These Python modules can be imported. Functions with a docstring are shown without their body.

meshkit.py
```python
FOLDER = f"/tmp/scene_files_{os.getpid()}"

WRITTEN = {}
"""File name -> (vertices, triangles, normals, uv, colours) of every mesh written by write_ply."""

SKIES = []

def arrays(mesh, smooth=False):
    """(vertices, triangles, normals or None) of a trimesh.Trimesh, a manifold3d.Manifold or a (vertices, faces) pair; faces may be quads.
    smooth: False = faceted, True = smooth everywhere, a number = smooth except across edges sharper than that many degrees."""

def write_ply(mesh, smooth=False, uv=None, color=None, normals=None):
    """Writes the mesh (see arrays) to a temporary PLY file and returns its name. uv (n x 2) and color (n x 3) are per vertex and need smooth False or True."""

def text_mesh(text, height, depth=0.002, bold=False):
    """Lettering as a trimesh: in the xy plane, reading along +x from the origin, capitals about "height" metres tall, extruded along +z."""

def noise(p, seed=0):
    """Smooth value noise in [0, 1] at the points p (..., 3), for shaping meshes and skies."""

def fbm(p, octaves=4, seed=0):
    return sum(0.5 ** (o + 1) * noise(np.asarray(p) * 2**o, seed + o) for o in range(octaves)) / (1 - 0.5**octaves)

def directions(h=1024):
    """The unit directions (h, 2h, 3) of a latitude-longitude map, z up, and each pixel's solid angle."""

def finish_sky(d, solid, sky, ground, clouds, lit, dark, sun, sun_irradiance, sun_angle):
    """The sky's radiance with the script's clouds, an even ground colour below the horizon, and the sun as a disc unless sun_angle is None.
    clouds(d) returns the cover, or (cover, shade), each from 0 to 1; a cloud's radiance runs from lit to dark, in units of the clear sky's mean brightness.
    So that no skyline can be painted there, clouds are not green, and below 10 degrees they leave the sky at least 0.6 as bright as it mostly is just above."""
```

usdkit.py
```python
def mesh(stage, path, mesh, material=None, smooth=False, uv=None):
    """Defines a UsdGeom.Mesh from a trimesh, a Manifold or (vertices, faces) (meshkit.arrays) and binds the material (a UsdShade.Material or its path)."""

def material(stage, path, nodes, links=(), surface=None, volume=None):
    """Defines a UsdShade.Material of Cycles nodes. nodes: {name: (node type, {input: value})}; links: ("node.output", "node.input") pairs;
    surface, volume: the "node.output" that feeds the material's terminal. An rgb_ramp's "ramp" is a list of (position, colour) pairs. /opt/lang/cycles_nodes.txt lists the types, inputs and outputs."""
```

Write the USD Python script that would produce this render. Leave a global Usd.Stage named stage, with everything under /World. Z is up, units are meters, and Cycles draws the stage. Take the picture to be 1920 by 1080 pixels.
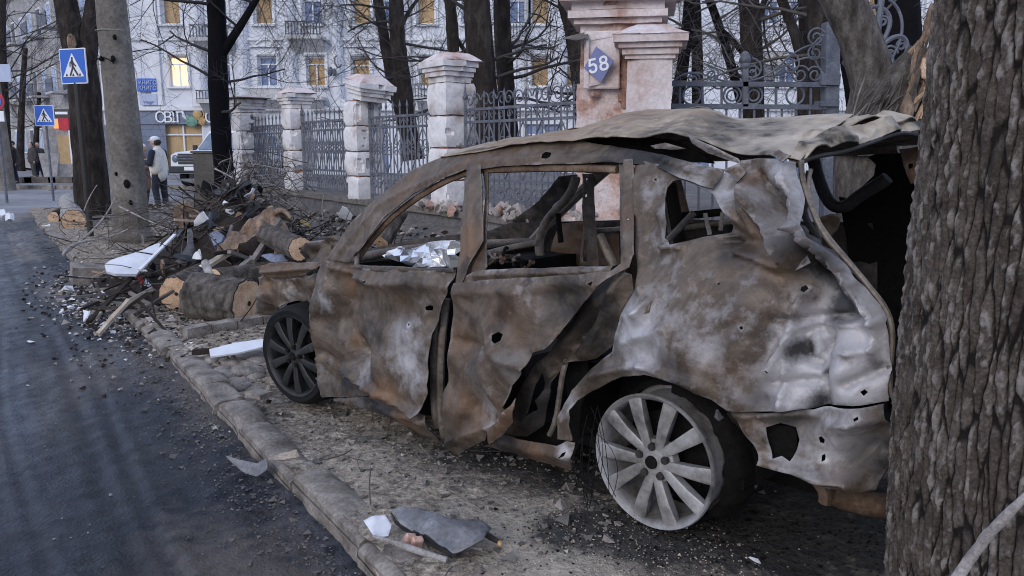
import math, random
import numpy as np
import trimesh, usdkit, meshkit
import shapely.geometry as sg
import shapely.ops as so
import manifold3d as m3
from scipy.spatial import Delaunay, cKDTree
from pxr import Usd, UsdGeom, UsdLux, UsdShade, Sdf, Gf, Vt

stage = Usd.Stage.CreateInMemory()
UsdGeom.SetStageUpAxis(stage, UsdGeom.Tokens.z)
UsdGeom.SetStageMetersPerUnit(stage, 1.0)
UsdGeom.Xform.Define(stage, '/World')

# ------------------------------------------------------------------ camera
FOC, HOR, CAMH = 1500.0, 275.0, 1.6
PITCH = math.atan((540 - HOR) / FOC)
cam = UsdGeom.Camera.Define(stage, '/World/Camera')
cam.AddTranslateOp().Set(Gf.Vec3d(0, 0, CAMH))
cam.AddRotateXOp().Set(90 - math.degrees(PITCH))
cam.CreateHorizontalApertureAttr(36.0)
cam.CreateVerticalApertureAttr(20.25)
cam.CreateFocalLengthAttr(36.0 * FOC / 1920)
cam.CreateClippingRangeAttr(Gf.Vec2f(0.05, 2000))
cam.CreateExposureAttr(0.12)

# ------------------------------------------------------------------ sky and sun
SUN_AZ, SUN_EL = math.radians(-150), math.radians(24)      # azimuth from +y towards +x
usdkit.material(stage, '/World/Looks/sky_look', {
    'sky': ('sky_texture', {'sky_type': 'single_scattering', 'sun_disc': False, 'sun_elevation': SUN_EL, 'sun_rotation': SUN_AZ}),
    'tc': ('texture_coordinate', {}),
    'nz': ('noise_texture', {'scale': 2.2, 'detail': 6.0, 'roughness': 0.55}),
    'rp': ('rgb_ramp', {'ramp': [(0.25, (5.6, 6.9, 10.2)), (0.55, (7.2, 8.5, 11.9)), (0.8, (9.2, 10.3, 13.2))]}),
    'mx': ('mix_color', {'fac': 0.86}),
    'bg': ('background_shader', {'strength': 0.1})},
    [('tc.generated', 'nz.vector'), ('nz.fac', 'rp.fac'), ('sky.color', 'mx.a'), ('rp.color', 'mx.b'), ('mx.result', 'bg.color')], surface='bg.background')
dome = UsdLux.DomeLight.Define(stage, '/World/sky')
UsdShade.MaterialBindingAPI.Apply(dome.GetPrim()).Bind(UsdShade.Material.Get(stage, '/World/Looks/sky_look'))
dome.GetPrim().SetCustomDataByKey('kind', 'structure')
sun = UsdLux.DistantLight.Define(stage, '/World/sun')
sun.CreateAngleAttr(30.0)
sun.CreateIntensityAttr(0.3)
sun.CreateNormalizeAttr(True) if hasattr(sun, 'CreateNormalizeAttr') else None
sun.CreateColorAttr(Gf.Vec3f(1.0, 0.93, 0.86))
sun.AddRotateZOp().Set(-math.degrees(SUN_AZ))
sun.AddRotateXOp().Set(-(90 - math.degrees(SUN_EL)))

# ------------------------------------------------------------------ helpers
RNG = np.random.default_rng(7)
random.seed(7)
CAMP = np.array([0, 0, CAMH])
_F = np.array([0, math.cos(PITCH), -math.sin(PITCH)]); _U = np.array([0, math.sin(PITCH), math.cos(PITCH)]); _R = np.array([1.0, 0, 0])

def ray(px, py):
    return _F + _R * (px - 960) / FOC + _U * (540 - py) / FOC
def at(px, py, D):
    "world point seen at a picture place, D metres ahead"
    d = ray(px, py); return CAMP + d * (D / d[1])
def ground_at(px, py, z=0.0):
    d = ray(px, py); return CAMP + d * ((z - CAMH) / d[2])
def proj(p):
    p = np.asarray(p, float) - CAMP
    return np.stack([960 + FOC * (p @ _R) / (p @ _F), 540 - FOC * (p @ _U) / (p @ _F)], -1)

_names = {}
def numbered(parent, name):
    k = (parent, name); n = _names.get(k, 0); _names[k] = n + 1
    return f'{parent}/{name}' if n == 0 else f'{parent}/{name}_{n:03d}'
def setd(prim, **kw):
    for k, v in kw.items():
        if v: prim.SetCustomDataByKey(k, v)
def thing(name, label, cat, group=None, kind=None, loc=(0, 0, 0)):
    p = numbered('/World', name)
    x = UsdGeom.Xform.Define(stage, p)
    if any(loc): x.AddTranslateOp().Set(Gf.Vec3d(*map(float, loc)))
    setd(x.GetPrim(), label=label, category=cat, group=group, kind=kind)
    return p
ORIG = {}
def obj(name, mesh, mat, parent='/World', smooth=False, Cd=None, label=None, cat=None, group=None, kind=None, off=None):
    p = numbered(parent, name)
    if off is not None:
        if isinstance(mesh, trimesh.Trimesh):
            mesh = mesh.copy(); mesh.apply_translation(-np.asarray(off, float))
    m = usdkit.mesh(stage, p, mesh, MAT[mat] if isinstance(mat, str) else mat, smooth=smooth)
    if Cd is not None:
        UsdGeom.PrimvarsAPI(m).CreatePrimvar('Cd', Sdf.ValueTypeNames.Color3fArray, 'vertex').Set(Vt.Vec3fArray.FromNumpy(np.asarray(Cd, np.float32)))
    setd(m.GetPrim(), label=label, category=cat, group=group, kind=kind)
    return p

cat_ = trimesh.util.concatenate
def rotz(a):
    return trimesh.transformations.rotation_matrix(a, [0, 0, 1])
def box(sx, sy, sz, c=(0, 0, 0), rz=0.0, ch=0.0):
    "box centred on c; ch = chamfer"
    if ch > 0:
        pts = []
        for ax in range(3):
            h = [sx / 2 - ch, sy / 2 - ch, sz / 2 - ch]; h[ax] += ch
            for a in (-1, 1):
                for b in (-1, 1):
                    for d in (-1, 1): pts.append([a * h[0], b * h[1], d * h[2]])
        m = trimesh.convex.convex_hull(np.array(pts))
    else:
        m = trimesh.creation.box((sx, sy, sz))
    if rz: m.apply_transform(rotz(rz))
    m.apply_translation(c); return m
def frame_from(d):
    d = np.asarray(d, float); d = d / np.linalg.norm(d)
    a = np.cross(d, [0, 0, 1.0] if abs(d[2]) < .9 else [1.0, 0, 0]); a /= np.linalg.norm(a)
    return d, a, np.cross(d, a)
def tube(pts, r, sides=8, cap=True):
    p = np.asarray(pts, float); n = len(p)
    r = np.broadcast_to(np.asarray(r, float), (n,)) if np.ndim(r) <= 1 else r
    t = np.gradient(p, axis=0); t /= np.linalg.norm(t, axis=1, keepdims=True) + 1e-12
    _, a, _ = frame_from(t[0]); V = []
    ang = np.arange(sides) * 2 * np.pi / sides
    for i in range(n):
        a = a - t[i] * (a @ t[i]); a /= np.linalg.norm(a) + 1e-12
        b = np.cross(t[i], a)
        V.append(p[i] + r[i] * (np.cos(ang)[:, None] * a + np.sin(ang)[:, None] * b))
    V = np.vstack(V); F = []
    for i in range(n - 1):
        for j in range(sides):
            k = (j + 1) % sides; q = i * sides
            F += [[q + j, q + k, q + sides + k], [q + j, q + sides + k, q + sides + j]]
    if cap:
        V = np.vstack([V, p[:1], p[-1:]]); c0, c1 = len(V) - 2, len(V) - 1; q = (n - 1) * sides
        for j in range(sides):
            k = (j + 1) % sides; F += [[c0, k, j], [c1, q + j, q + k]]
    return trimesh.Trimesh(V, np.array(F), process=False)
def bar(p, q, w, h=None, up=(0, 0, 1)):
    "rectangular bar from p to q"
    p = np.asarray(p, float); q = np.asarray(q, float); h = h or w
    d = q - p; L = np.linalg.norm(d); d /= L
    a = np.cross(d, up); 
    if np.linalg.norm(a) < 1e-3: a = np.cross(d, [1.0, 0, 0])
    a /= np.linalg.norm(a); b = np.cross(a, d)
    m = trimesh.creation.box((w, h, L)); T = np.eye(4); T[:3, 0] = a; T[:3, 1] = b; T[:3, 2] = -d if np.dot(np.cross(a, b), d) < 0 else d; T[:3, 3] = (p + q) / 2
    m.apply_transform(T); return m
def spline(pts, n):
    pts = np.asarray(pts, float)
    from scipy.interpolate import CubicSpline
    L = np.r_[0, np.cumsum(np.linalg.norm(np.diff(pts, axis=0), axis=1))]
    return CubicSpline(L, pts)(np.linspace(0, L[-1], n)) if len(pts) > 2 else pts[0] + (pts[1] - pts[0]) * np.linspace(0, 1, n)[:, None]
def nz(p, s, seed=0, oct=4):
    return meshkit.fbm(np.asarray(p) * s, oct, seed) * 2 - 1
def rough(m, amp, s, seed=0, oct=4):
    "push the vertices along their normals by noise"
    m = m.copy(); m.vertices = m.vertices + m.vertex_normals * (nz(m.vertices, s, seed, oct) * amp)[:, None]; return m
def extrude(poly, d, e='earcut'):
    return trimesh.creation.extrude_polygon(poly, d, engine=e)
def place(m, o, ax, ay, az):
    "put a mesh with its local axes along ax, ay, az at o"
    T = np.eye(4); T[:3, 0] = ax; T[:3, 1] = ay; T[:3, 2] = az; T[:3, 3] = o
    m = m.copy(); m.apply_transform(T); return m
def lumpy(r, seed, amp=.35, sub=2, s=1.6):
    m = trimesh.creation.icosphere(subdivisions=sub, radius=1.0)
    v = m.vertices; m.vertices = v * (1 + amp * nz(v + seed * 3.7, s, seed, 3))[:, None] * np.asarray(r); return m
def rock(r, seed):
    g = np.random.default_rng(seed); p = g.normal(size=(11, 3)); p /= np.linalg.norm(p, axis=1, keepdims=True)
    return trimesh.convex.convex_hull(p * np.asarray(r) * g.uniform(.75, 1.1, (11, 1)))

MAT = {}
def mat(name, stops, scale=4.0, detail=6.0, rough_=(.6, .8), bump=.3, bscale=40.0, bdist=.01, metal=0.0, spec=.5, stretch=None, distort=0.0, fine=.35, extra=None, extra_links=(), emission=None):
    "noise-coloured surface; stops = ramp over a world-space noise, a second finer noise darkens and lightens it, third gives bump"
    n = {'g': ('geometry', {}), 'mp': ('mapping', {'scale': stretch or (1, 1, 1)}),
         'n1': ('noise_texture', {'scale': scale, 'detail': detail, 'roughness': .6, 'distortion': distort}),
         'rp': ('rgb_ramp', {'ramp': stops}),
         'n2': ('noise_texture', {'scale': scale * 9, 'detail': 4.0, 'roughness': .65}),
         'mr': ('map_range', {'from_min': .3, 'from_max': .7, 'to_min': 1 - fine, 'to_max': 1 + fine}),
         'cc': ('combine_color', {}), 'mu': ('mix_color', {'blend_type': 'multiply', 'fac': 1.0}),
         'rr': ('map_range', {'from_min': .3, 'from_max': .7, 'to_min': rough_[0], 'to_max': rough_[1], 'clamp': True}),
         'n3': ('noise_texture', {'scale': bscale, 'detail': 5.0, 'roughness': .6}),
         'bp': ('bump', {'strength': bump, 'distance': bdist}),
         'p': ('principled_bsdf', {'metallic': metal, 'specular_ior_level': spec})}
    l = [('g.position', 'mp.vector'), ('mp.vector', 'n1.vector'), ('mp.vector', 'n2.vector'), ('mp.vector', 'n3.vector'), ('n1.fac', 'rp.fac'), ('n2.fac', 'mr.value'),
         ('mr.result', 'cc.r'), ('mr.result', 'cc.g'), ('mr.result', 'cc.b'), ('rp.color', 'mu.a'), ('cc.color', 'mu.b'),
         ('n1.fac', 'rr.value'), ('rr.result', 'p.roughness'), ('n3.fac', 'bp.height'), ('bp.normal', 'p.normal')]
    if extra:
        n.update(extra); l += list(extra_links)
    else:
        l.append(('mu.result', 'p.base_color'))
    if emission:
        n['p'][1].update(emission_color=emission[0], emission_strength=emission[1])
    MAT[name] = usdkit.material(stage, f'/World/Looks/{name}', n, l, surface='p.BSDF'); return MAT[name]
def two(c, k=.7, j=1.25):
    c = np.asarray(c, float); return [(.3, tuple(c * k)), (.5, tuple(c)), (.7, tuple(np.minimum(c * j, .95)))]
# ------------------------------------------------------------------ materials
def cd_layers(ash_sheen, rust, soot, sc):
    "colour laid over the base by the painted masks of a mesh (r ash, g rust, b soot and painted shading), broken up by noise"
    ex = {'at': ('attribute', {'attribute': 'Cd'}), 'sp': ('separate_color', {}),
          'nb': ('noise_texture', {'scale': sc, 'detail': 7.0, 'roughness': .68})}
    ln = [('at.color', 'sp.color'), ('mp.vector', 'nb.vector')]
    prev = 'mu.result'
    for ch, col, k in (('g', rust, 'U'), ('r', ash_sheen, 'A'), ('b', soot, 'S')):
        ex['a' + k] = ('math', {'math_type': 'add'}); ex['m' + k] = ('map_range', {'from_min': .64, 'from_max': 1.06, 'to_min': 0.0, 'to_max': .92, 'clamp': True}); ex['x' + k] = ('mix_color', {'b': col})
        ln += [(f'sp.{ch}', f'a{k}.value1'), ('nb.fac', f'a{k}.value2'), (f'a{k}.value', f'm{k}.value'), (f'm{k}.result', f'x{k}.fac'), (prev, f'x{k}.a')]
        prev = f'x{k}.result'
    ln.append((prev, 'p.base_color'))
    return ex, ln
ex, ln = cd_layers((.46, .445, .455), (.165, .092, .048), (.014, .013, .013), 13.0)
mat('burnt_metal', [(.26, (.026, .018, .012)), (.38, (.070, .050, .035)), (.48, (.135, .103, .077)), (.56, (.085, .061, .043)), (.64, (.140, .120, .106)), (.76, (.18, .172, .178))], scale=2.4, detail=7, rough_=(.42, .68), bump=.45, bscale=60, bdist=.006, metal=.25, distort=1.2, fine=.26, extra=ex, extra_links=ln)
ex, ln = cd_layers((.42, .37, .30), (.15, .09, .045), (.012, .012, .013), 11.0)
mat('pavement_dirt', [(.28, (.045, .036, .029)), (.37, (.13, .105, .083)), (.46, (.34, .285, .225)), (.54, (.19, .155, .122)), (.62, (.40, .345, .28)), (.76, (.50, .44, .375))], scale=3.4, detail=10, rough_=(.75, .95), bump=1.0, bscale=26, bdist=.035, fine=.85, extra=ex, extra_links=ln)
ex, ln = cd_layers((.050, .058, .080), (.098, .083, .071), (.004, .005, .007), 12.0)  # first layer: bluish sky reflection painted into the asphalt colour
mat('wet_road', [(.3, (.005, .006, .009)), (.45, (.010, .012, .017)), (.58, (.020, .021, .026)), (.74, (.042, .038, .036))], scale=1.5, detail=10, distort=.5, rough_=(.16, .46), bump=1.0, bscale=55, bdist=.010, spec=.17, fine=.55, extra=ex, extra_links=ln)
ex, ln = cd_layers((.56, .50, .42), (.22, .14, .08), (.020, .018, .016), 16.0)
mat('burnt_roof', [(.26, (.09, .066, .045)), (.40, (.26, .205, .145)), (.52, (.40, .335, .25)), (.60, (.25, .20, .15)), (.75, (.48, .43, .36))], scale=2.6, detail=7, spec=.25, rough_=(.55, .75), bump=.3, bscale=50, bdist=.006, metal=.0, distort=1.0, fine=.25, extra=ex, extra_links=ln)
mat('soot', two((.009, .008, .0075)), spec=.12, rough_=(.8, .95), bump=.5, bscale=30, bdist=.01)
mat('dark_metal', two((.032, .028, .026)), scale=6, rough_=(.5, .75), metal=.3, bump=.3)
mat('rusted_steel', [(.3, (.04, .025, .016)), (.5, (.12, .072, .043)), (.7, (.20, .145, .10))], scale=7, rough_=(.6, .85), bump=.4)
mat('brown_steel', [(.3, (.07, .055, .042)), (.5, (.17, .14, .115)), (.7, (.26, .23, .20))], scale=6, rough_=(.5, .75), metal=.25, bump=.3)
mat('alloy', [(.32, (.09, .08, .072)), (.46, (.28, .265, .25)), (.7, (.44, .43, .43))], scale=5, detail=9, rough_=(.45, .6), metal=.3, bump=.15, bscale=90, fine=.2)
mat('alloy_sooty', [(.3, (.012, .011, .011)), (.55, (.030, .029, .028)), (.75, (.09, .085, .085))], scale=7, rough_=(.45, .6), metal=.3, bump=.15)
mat('burnt_rubber', two((.009, .009, .0095)), scale=9, spec=.2, rough_=(.6, .85), bump=.6, bscale=35)
mat('kerb_concrete', [(.3, (.06, .048, .040)), (.5, (.195, .168, .145)), (.7, (.31, .28, .25))], scale=6, detail=9, rough_=(.75, .92), bump=.6, bscale=55, bdist=.008)
mat('concrete', [(.3, (.085, .073, .061)), (.5, (.145, .128, .110)), (.7, (.21, .19, .17))], scale=2.2, rough_=(.8, .95), bump=.4, bscale=40)
mat('plaster_pink', [(.30, (.31, .17, .125)), (.40, (.50, .385, .345)), (.5, (.60, .515, .495)), (.75, (.68, .63, .625))], scale=3.4, detail=8, rough_=(.8, .95), bump=.5, bscale=30, bdist=.012, fine=.16)
mat('plaster_peeled', [(.32, (.24, .125, .09)), (.43, (.42, .26, .205)), (.50, (.57, .45, .415)), (.62, (.62, .54, .525)), (.75, (.68, .63, .625))], scale=4.2, detail=9, rough_=(.8, .95), bump=.9, bscale=24, bdist=.02, fine=.18)
mat('plaster_white', [(.28, (.27, .20, .165)), (.38, (.50, .44, .415)), (.45, (.62, .585, .575)), (.5, (.68, .655, .65)), (.75, (.74, .72, .72))], scale=2.6, detail=8, rough_=(.8, .95), bump=.4, bscale=30, bdist=.012, fine=.13)
mat('raw_brick', [(.3, (.19, .10, .07)), (.5, (.30, .17, .125)), (.7, (.42, .30, .25))], scale=8, rough_=(.85, .95), bump=.5)
mat('wall_grey', [(.3, (.10, .095, .095)), (.5, (.155, .148, .15)), (.7, (.21, .20, .2))], scale=2, rough_=(.8, .95), bump=.4)
mat('rubble', [(.3, (.20, .17, .145)), (.5, (.33, .29, .265)), (.7, (.46, .42, .40))], scale=9, rough_=(.85, .95), bump=.4)
mat('iron', [(.3, (.075, .08, .098)), (.5, (.115, .122, .148)), (.7, (.17, .178, .205))], scale=9, rough_=(.5, .7), metal=.2, bump=.2)
mat('bark_dark', [(.3, (.014, .011, .010)), (.5, (.030, .024, .021)), (.7, (.064, .054, .047))], spec=.15, scale=9, stretch=(1, 1, .35), rough_=(.85, .95), bump=.8, bscale=30, bdist=.02, fine=.4)
mat('bark_black', two((.007, .0065, .008)), spec=.1, scale=9, stretch=(1, 1, .35), rough_=(.85, .95), bump=.8, bscale=30, bdist=.02)
mat('bark_grey', [(.3, (.025, .020, .017)), (.5, (.085, .073, .063)), (.7, (.16, .143, .13))], spec=.2, scale=14, stretch=(1, 1, .4), rough_=(.85, .95), bump=.8, bscale=30, bdist=.02)
mat('twig', two((.085, .072, .064)), scale=7, rough_=(.85, .95), bump=.2)
mat('twig_dark', two((.035, .031, .031)), scale=7, rough_=(.85, .95), bump=.2)
mat('branch_pale', [(.3, (.17, .15, .135)), (.5, (.28, .255, .24)), (.7, (.40, .375, .36))], scale=12, rough_=(.8, .92), bump=.4)
mat('cut_wood', [(.3, (.36, .22, .125)), (.5, (.54, .36, .225)), (.7, (.64, .48, .33))], scale=10, rough_=(.75, .9), bump=.3)
mat('split_wood', [(.3, (.07, .045, .03)), (.5, (.19, .125, .083)), (.7, (.34, .245, .17))], scale=9, stretch=(1, 1, .4), rough_=(.8, .92), bump=.6)
mat('grey_wood', [(.3, (.095, .082, .07)), (.5, (.165, .145, .128)), (.7, (.24, .218, .20))], scale=9, rough_=(.8, .92), bump=.4)
mat('pale_wood', [(.3, (.26, .205, .15)), (.5, (.39, .32, .245)), (.7, (.50, .43, .35))], scale=9, rough_=(.8, .92), bump=.4)
mat('dark_wood', two((.030, .022, .018)), spec=.2, scale=9, rough_=(.8, .92), bump=.4)
mat('white_plastic', two((.66, .67, .70), .9, 1.08), scale=4, rough_=(.4, .6), bump=.1, fine=.06)
mat('grey_plastic', [(.3, (.085, .083, .088)), (.5, (.155, .153, .16)), (.72, (.25, .25, .265))], scale=5, rough_=(.45, .7), bump=.3, bscale=30)
mat('black_plastic', two((.012, .013, .016)), scale=4, rough_=(.25, .45), bump=.2)
mat('blue_grey_plastic', two((.16, .18, .24)), scale=5, rough_=(.4, .6), bump=.2)
mat('yellow_plastic', two((.52, .37, .05)), scale=5, rough_=(.4, .6), bump=.2)
mat('red_plastic', two((.40, .03, .03)), scale=5, rough_=(.4, .6), bump=.2)
mat('foil', two((.93, .94, .97), .97, 1.03), scale=4, rough_=(.15, .25), metal=.65, bump=.1, fine=.03)
mat('pink_brick_bit', two((.46, .29, .23)), scale=8, rough_=(.8, .9), bump=.3)
mat('facade', [(.28, (.48, .495, .54)), (.45, (.61, .625, .665)), (.7, (.69, .70, .735))], scale=.5, detail=9, rough_=(.85, .95), bump=.2, bscale=10, fine=.06)
mat('facade_old', [(.3, (.36, .35, .34)), (.5, (.48, .47, .455)), (.7, (.56, .55, .54))], scale=.6, detail=9, rough_=(.85, .95), bump=.2, bscale=10, fine=.08)
mat('facade_trim', two((.68, .685, .70), .85, 1.05), scale=1.2, rough_=(.85, .95), bump=.1, fine=.06)
mat('far_wall', [(.3, (.22, .21, .21)), (.5, (.31, .30, .30)), (.7, (.40, .39, .385))], scale=.5, rough_=(.85, .95), bump=.1)
mat('roof_grey', two((.10, .10, .115)), scale=1, rough_=(.6, .8), bump=.1)
mat('plywood', [(.3, (.36, .24, .12)), (.5, (.44, .30, .155)), (.7, (.50, .36, .20))], scale=1.6, stretch=(1, 1, .5), rough_=(.7, .85), bump=.1, fine=.15)
mat('plywood_dark', [(.3, (.26, .17, .085)), (.5, (.34, .23, .12)), (.7, (.42, .30, .17))], scale=2.2, stretch=(1, 1, .5), rough_=(.7, .85), bump=.1, fine=.25)
mat('plywood_pale', [(.3, (.42, .31, .18)), (.5, (.50, .38, .23)), (.7, (.56, .45, .30))], scale=2.2, stretch=(1, 1, .5), rough_=(.7, .85), bump=.1, fine=.2)
mat('window_glass', [(.3, (.10, .15, .27)), (.5, (.16, .21, .34)), (.7, (.26, .31, .43))], scale=.9, rough_=(.08, .2), bump=.03, fine=.1)
mat('frame_white', two((.70, .71, .74), .95, 1.05), scale=3, rough_=(.5, .6), bump=.05, fine=.05)
mat('lit_window', two((.8, .55, .25)), scale=2.5, emission=((1.0, .70, .36), 1.3), fine=.3)
mat('panel_blue_grey', two((.16, .19, .26), .85, 1.15), scale=.7, rough_=(.5, .7), bump=.05, fine=.08)
mat('sign_blue', two((.02, .115, .50), .95, 1.05), scale=3, rough_=(.35, .45), bump=.02, fine=.04)
mat('plate_blue', two((.14, .16, .33), .85, 1.15), scale=9, rough_=(.35, .5), bump=.05, fine=.1)
mat('sign_white', two((.74, .75, .78), .93, 1.04), scale=3, rough_=(.4, .5), bump=.02, fine=.04)
mat('sign_black', two((.02, .02, .022)), scale=3, rough_=(.4, .5), bump=.02)
mat('pale_blue', two((.40, .46, .60), .9, 1.1), scale=2, rough_=(.5, .6), bump=.02, fine=.06)
mat('green_paint', two((.14, .27, .20)), scale=6, rough_=(.5, .6), bump=.05)
mat('ochre_paint', two((.48, .31, .12)), scale=6, rough_=(.5, .6), bump=.05)
mat('letter_white', two((.80, .81, .84), .95, 1.02), scale=3, rough_=(.5, .6), bump=.02, fine=.03)
mat('shop_orange', two((.7, .2, .06)), scale=2, emission=((1.0, .38, .12), .8))
mat('shop_red', two((.42, .03, .045)), scale=2, bump=.05)
mat('cabinet_paint', [(.3, (.055, .05, .043)), (.5, (.083, .075, .064)), (.7, (.12, .11, .097))], scale=3, rough_=(.55, .75), bump=.15)
mat('vehicle_white', two((.68, .69, .72), .95, 1.05), scale=2, rough_=(.25, .4), bump=.01, fine=.03)
mat('vehicle_black', two((.02, .02, .023)), scale=4, rough_=(.4, .6), bump=.05)
mat('windscreen', two((.14, .17, .22), .8, 1.3), scale=3, rough_=(.05, .12), bump=.0, fine=.05)
mat('lamp_lit', two((.9, .8, .6)), emission=((1.0, .86, .6), 5.0))
mat('skin', two((.46, .28, .21), .9, 1.08), scale=12, rough_=(.5, .6), bump=.05)
mat('cloth_navy', two((.018, .022, .038)), scale=12, rough_=(.85, .95), bump=.2)
mat('cloth_cream', two((.64, .62, .57), .85, 1.08), scale=12, rough_=(.85, .95), bump=.2)
mat('cloth_white', two((.70, .71, .75), .9, 1.05), scale=12, rough_=(.8, .9), bump=.1)
mat('cloth_brown', two((.17, .105, .085)), scale=12, rough_=(.85, .95), bump=.2)
mat('cloth_dark', two((.05, .045, .045)), scale=12, rough_=(.85, .95), bump=.2)
mat('hair_dark', two((.02, .017, .015)), scale=20, rough_=(.6, .8), bump=.2)
mat('far_ground', [(.3, (.12, .12, .13)), (.5, (.20, .20, .215)), (.7, (.28, .28, .30))], scale=.35, detail=9, rough_=(.6, .85), bump=.2, bscale=12, fine=.15)
mat('dirt_grey', [(.3, (.07, .063, .058)), (.5, (.12, .108, .10)), (.7, (.18, .165, .152))], scale=1.4, detail=9, rough_=(.85, .95), bump=.6, bscale=30, bdist=.02, fine=.4)

# ------------------------------------------------------------------ ground: road, kerb, pavement
KP = np.array([-0.70, 3.08]); KD = np.array([-.560, .8285]); KN = np.array([.8285, .560])   # kerb line, its direction and the side of the pavement
def st(x, y):
    dx, dy = np.asarray(x) - KP[0], np.asarray(y) - KP[1]
    return dx * KD[0] + dy * KD[1], dx * KN[0] + dy * KN[1]
def xy(s, t):
    return KP[0] + s * KD[0] + t * KN[0], KP[1] + s * KD[1] + t * KN[1]
def gauss(x, y, cx, cy, r):
    return np.exp(-((x - cx) ** 2 + (y - cy) ** 2) / (2 * r * r))
def pave_z(x, y):
    x, y = np.asarray(x, float), np.asarray(y, float)
    p = np.stack([x, y, 0 * x], -1)
    z = .042 + .022 * nz(p, 1.1, 3) + .018 * nz(p, 4.5, 4) + .012 * nz(p, 13, 5, 3) + .006 * nz(p, 34, 6, 2)
    z = z + .085 * gauss(x, y, .55, 2.75, .55) - .095 * gauss(x, y, -1.40, 4.95, .7) - .03 * gauss(x, y, -.3, 4.2, .6)
    s, t = st(x, y)
    z = z + .05 * np.clip((t - 2.2) / 1.4, 0, 1) + np.clip((.30 - t) / .2, 0, 1) * (.028 * (meshkit.noise(p * 2.1, 44) - .45) - .012)
    return z
def road_z(x, y):
    x, y = np.asarray(x, float), np.asarray(y, float)
    s, t = st(x, y)
    p = np.stack([s * .35, t, 0 * x], -1); q = np.stack([x, y, 0 * x], -1)
    fade = np.clip((7 - s) / 4, .15, 1); gv = np.stack([s * .3, t * 13, 0 * x], -1); near = np.clip(1.6 + t, 0, 1.6) / 1.6                       # towards the kerb: thick mud
    z = -.075 + .03 * near ** 2 + (.010 + .020 * near) * nz(p, 2.6, 11) + (.004 + .020 * near) * nz(q, 9, 12) + .008 * nz(q, 24, 13, 3) * (near + .2)
    z = z + .008 * nz(gv, 1, 16, 3) * np.clip(near + .3, 0, 1)
    for t0, w, d in ((-.55, .03, .022), (-.68, .04, .012), (-1.05, .025, .016), (-1.16, .05, .008)):
        tt = t - t0 - .05 * np.sin(s * .9 + t0 * 4) - .02 * nz(p, 1.3, 15, 2)
        d = d * fade * (.45 + 1.1 * meshkit.noise(q * 1.1 + t0, 9)); z = z - d * np.exp(-(tt / w) ** 2) + .45 * d * np.exp(-((np.abs(tt) - 2 * w) / (w)) ** 2)
    ridg = np.abs(np.sin(s * 21 + 6 * t)) ** 2                    # tread marks close to the kerb
    z = z + .016 * ridg * np.exp(-((t + .22) / .12) ** 2) * (.4 + .6 * meshkit.noise(q * 1.7, 8))
    return z
def sheet(s0, s1, t0, t1, ds, dt, fz, skip=None):
    S = np.linspace(s0, s1, int((s1 - s0) / ds) + 1); T = np.linspace(t0, t1, int((t1 - t0) / dt) + 1)
    a, b = np.meshgrid(S, T, indexing='ij'); X, Y = xy(a, b); Z = fz(X, Y)
    V = np.stack([X, Y, Z], -1).reshape(-1, 3); m, n = a.shape
    i, j = np.meshgrid(np.arange(m - 1), np.arange(n - 1), indexing='ij'); q = i * n + j
    F = np.stack([q, q + 1, q + n + 1, q + n], -1).reshape(-1, 4)[:, ::-1]
    F = np.vstack([F[:, [0, 1, 2]], F[:, [0, 2, 3]]])
    return trimesh.Trimesh(V, F, process=False)
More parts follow.
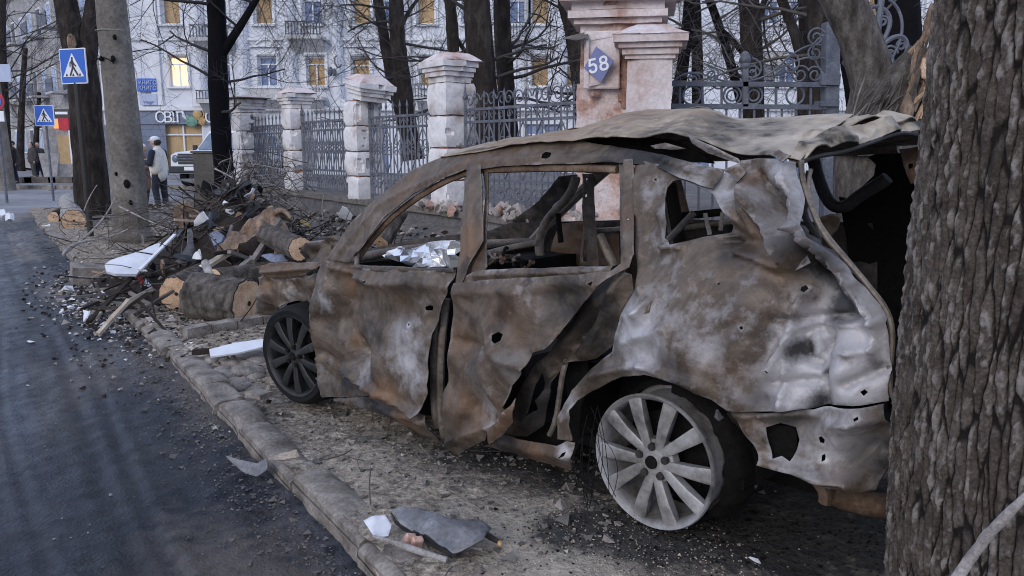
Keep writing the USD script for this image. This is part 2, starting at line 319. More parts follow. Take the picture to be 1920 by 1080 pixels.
# one big sheet to the horizon
g = trimesh.creation.box((900, 900, .02)); g.apply_translation((0, 200, -.19))
obj('ground', g, 'far_ground', kind='structure')
r = sheet(-3.2, 19, -9, .03, .03, .032, road_z)
cd = np.zeros((len(r.vertices), 3)); sx, tx = st(r.vertices[:, 0], r.vertices[:, 1])
cd[:, 1] = np.clip(.62 - .60 * np.abs(tx + .25), 0, .46) + .06 * (sx > 6)
stk = meshkit.fbm(np.stack([sx * .35, tx * 7, 0 * sx], -1), 4, 51); stk2 = meshkit.fbm(np.stack([sx * .8 + 9, tx * 2.2, 0 * sx], -1), 4, 52)
cd[:, 0] = np.clip(.75 * (stk - .46) + .5 * (stk2 - .5), 0, .5) + .10 * np.exp(-((tx + 1.0) / .5) ** 2)  # streak mask for the painted bluish sheen
cd[:, 1] *= np.clip(2.6 * (stk2 - .28), 0, 1.3)
cd[:, 2] = .34 * np.exp(-((tx + .75) / .12) ** 2) + .28 * np.clip(-(tx + 2.2) / 2, 0, 1) * meshkit.noise(r.vertices * 1.3, 5) + .30 * gauss(r.vertices[:, 0], r.vertices[:, 1], -4.7, 8.2, .8)
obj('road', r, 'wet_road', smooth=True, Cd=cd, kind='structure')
w = sheet(-3.2, 21, .05, 3.75, .03, .03, pave_z)
X, Y = w.vertices[:, 0], w.vertices[:, 1]
cd = np.zeros((len(X), 3)); sw, tw = st(X, Y)
cd[:, 2] = .95 * np.clip(gauss(X, Y, .55, 2.86, .16) + gauss(X, Y, .85, 2.84, .17) + gauss(X, Y, .25, 2.95, .12) + 1.2 * gauss(X, Y, 1.35, 3.15, .45) + .95 * gauss(X, Y, .55, 3.9, .5) + .9 * gauss(X, Y, .0, 4.4, .45) + .6 * gauss(X, Y, -1.2, 5.4, .35), 0, 1) * (.55 + .45 * meshkit.noise(w.vertices * 5, 4))
cd[:, 0] = .12 + .36 * (gauss(X, Y, .0, 3.15, .22) + gauss(X, Y, .25, 2.72, .22) + .7 * gauss(X, Y, -.7, 3.8, .35))
cd[:, 1] = .30 * meshkit.noise(w.vertices * 2.3, 9)
obj('pavement', w, 'pavement_dirt', smooth=True, Cd=cd, kind='structure')

# kerb: single worn stones
kerb = thing('kerb', None, None, kind='structure')
g_ = np.random.default_rng(3)
s = -1.6; k = 0
while s < 17.5:
    L = g_.uniform(.62, 1.05) if not (1.6 < s < 2.8) else g_.uniform(.3, .5)
    hh = .24; ww = .20
    b = trimesh.creation.box((L - .022, ww, hh)); b = b.subdivide_to_size(.045 if s < 9 else .12)
    v = b.vertices
    # rounded worn top edges
    top = np.clip((v[:, 2] + hh / 2) / hh, 0, 1); edge = np.clip(np.abs(v[:, 1]) / (ww / 2), 0, 1) ** 4 + .6 * np.clip(np.abs(v[:, 0]) / (L / 2), 0, 1) ** 8
    v[:, 2] -= .022 * edge * (top > .8); v[:, 1] *= 1 - .08 * (top > .8)
    b.vertices = v; b = rough(b, .013, 7, k, 5); b.vertices[:, 2] -= .05 * np.clip(nz(b.vertices * [1, 1, .3] + k, 3.2, k, 2) - .28, 0, 1) * (b.vertices[:, 2] > 0) * 2; b.vertices += nz(b.vertices + k, 1.7, k, 2)[:, None] * .010
    x0, y0 = xy(s + L / 2, .11 + g_.uniform(-.015, .015))
    sink = g_.uniform(-.02, .02) - (.05 if 1.0 < s < 1.6 else 0) - (.09 if 6.3 < s < 7.9 else 0)
    T = trimesh.transformations.euler_matrix(g_.uniform(-.07, .07), g_.uniform(-.025, .025), math.atan2(KD[1], KD[0]) + g_.uniform(-.03, .03)); T[:3, 3] = (x0, y0, -.083 + sink)
    b.apply_transform(T)
    obj('kerb_stone', b, 'kerb_concrete', kerb, smooth=24)
    s += L; k += 1
# cross kerb strip behind the logs, with its setts
cross = thing('edging_strip', None, None, kind='structure')
for i in range(4):
    a = ground_at(345 + i * 48, 626 - i * 8, .06); c = ground_at(345 + (i + 1) * 48 - 3, 626 - (i + 1) * 8, .06)
    b = bar(a, c, .13, .10); b = rough(b.subdivide_to_size(.06), .012, 8, i)
    obj('edging_stone', b, 'kerb_concrete', cross, smooth=40)
setts = thing('sett_paving', None, None, kind='structure')
for i in range(40):
    px, py = g_.uniform(392, 492), g_.uniform(668, 722)
    if py < 660 + (px - 392) * .05: continue
    p = ground_at(px, py, .0); 
    b = rough(trimesh.creation.icosphere(subdivisions=2, radius=1), .15, 2, i); b.vertices *= (g_.uniform(.06, .1), g_.uniform(.045, .07), .035)
    b.apply_transform(rotz(g_.uniform(0, 3))); b.apply_translation((p[0], p[1], float(pave_z(p[0], p[1])) - .005))
    obj('sett', b, 'kerb_concrete', setts, smooth=True)

# square and street beyond
def slab(name, x0, x1, y0, y1, z, m, h=.12, kind='structure'):
    return obj(name, box(x1 - x0, y1 - y0, h, ((x0 + x1) / 2, (y0 + y1) / 2, z - h / 2)), m, kind=kind)
slab('far_pavement', -34, 30, 32, 43.4, .10, 'far_ground')
slab('street', -60, -9.0, 20.2, 31.9, -.06, 'far_ground')
fk = thing('far_kerb', None, None, kind='structure')
for i in range(16):
    x = -33 + i * 2.0
    if -23.5 < x < -21 : continue
    obj('kerb_stone', box(1.96, .22, .26, (x, 31.85, -.02), ch=.02), 'kerb_concrete', fk)
# earth bank between pavement and fence wall
def bank_z(x, y):
    p = np.stack([x, y, 0 * x], -1); s, t = st(x, y)
    return .08 + .60 * np.clip((t - 2.0) / 1.6, 0, 1) ** 1.3 * np.clip((s - 2.6) / 1.5, .45, 1) + .07 * nz(p, 1.2, 21) + .03 * nz(p, 5, 22)
b = sheet(3.0, 17, 2.0, 3.9, .07, .07, bank_z)
obj('earth_bank', b, 'dirt_grey', smooth=True, kind='structure')
v = box(26, 20, .3, (9, 23, .7 - .15)); 
ya = sheet(-8, 24, 3.95, 34, .5, .5, lambda x, y: .62 + .06 * nz(np.stack([x, y, 0 * x], -1), .8, 31))
keep = ya.vertices[:, 1] < 31
ya.update_faces(keep[ya.faces].all(1)); ya.remove_unreferenced_vertices()
obj('yard_ground', ya, 'dirt_grey', smooth=True, kind='structure')
# ------------------------------------------------------------------ the burnt-out car
CO = np.array([1.185, 3.483, .121]); YAW, NOSE = .7654, .0510
_hd = np.array([-math.sin(YAW) * math.cos(NOSE), math.cos(YAW) * math.cos(NOSE), -math.sin(NOSE)])
_lf = np.array([-math.cos(YAW), -math.sin(YAW), 0.0]); _up = np.cross(_hd, _lf)
CM = np.stack([_hd, _lf, _up], 1)           # car axes: u forward, v to the near side, w up
def cw(p): return CO + np.asarray(p, float) @ CM.T
def cl(p): return (np.asarray(p, float) - CO) @ CM
def side(u, w):
    u, w = np.asarray(u, float), np.asarray(w, float)
    v = np.interp(w, [0, .12, .3, .6, .9, 1.0, 1.25, 1.45, 1.6], [.84, .87, .915, .935, .915, .895, .79, .675, .56])
    v = v - .42 * np.clip(-.42 - u, 0, 1) ** 1.35 - .05 * np.clip(u - 2.2, 0, 2) ** 1.5
    return v
def hit_v(px, py, v):
    d = CM.T @ ray(px, py); o = cl(CAMP); return o + d * ((v - o[1]) / d[1])
def hit(px, py, off=0.0, far=False):
    v = .9 * (-1 if far else 1)
    for _ in range(14):
        p = hit_v(px, py, v); v = .5 * v + .5 * ((-1 if far else 1) * (float(side(p[0], p[2])) + off))
    return hit_v(px, py, v)
def resample(poly, step):
    poly = np.asarray(poly, float); out = []
    for a, b in zip(poly, np.roll(poly, -1, 0)):
        n = max(1, int(round(np.linalg.norm(b - a) / step)))
        out.append(a + (b - a) * (np.arange(n) / n)[:, None])
    return np.vstack(out)
def solidify(V, F, N, thick):
    n = len(V); B = V - N * thick
    E = np.vstack([F[:, [0, 1]], F[:, [1, 2]], F[:, [2, 0]]]); key = np.sort(E, 1)
    _, idx, cnt = np.unique(key, axis=0, return_index=True, return_counts=True)
    e = E[idx[cnt == 1]]
    return np.vstack([V, B]), np.vstack([F, F[:, ::-1] + n, np.stack([e[:, 1], e[:, 0], e[:, 0] + n], 1), np.stack([e[:, 1], e[:, 0] + n, e[:, 1] + n], 1)])
def grid_fill(poly, holes, res, seed, ragged):
    g = np.random.default_rng(seed)
    def rg(p):
        q = resample(p, res); j = np.stack([nz(np.c_[q, q[:, :1] * 0], 9, seed + 1, 3), nz(np.c_[q, q[:, :1] * 0], 9, seed + 2, 3)], 1)
        return q + j * ragged
    P = sg.Polygon(rg(poly), [rg(h) for h in holes]).buffer(0)
    if P.geom_type != 'Polygon': P = max(P.geoms, key=lambda a: a.area)
    bd = [np.array(P.exterior.coords)[:-1]] + [np.array(r.coords)[:-1] for r in P.interiors]
    bd = np.vstack([resample(b, res) for b in bd])
    x0, y0, x1, y1 = P.bounds
    gx, gy = np.meshgrid(np.arange(x0, x1, res), np.arange(y0, y1, res * .87)); gx = gx + (np.arange(gx.shape[0])[:, None] % 2) * res / 2
    gp = np.c_[gx.ravel(), gy.ravel()] + g.uniform(-.12, .12, (gx.size, 2)) * res
    import shapely
    gp = gp[shapely.contains_xy(P.buffer(-res * .45), gp[:, 0], gp[:, 1])]
    pts = np.vstack([bd, gp]); T = Delaunay(pts).simplices
    c = pts[T].mean(1); T = T[shapely.contains_xy(P.buffer(1e-6), c[:, 0], c[:, 1])]
    a = pts[T]; ar = np.cross(a[:, 1] - a[:, 0], a[:, 2] - a[:, 0]); T = T[np.abs(ar) > 1e-9]; ar = ar[np.abs(ar) > 1e-9]
    T[ar < 0] = T[ar < 0][:, ::-1]
    used = np.unique(T); mp = -np.ones(len(pts), int); mp[used] = np.arange(len(used))
    return pts[used], mp[T]
def seg_dist(P, a, b):
    ab = b - a; t = np.clip(((P - a) @ ab) / (ab @ ab + 1e-12), 0, 1); return np.linalg.norm(P - a - t[:, None] * ab, axis=1)
def body_panel(name, poly, parent, holes=(), off=0.0, dents=(), creases=(), paint=(), crumple=.012, res=.022, thick=.006, m='burnt_metal', far=False, seed=1, ragged=.006, base=(0, 0, 0), label=None, vfun=None, crush=(), fold=1.0):
    sgn = -1 if far else 1
    def uw(q):
        if vfun is not None:
            return hit_v(q[0], q[1], vfun)[[0, 2]]
        return hit(q[0], q[1], off, far)[[0, 2]]
    poly2 = np.array([uw(q) for q in poly]); hol2 = [np.array([uw(q) for q in h]) for h in holes]
    P, T = grid_fill(poly2, hol2, res, seed, ragged)
    v = (np.full(len(P), float(vfun)) if vfun is not None else sgn * (side(P[:, 0], P[:, 1]) + off))
    q3 = np.c_[P[:, 0], P[:, 1], np.full(len(P), seed * 1.3)]
    d = np.zeros(len(P))
    k = 470.0
    for x, y, r, dep in dents:
        c = uw((x, y)); d += dep * np.exp(-(((P - c) ** 2).sum(1)) / (2 * (r / k) ** 2))
    for a, b, wd, dep in creases:
        D = seg_dist(P, uw(a), uw(b)) * (1 + .5 * nz(q3, 4, seed + 20, 2)); d += 1.75 * dep * np.exp(-D / (wd / k))
    rid = 1 - np.abs(nz(q3, 3.0, seed, 3)) * 3.2
    d += crumple * (nz(q3, 2.2, seed + 4, 3) * 1.9 + 1.0 * np.clip(rid, 0, 1) ** 1.5 + .30 * nz(q3, 8, seed + 7, 2) - .35 * np.clip(1 - np.abs(nz(q3, 5.5, seed + 8, 2)) * 5, 0, 1) + .05 * nz(q3, 26, seed + 9, 2))
    fac = np.ones(len(P))
    for x, y, r, a in crush:
        c = uw((x, y)); fac += a * np.exp(-(((P - c) ** 2).sum(1)) / (2 * (r / k) ** 2))
    gf = np.random.default_rng(seed + 900); fd = np.zeros(len(P)); wp = np.stack([nz(q3, 3.5, seed + 31, 2), nz(q3, 3.5, seed + 32, 2)], 1) * .05
    for _ in range(7):
        a = gf.uniform(0, np.pi); lam = gf.uniform(.11, .34); x = ((P + wp) @ [math.cos(a), math.sin(a)]) / lam + gf.uniform(0, 1)
        fd += lam * (np.abs((x % 1) - .5) * 2 - .5)
    d = d + crumple * fac * fold * fd * 1.5 + crumple * (fac - 1) * (nz(q3, 5, seed + 33, 2) + .3 * nz(q3, 12, seed + 34, 2))
    V = cw(np.c_[P[:, 0], v + sgn * d, P[:, 1]])
    F = T if sgn < 0 else T[:, ::-1]
    tm = trimesh.Trimesh(V, F, process=False)
    N = tm.vertex_normals; out = CM[:, 1] * (1 if (vfun is None and sgn > 0) or (vfun is not None and True) else -1)
    if (N @ out).mean() < 0: F = F[:, ::-1]; N = -N
    V2, F2 = solidify(V, F, N, thick)
    cd = np.tile(np.asarray(base, float), (len(P), 1))
    for ch, x, y, r, s_ in paint:
        c = uw((x, y)); cd[:, 'rgb'.index(ch)] += s_ * np.exp(-(((P - c) ** 2).sum(1)) / (2 * (r / k) ** 2))
    E_ = np.vstack([T[:, [0, 1]], T[:, [1, 2]], T[:, [2, 0]]]); _, ix_, ct_ = np.unique(np.sort(E_, 1), axis=0, return_index=True, return_counts=True); bi_ = np.unique(E_[ix_[ct_ == 1]]); cd[bi_, 0] += .04 + .22 * meshkit.noise(q3[bi_] * 14, seed); cd[:, 2] += .42 * np.clip(nz(q3 * [1, 1, 1], 3.4, seed + 61, 4) * 2.2, 0, 1) * (cd[:, 0] < .35) + .30 * np.clip((.42 - P[:, 1]) / .35, 0, 1) * (cd[:, 0] < .3)  # rims: bare metal and painted highlights; low down: soot and painted shade
    cd = np.clip(np.vstack([cd, cd * .2 + [0, .0, .45]]), 0, 1)
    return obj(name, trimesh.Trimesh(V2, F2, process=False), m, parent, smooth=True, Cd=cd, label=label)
def loft_strip(name, A, B, parent, n=60, mrows=6, crumple=.01, seed=1, m='burnt_metal', thick=.006, paint=None, base=(0, 0, 0), bulge=0.0, label=None):
    "sheet between two space curves (car axes)"
    A, B = spline(A, n), spline(B, n); t = np.linspace(0, 1, mrows)[None, :, None]
    G = A[:, None] * (1 - t) + B[:, None] * t
    G[..., 2] += bulge * (4 * t[..., 0] * (1 - t[..., 0]))
    V = G.reshape(-1, 3); i, j = np.meshgrid(np.arange(n - 1), np.arange(mrows - 1), indexing='ij'); q = i * mrows + j
    Q = np.stack([q, q + mrows, q + mrows + 1, q + 1], -1).reshape(-1, 4); F = np.vstack([Q[:, [0, 1, 2]], Q[:, [0, 2, 3]]])
    tm = trimesh.Trimesh(V, F, process=False); N = tm.vertex_normals
    rg_ = np.clip(1 - np.abs(nz(V, 4.2, seed + 5, 3)) * 4.5, 0, 1); gf = np.random.default_rng(seed + 70)
    for _ in range(6):
        a_ = gf.uniform(0, np.pi); lm = gf.uniform(.14, .4); x_ = (V[:, 0] * math.cos(a_) + V[:, 1] * math.sin(a_) + .05 * nz(V, 3, seed + 71, 2)) / lm; rg_ = rg_ + .9 * lm / .25 * (np.abs(x_ % 1 - .5) * 2 - .5)
    V = V + N * (crumple * (1.0 * nz(V, 2.3, seed, 3) + .45 * nz(V, 6, seed + 1, 2) + .6 * rg_ + .06 * nz(V, 26, seed + 3, 2)))[:, None]
    W = cw(V); Nw = trimesh.Trimesh(W, F, process=False).vertex_normals
    V2, F2 = solidify(W, F, Nw, thick)
    cd = np.tile(np.asarray(base, float), (len(V), 1)) if paint is None else np.clip(paint(V), 0, 1)
    return obj(name, trimesh.Trimesh(V2, F2, process=False), m, parent, smooth=True, Cd=np.vstack([cd, cd * .2 + [0, 0, .4]]), label=label)
def ctube(name, pts, r, parent, m='brown_steel', sides=8, n=None, label=None):
    pts = np.asarray(pts, float); P = spline(pts, n or max(6, len(pts) * 6)) if len(pts) > 2 else pts
    return obj(name, rough(tube(cw(P), r, sides), min(.003, np.min(r) * .12), 40, 3), m, parent, smooth=40, label=label)

CAR = thing('burnt_car', 'burnt-out five-door car wreck with buckled doors, holed panels and empty windows beside the thick tree', 'car')

# --- front door
body_panel('front_door', [(606, 494), (627, 482), (650, 492), (690, 503), (770, 506), (853, 507), (852, 520), (843, 546), (822, 600), (809, 624), (808, 680), (808, 735), (799, 776), (760, 757), (697, 741), (650, 745), (610, 743), (596, 706), (587, 659), (580, 593), (586, 546)], CAR,
    holes=[[(690, 526), (697, 524), (700, 531), (694, 534)], [(796, 577), (806, 572), (816, 576), (806, 584), (797, 583)], [(766, 607), (769, 606), (770, 610), (767, 611)], [(626, 702), (633, 699), (637, 704), (630, 708)]],
    dents=[(612, 540, 26, .05), (600, 640, 30, .02), (660, 560, 45, -.045), (740, 540, 40, .015), (680, 650, 40, -.03), (720, 700, 50, .035), (640, 700, 35, -.04), (805, 600, 20, -.03), (640, 610, 25, -.035)],
    creases=[((625, 500), (700, 530), 9, .03), ((700, 530), (850, 535), 9, .018), ((640, 690), (799, 776), 10, .045), ((640, 690), (600, 660), 10, -.02), ((660, 620), (700, 700), 12, -.02), ((590, 560), (612, 740), 8, .02), ((655, 500), (640, 600), 14, -.02)],
    paint=[('r', 612, 560, 26, .42), ('r', 600, 690, 30, .25), ('r', 760, 640, 50, .35), ('r', 690, 680, 40, .22), ('r', 780, 700, 40, .3), ('g', 650, 530, 30, .45), ('g', 660, 640, 18, .5), ('g', 760, 575, 30, .35), ('b', 690, 590, 40, .25), ('b', 640, 715, 25, .4), ('g', 740, 745, 40, .6)], crush=[(640, 700, 40, 1.0), (610, 540, 30, 1.0)], crumple=.020, seed=11, base=(.05, .06, .0))
body_panel('front_sill', [(640, 744), (697, 742), (734, 752), (775, 766), (800, 779), (812, 805), (826, 829), (793, 816), (738, 782), (697, 764), (652, 752)], CAR, off=.0, creases=[((640, 746), (800, 790), 8, .03)], paint=[('g', 760, 785, 60, .5)], crumple=.014, seed=12)
# --- rear door, bent outward and torn along its rear edge
body_panel('rear_door', [(851, 531), (900, 526), (1000, 519), (1100, 512), (1150, 508), (1190, 478), (1184, 500), (1146, 521), (1120, 543), (1097, 565), (1071, 594), (1056, 622), (1040, 650), (1007, 660), (996, 690), (973, 719), (960, 765), (935, 790), (915, 803), (913, 824), (886, 840), (860, 852), (852, 850), (841, 826), (830, 774), (836, 722), (838, 667), (841, 611), (846, 560)], CAR, off=.03,
    holes=[[(931, 626), (941, 621), (951, 625), (951, 636), (943, 641), (934, 636)], [(905, 653), (909, 651), (911, 656), (907, 659)], [(1113, 530), (1120, 525), (1123, 530), (1116, 536)], [(858, 631), (862, 629), (863, 634), (859, 635)]],
    dents=[(900, 560, 50, -.012), (930, 700, 60, .05), (870, 800, 40, .05), (960, 620, 50, .02), (1060, 560, 40, -.025), (880, 610, 40, -.02), (910, 780, 30, -.03)],
    creases=[((852, 550), (1150, 528), 7, .016), ((850, 640), (930, 655), 12, -.02), ((930, 655), (1000, 690), 12, .03), ((900, 560), (860, 640), 12, .012), ((845, 830), (915, 800), 7, .03), ((1040, 650), (960, 760), 9, .03), ((905, 730), (860, 840), 14, -.02)],
    paint=[('g', 860, 640, 28, .45), ('g', 960, 590, 60, .2), ('r', 915, 760, 35, .3), ('r', 900, 690, 60, .12), ('g', 880, 770, 45, .4), ('b', 900, 690, 35, .3), ('r', 1000, 560, 40, .16), ('g', 945, 770, 25, .35), ('b', 1060, 600, 40, .25)], crumple=.017, seed=13, base=(.0, .08, .0))
body_panel('door_flap', [(915, 803), (935, 790), (960, 765), (973, 745), (966, 790), (950, 812), (932, 829), (921, 822)], CAR, off=.045, creases=[((960, 770), (930, 826), 10, .03)], crumple=.012, seed=14, base=(0, .35, 0))
# inner skin of the rear door, behind the tear
body_panel('door_inner_skin', [(1186, 498), (1198, 512), (1196, 545), (1172, 590), (1155, 645), (1120, 672), (1064, 678), (1045, 690), (1030, 740), (1016, 800), (985, 820), (940, 815), (955, 765), (996, 690), (1040, 650), (1097, 565), (1146, 521)], CAR, off=-.05,
    holes=[[(1000, 720), (1012, 700), (1018, 730), (1008, 770), (990, 780)]], dents=[(1150, 560, 25, .03), (1030, 680, 25, -.03)], creases=[((1190, 505), (1100, 660), 9, .04), ((1160, 560), (1030, 700), 8, -.04), ((1064, 678), (985, 790), 8, .03)],
    paint=[('b', 1100, 600, 60, .35), ('b', 1000, 770, 50, .5), ('g', 965, 790, 25, .5)], crumple=.014, seed=15, base=(.0, .0, .18))
for q in ([(1062, 676), (1052, 720), (1043, 780), (1030, 815)], [(1172, 500), (1140, 560), (1112, 640)]):
    ctube('door_beam', [hit(x, y, -.045) for x, y in q], .012, CAR, 'brown_steel')
# --- sill, B-pillar foot and dark inner side
body_panel('sill', [(905, 836), (930, 830), (945, 816), (990, 826), (1047, 834), (1062, 826), (1078, 832), (1076, 866), (1069, 882), (1040, 872), (988, 856), (930, 840)], CAR, off=-.01, creases=[((940, 830), (1072, 856), 9, .03)], paint=[('g', 1000, 845, 70, .5), ('r', 1066, 845, 14, .5)], holes=[[(1060, 845), (1066, 843), (1067, 850), (1061, 852)]], crumple=.012, seed=16)
def inner(name, pts, parent, m='soot', res=.06, v=None, thick=.01, crumple=.01, seed=30, holes=()):
    "sheet in car axes: pts (u, w) at depth v"
    P, T = grid_fill(np.array(pts, float), [np.array(h, float) for h in holes], res, seed, .004)
    vv = np.array([v(u, w) for u, w in P]) if callable(v) else np.full(len(P), v)
    q = np.c_[P, np.full(len(P), seed)]
    V = cw(np.c_[P[:, 0], vv + crumple * nz(q, 5, seed, 3), P[:, 1]]); N = trimesh.Trimesh(V, T, process=False).vertex_normals
    V2, F2 = solidify(V, T, N, thick); return obj(name, trimesh.Trimesh(V2, F2, process=False), m, parent, smooth=True, Cd=np.tile([0, .1, .45], (len(V2), 1)) if m == 'burnt_metal' else None)
inner('inner_side', [(2.36, .14), (2.36, .90), (1.30, .90), (1.18, .90), (.42, .90), (.42, .30), (.62, .16), (1.2, .12)], CAR, v=lambda u, w: float(side(u, w)) - .17, holes=[[(.55, .3), (.55, .75), (.95, .8), (.95, .25)], [(1.4, .3), (1.4, .8), (2.1, .8), (2.1, .3)]], seed=31)
for q in ([(826, 520), (815, 640), (818, 800)], [(838, 560), (826, 700), (832, 820)]):
    ctube('door_edge_frame', [hit(x, y, -.06) for x, y in q], .02, CAR, 'brown_steel')
# --- window frames: A-pillar with roof rail, B- and C-pillar, belt strips
outer_e = [(612, 487), (640, 447), (660, 418), (692, 386), (727, 357), (775, 318), (830, 294), (878, 281), (940, 272), (1000, 266), (1082, 264), (1167, 277), (1221, 286), (1300, 300), (1362, 318)]
inner_e = [(655, 492), (678, 466), (690, 450), (704, 430), (722, 408), (775, 364), (830, 333), (871, 319), (940, 312), (1000, 309), (1082, 306), (1160, 303), (1200, 306), (1260, 320), (1345, 352)]
body_panel('roof_rail', outer_e + inner_e[::-1], CAR, off=.01, holes=[[(1019, 287), (1024, 283), (1034, 285), (1035, 294), (1028, 298), (1020, 296)], [(1033, 264.5), (1037, 263.8), (1038, 266), (1034, 268)]],
    dents=[(1221, 293, 30, -.03), (1100, 285, 50, -.012), (1300, 320, 30, .03)], creases=[((720, 380), (880, 300), 5, .012), ((640, 470), (720, 380), 5, .012), ((900, 300), (1160, 290), 6, .012), ((1221, 288), (1340, 325), 8, .025), ((1160, 303), (1345, 350), 7, .02)],
    paint=[('g', 900, 300, 60, .35), ('g', 1000, 280, 60, .25), ('r', 700, 400, 40, .12), ('b', 1221, 292, 40, .35), ('r', 1300, 335, 30, .3), ('g', 760, 350, 50, .3)], crumple=.007, res=.014, seed=17)
ctube('window_channel', [hit(x, y, -.035) for x, y in [(668, 492), (700, 446), (740, 404), (800, 360), (871, 326), (900, 322)]], .017, CAR, 'rusted_steel', n=30)
ctube('window_channel', [hit(x, y, -.03) for x, y in [(905, 319), (1000, 316), (1100, 316), (1158, 318)]], .017, CAR, 'rusted_steel', n=20)
ctube('mirror_strut', [hit(x, y, -.01) for x, y in [(669, 498), (672, 470), (690, 442)]], .014, CAR, 'brown_steel')
ctube('mirror_strut', [hit(x, y, -.02) for x, y in [(630, 480), (655, 458), (683, 430)]], .012, CAR, 'brown_steel')
def pillar(name, L, R, off, paint, seed, creases=(), **k):
    body_panel(name, L + R[::-1], CAR, off=off, paint=paint, seed=seed, creases=creases, crumple=.006, res=.013, **k)
pillar('door_frame_front', [(879, 307), (872, 360), (865, 420), (861, 470), (856, 512), (853, 540)], [(902, 306), (906, 360), (906, 400), (905, 450), (884, 490), (862, 545)], .012, [('g', 880, 440, 30, .4), ('g', 872, 480, 30, .3), ('b', 872, 505, 20, .4)], 18, creases=[((890, 310), (880, 480), 4, .012)])
pillar('door_frame_rear', [(903, 312), (908, 360), (907, 420), (884, 480), (866, 530)], [(914, 318), (913, 400), (912, 470), (912, 500), (900, 524)], -.02, [('g', 890, 480, 30, .3)], 19)
pillar('c_pillar', [(1159, 300), (1162, 360), (1163, 420), (1166, 470), (1163, 505)], [(1187, 298), (1190, 360), (1189, 420), (1190, 476), (1176, 498)], .02, [('r', 1175, 340, 30, .1), ('g', 1175, 420, 30, .3)], 20, creases=[((1175, 300), (1177, 480), 5, .012)], holes=[[(1176, 410), (1179, 408), (1180, 412), (1177, 414)]])
body_panel('belt_strip', [(664, 496), (760, 500), (851, 501), (853, 509), (770, 509), (690, 507), (655, 500)], CAR, off=.008, crumple=.004, res=.012, seed=21, base=(.06, 0, .25))
body_panel('belt_strip', [(900, 506), (1000, 502), (1100, 500), (1152, 496), (1150, 511), (1100, 514), (1000, 521), (900, 529), (864, 533), (868, 520)], CAR, off=.0, crumple=.006, res=.012, seed=22, creases=[((890, 516), (1150, 505), 4, .012)], base=(.10, .12, 0))
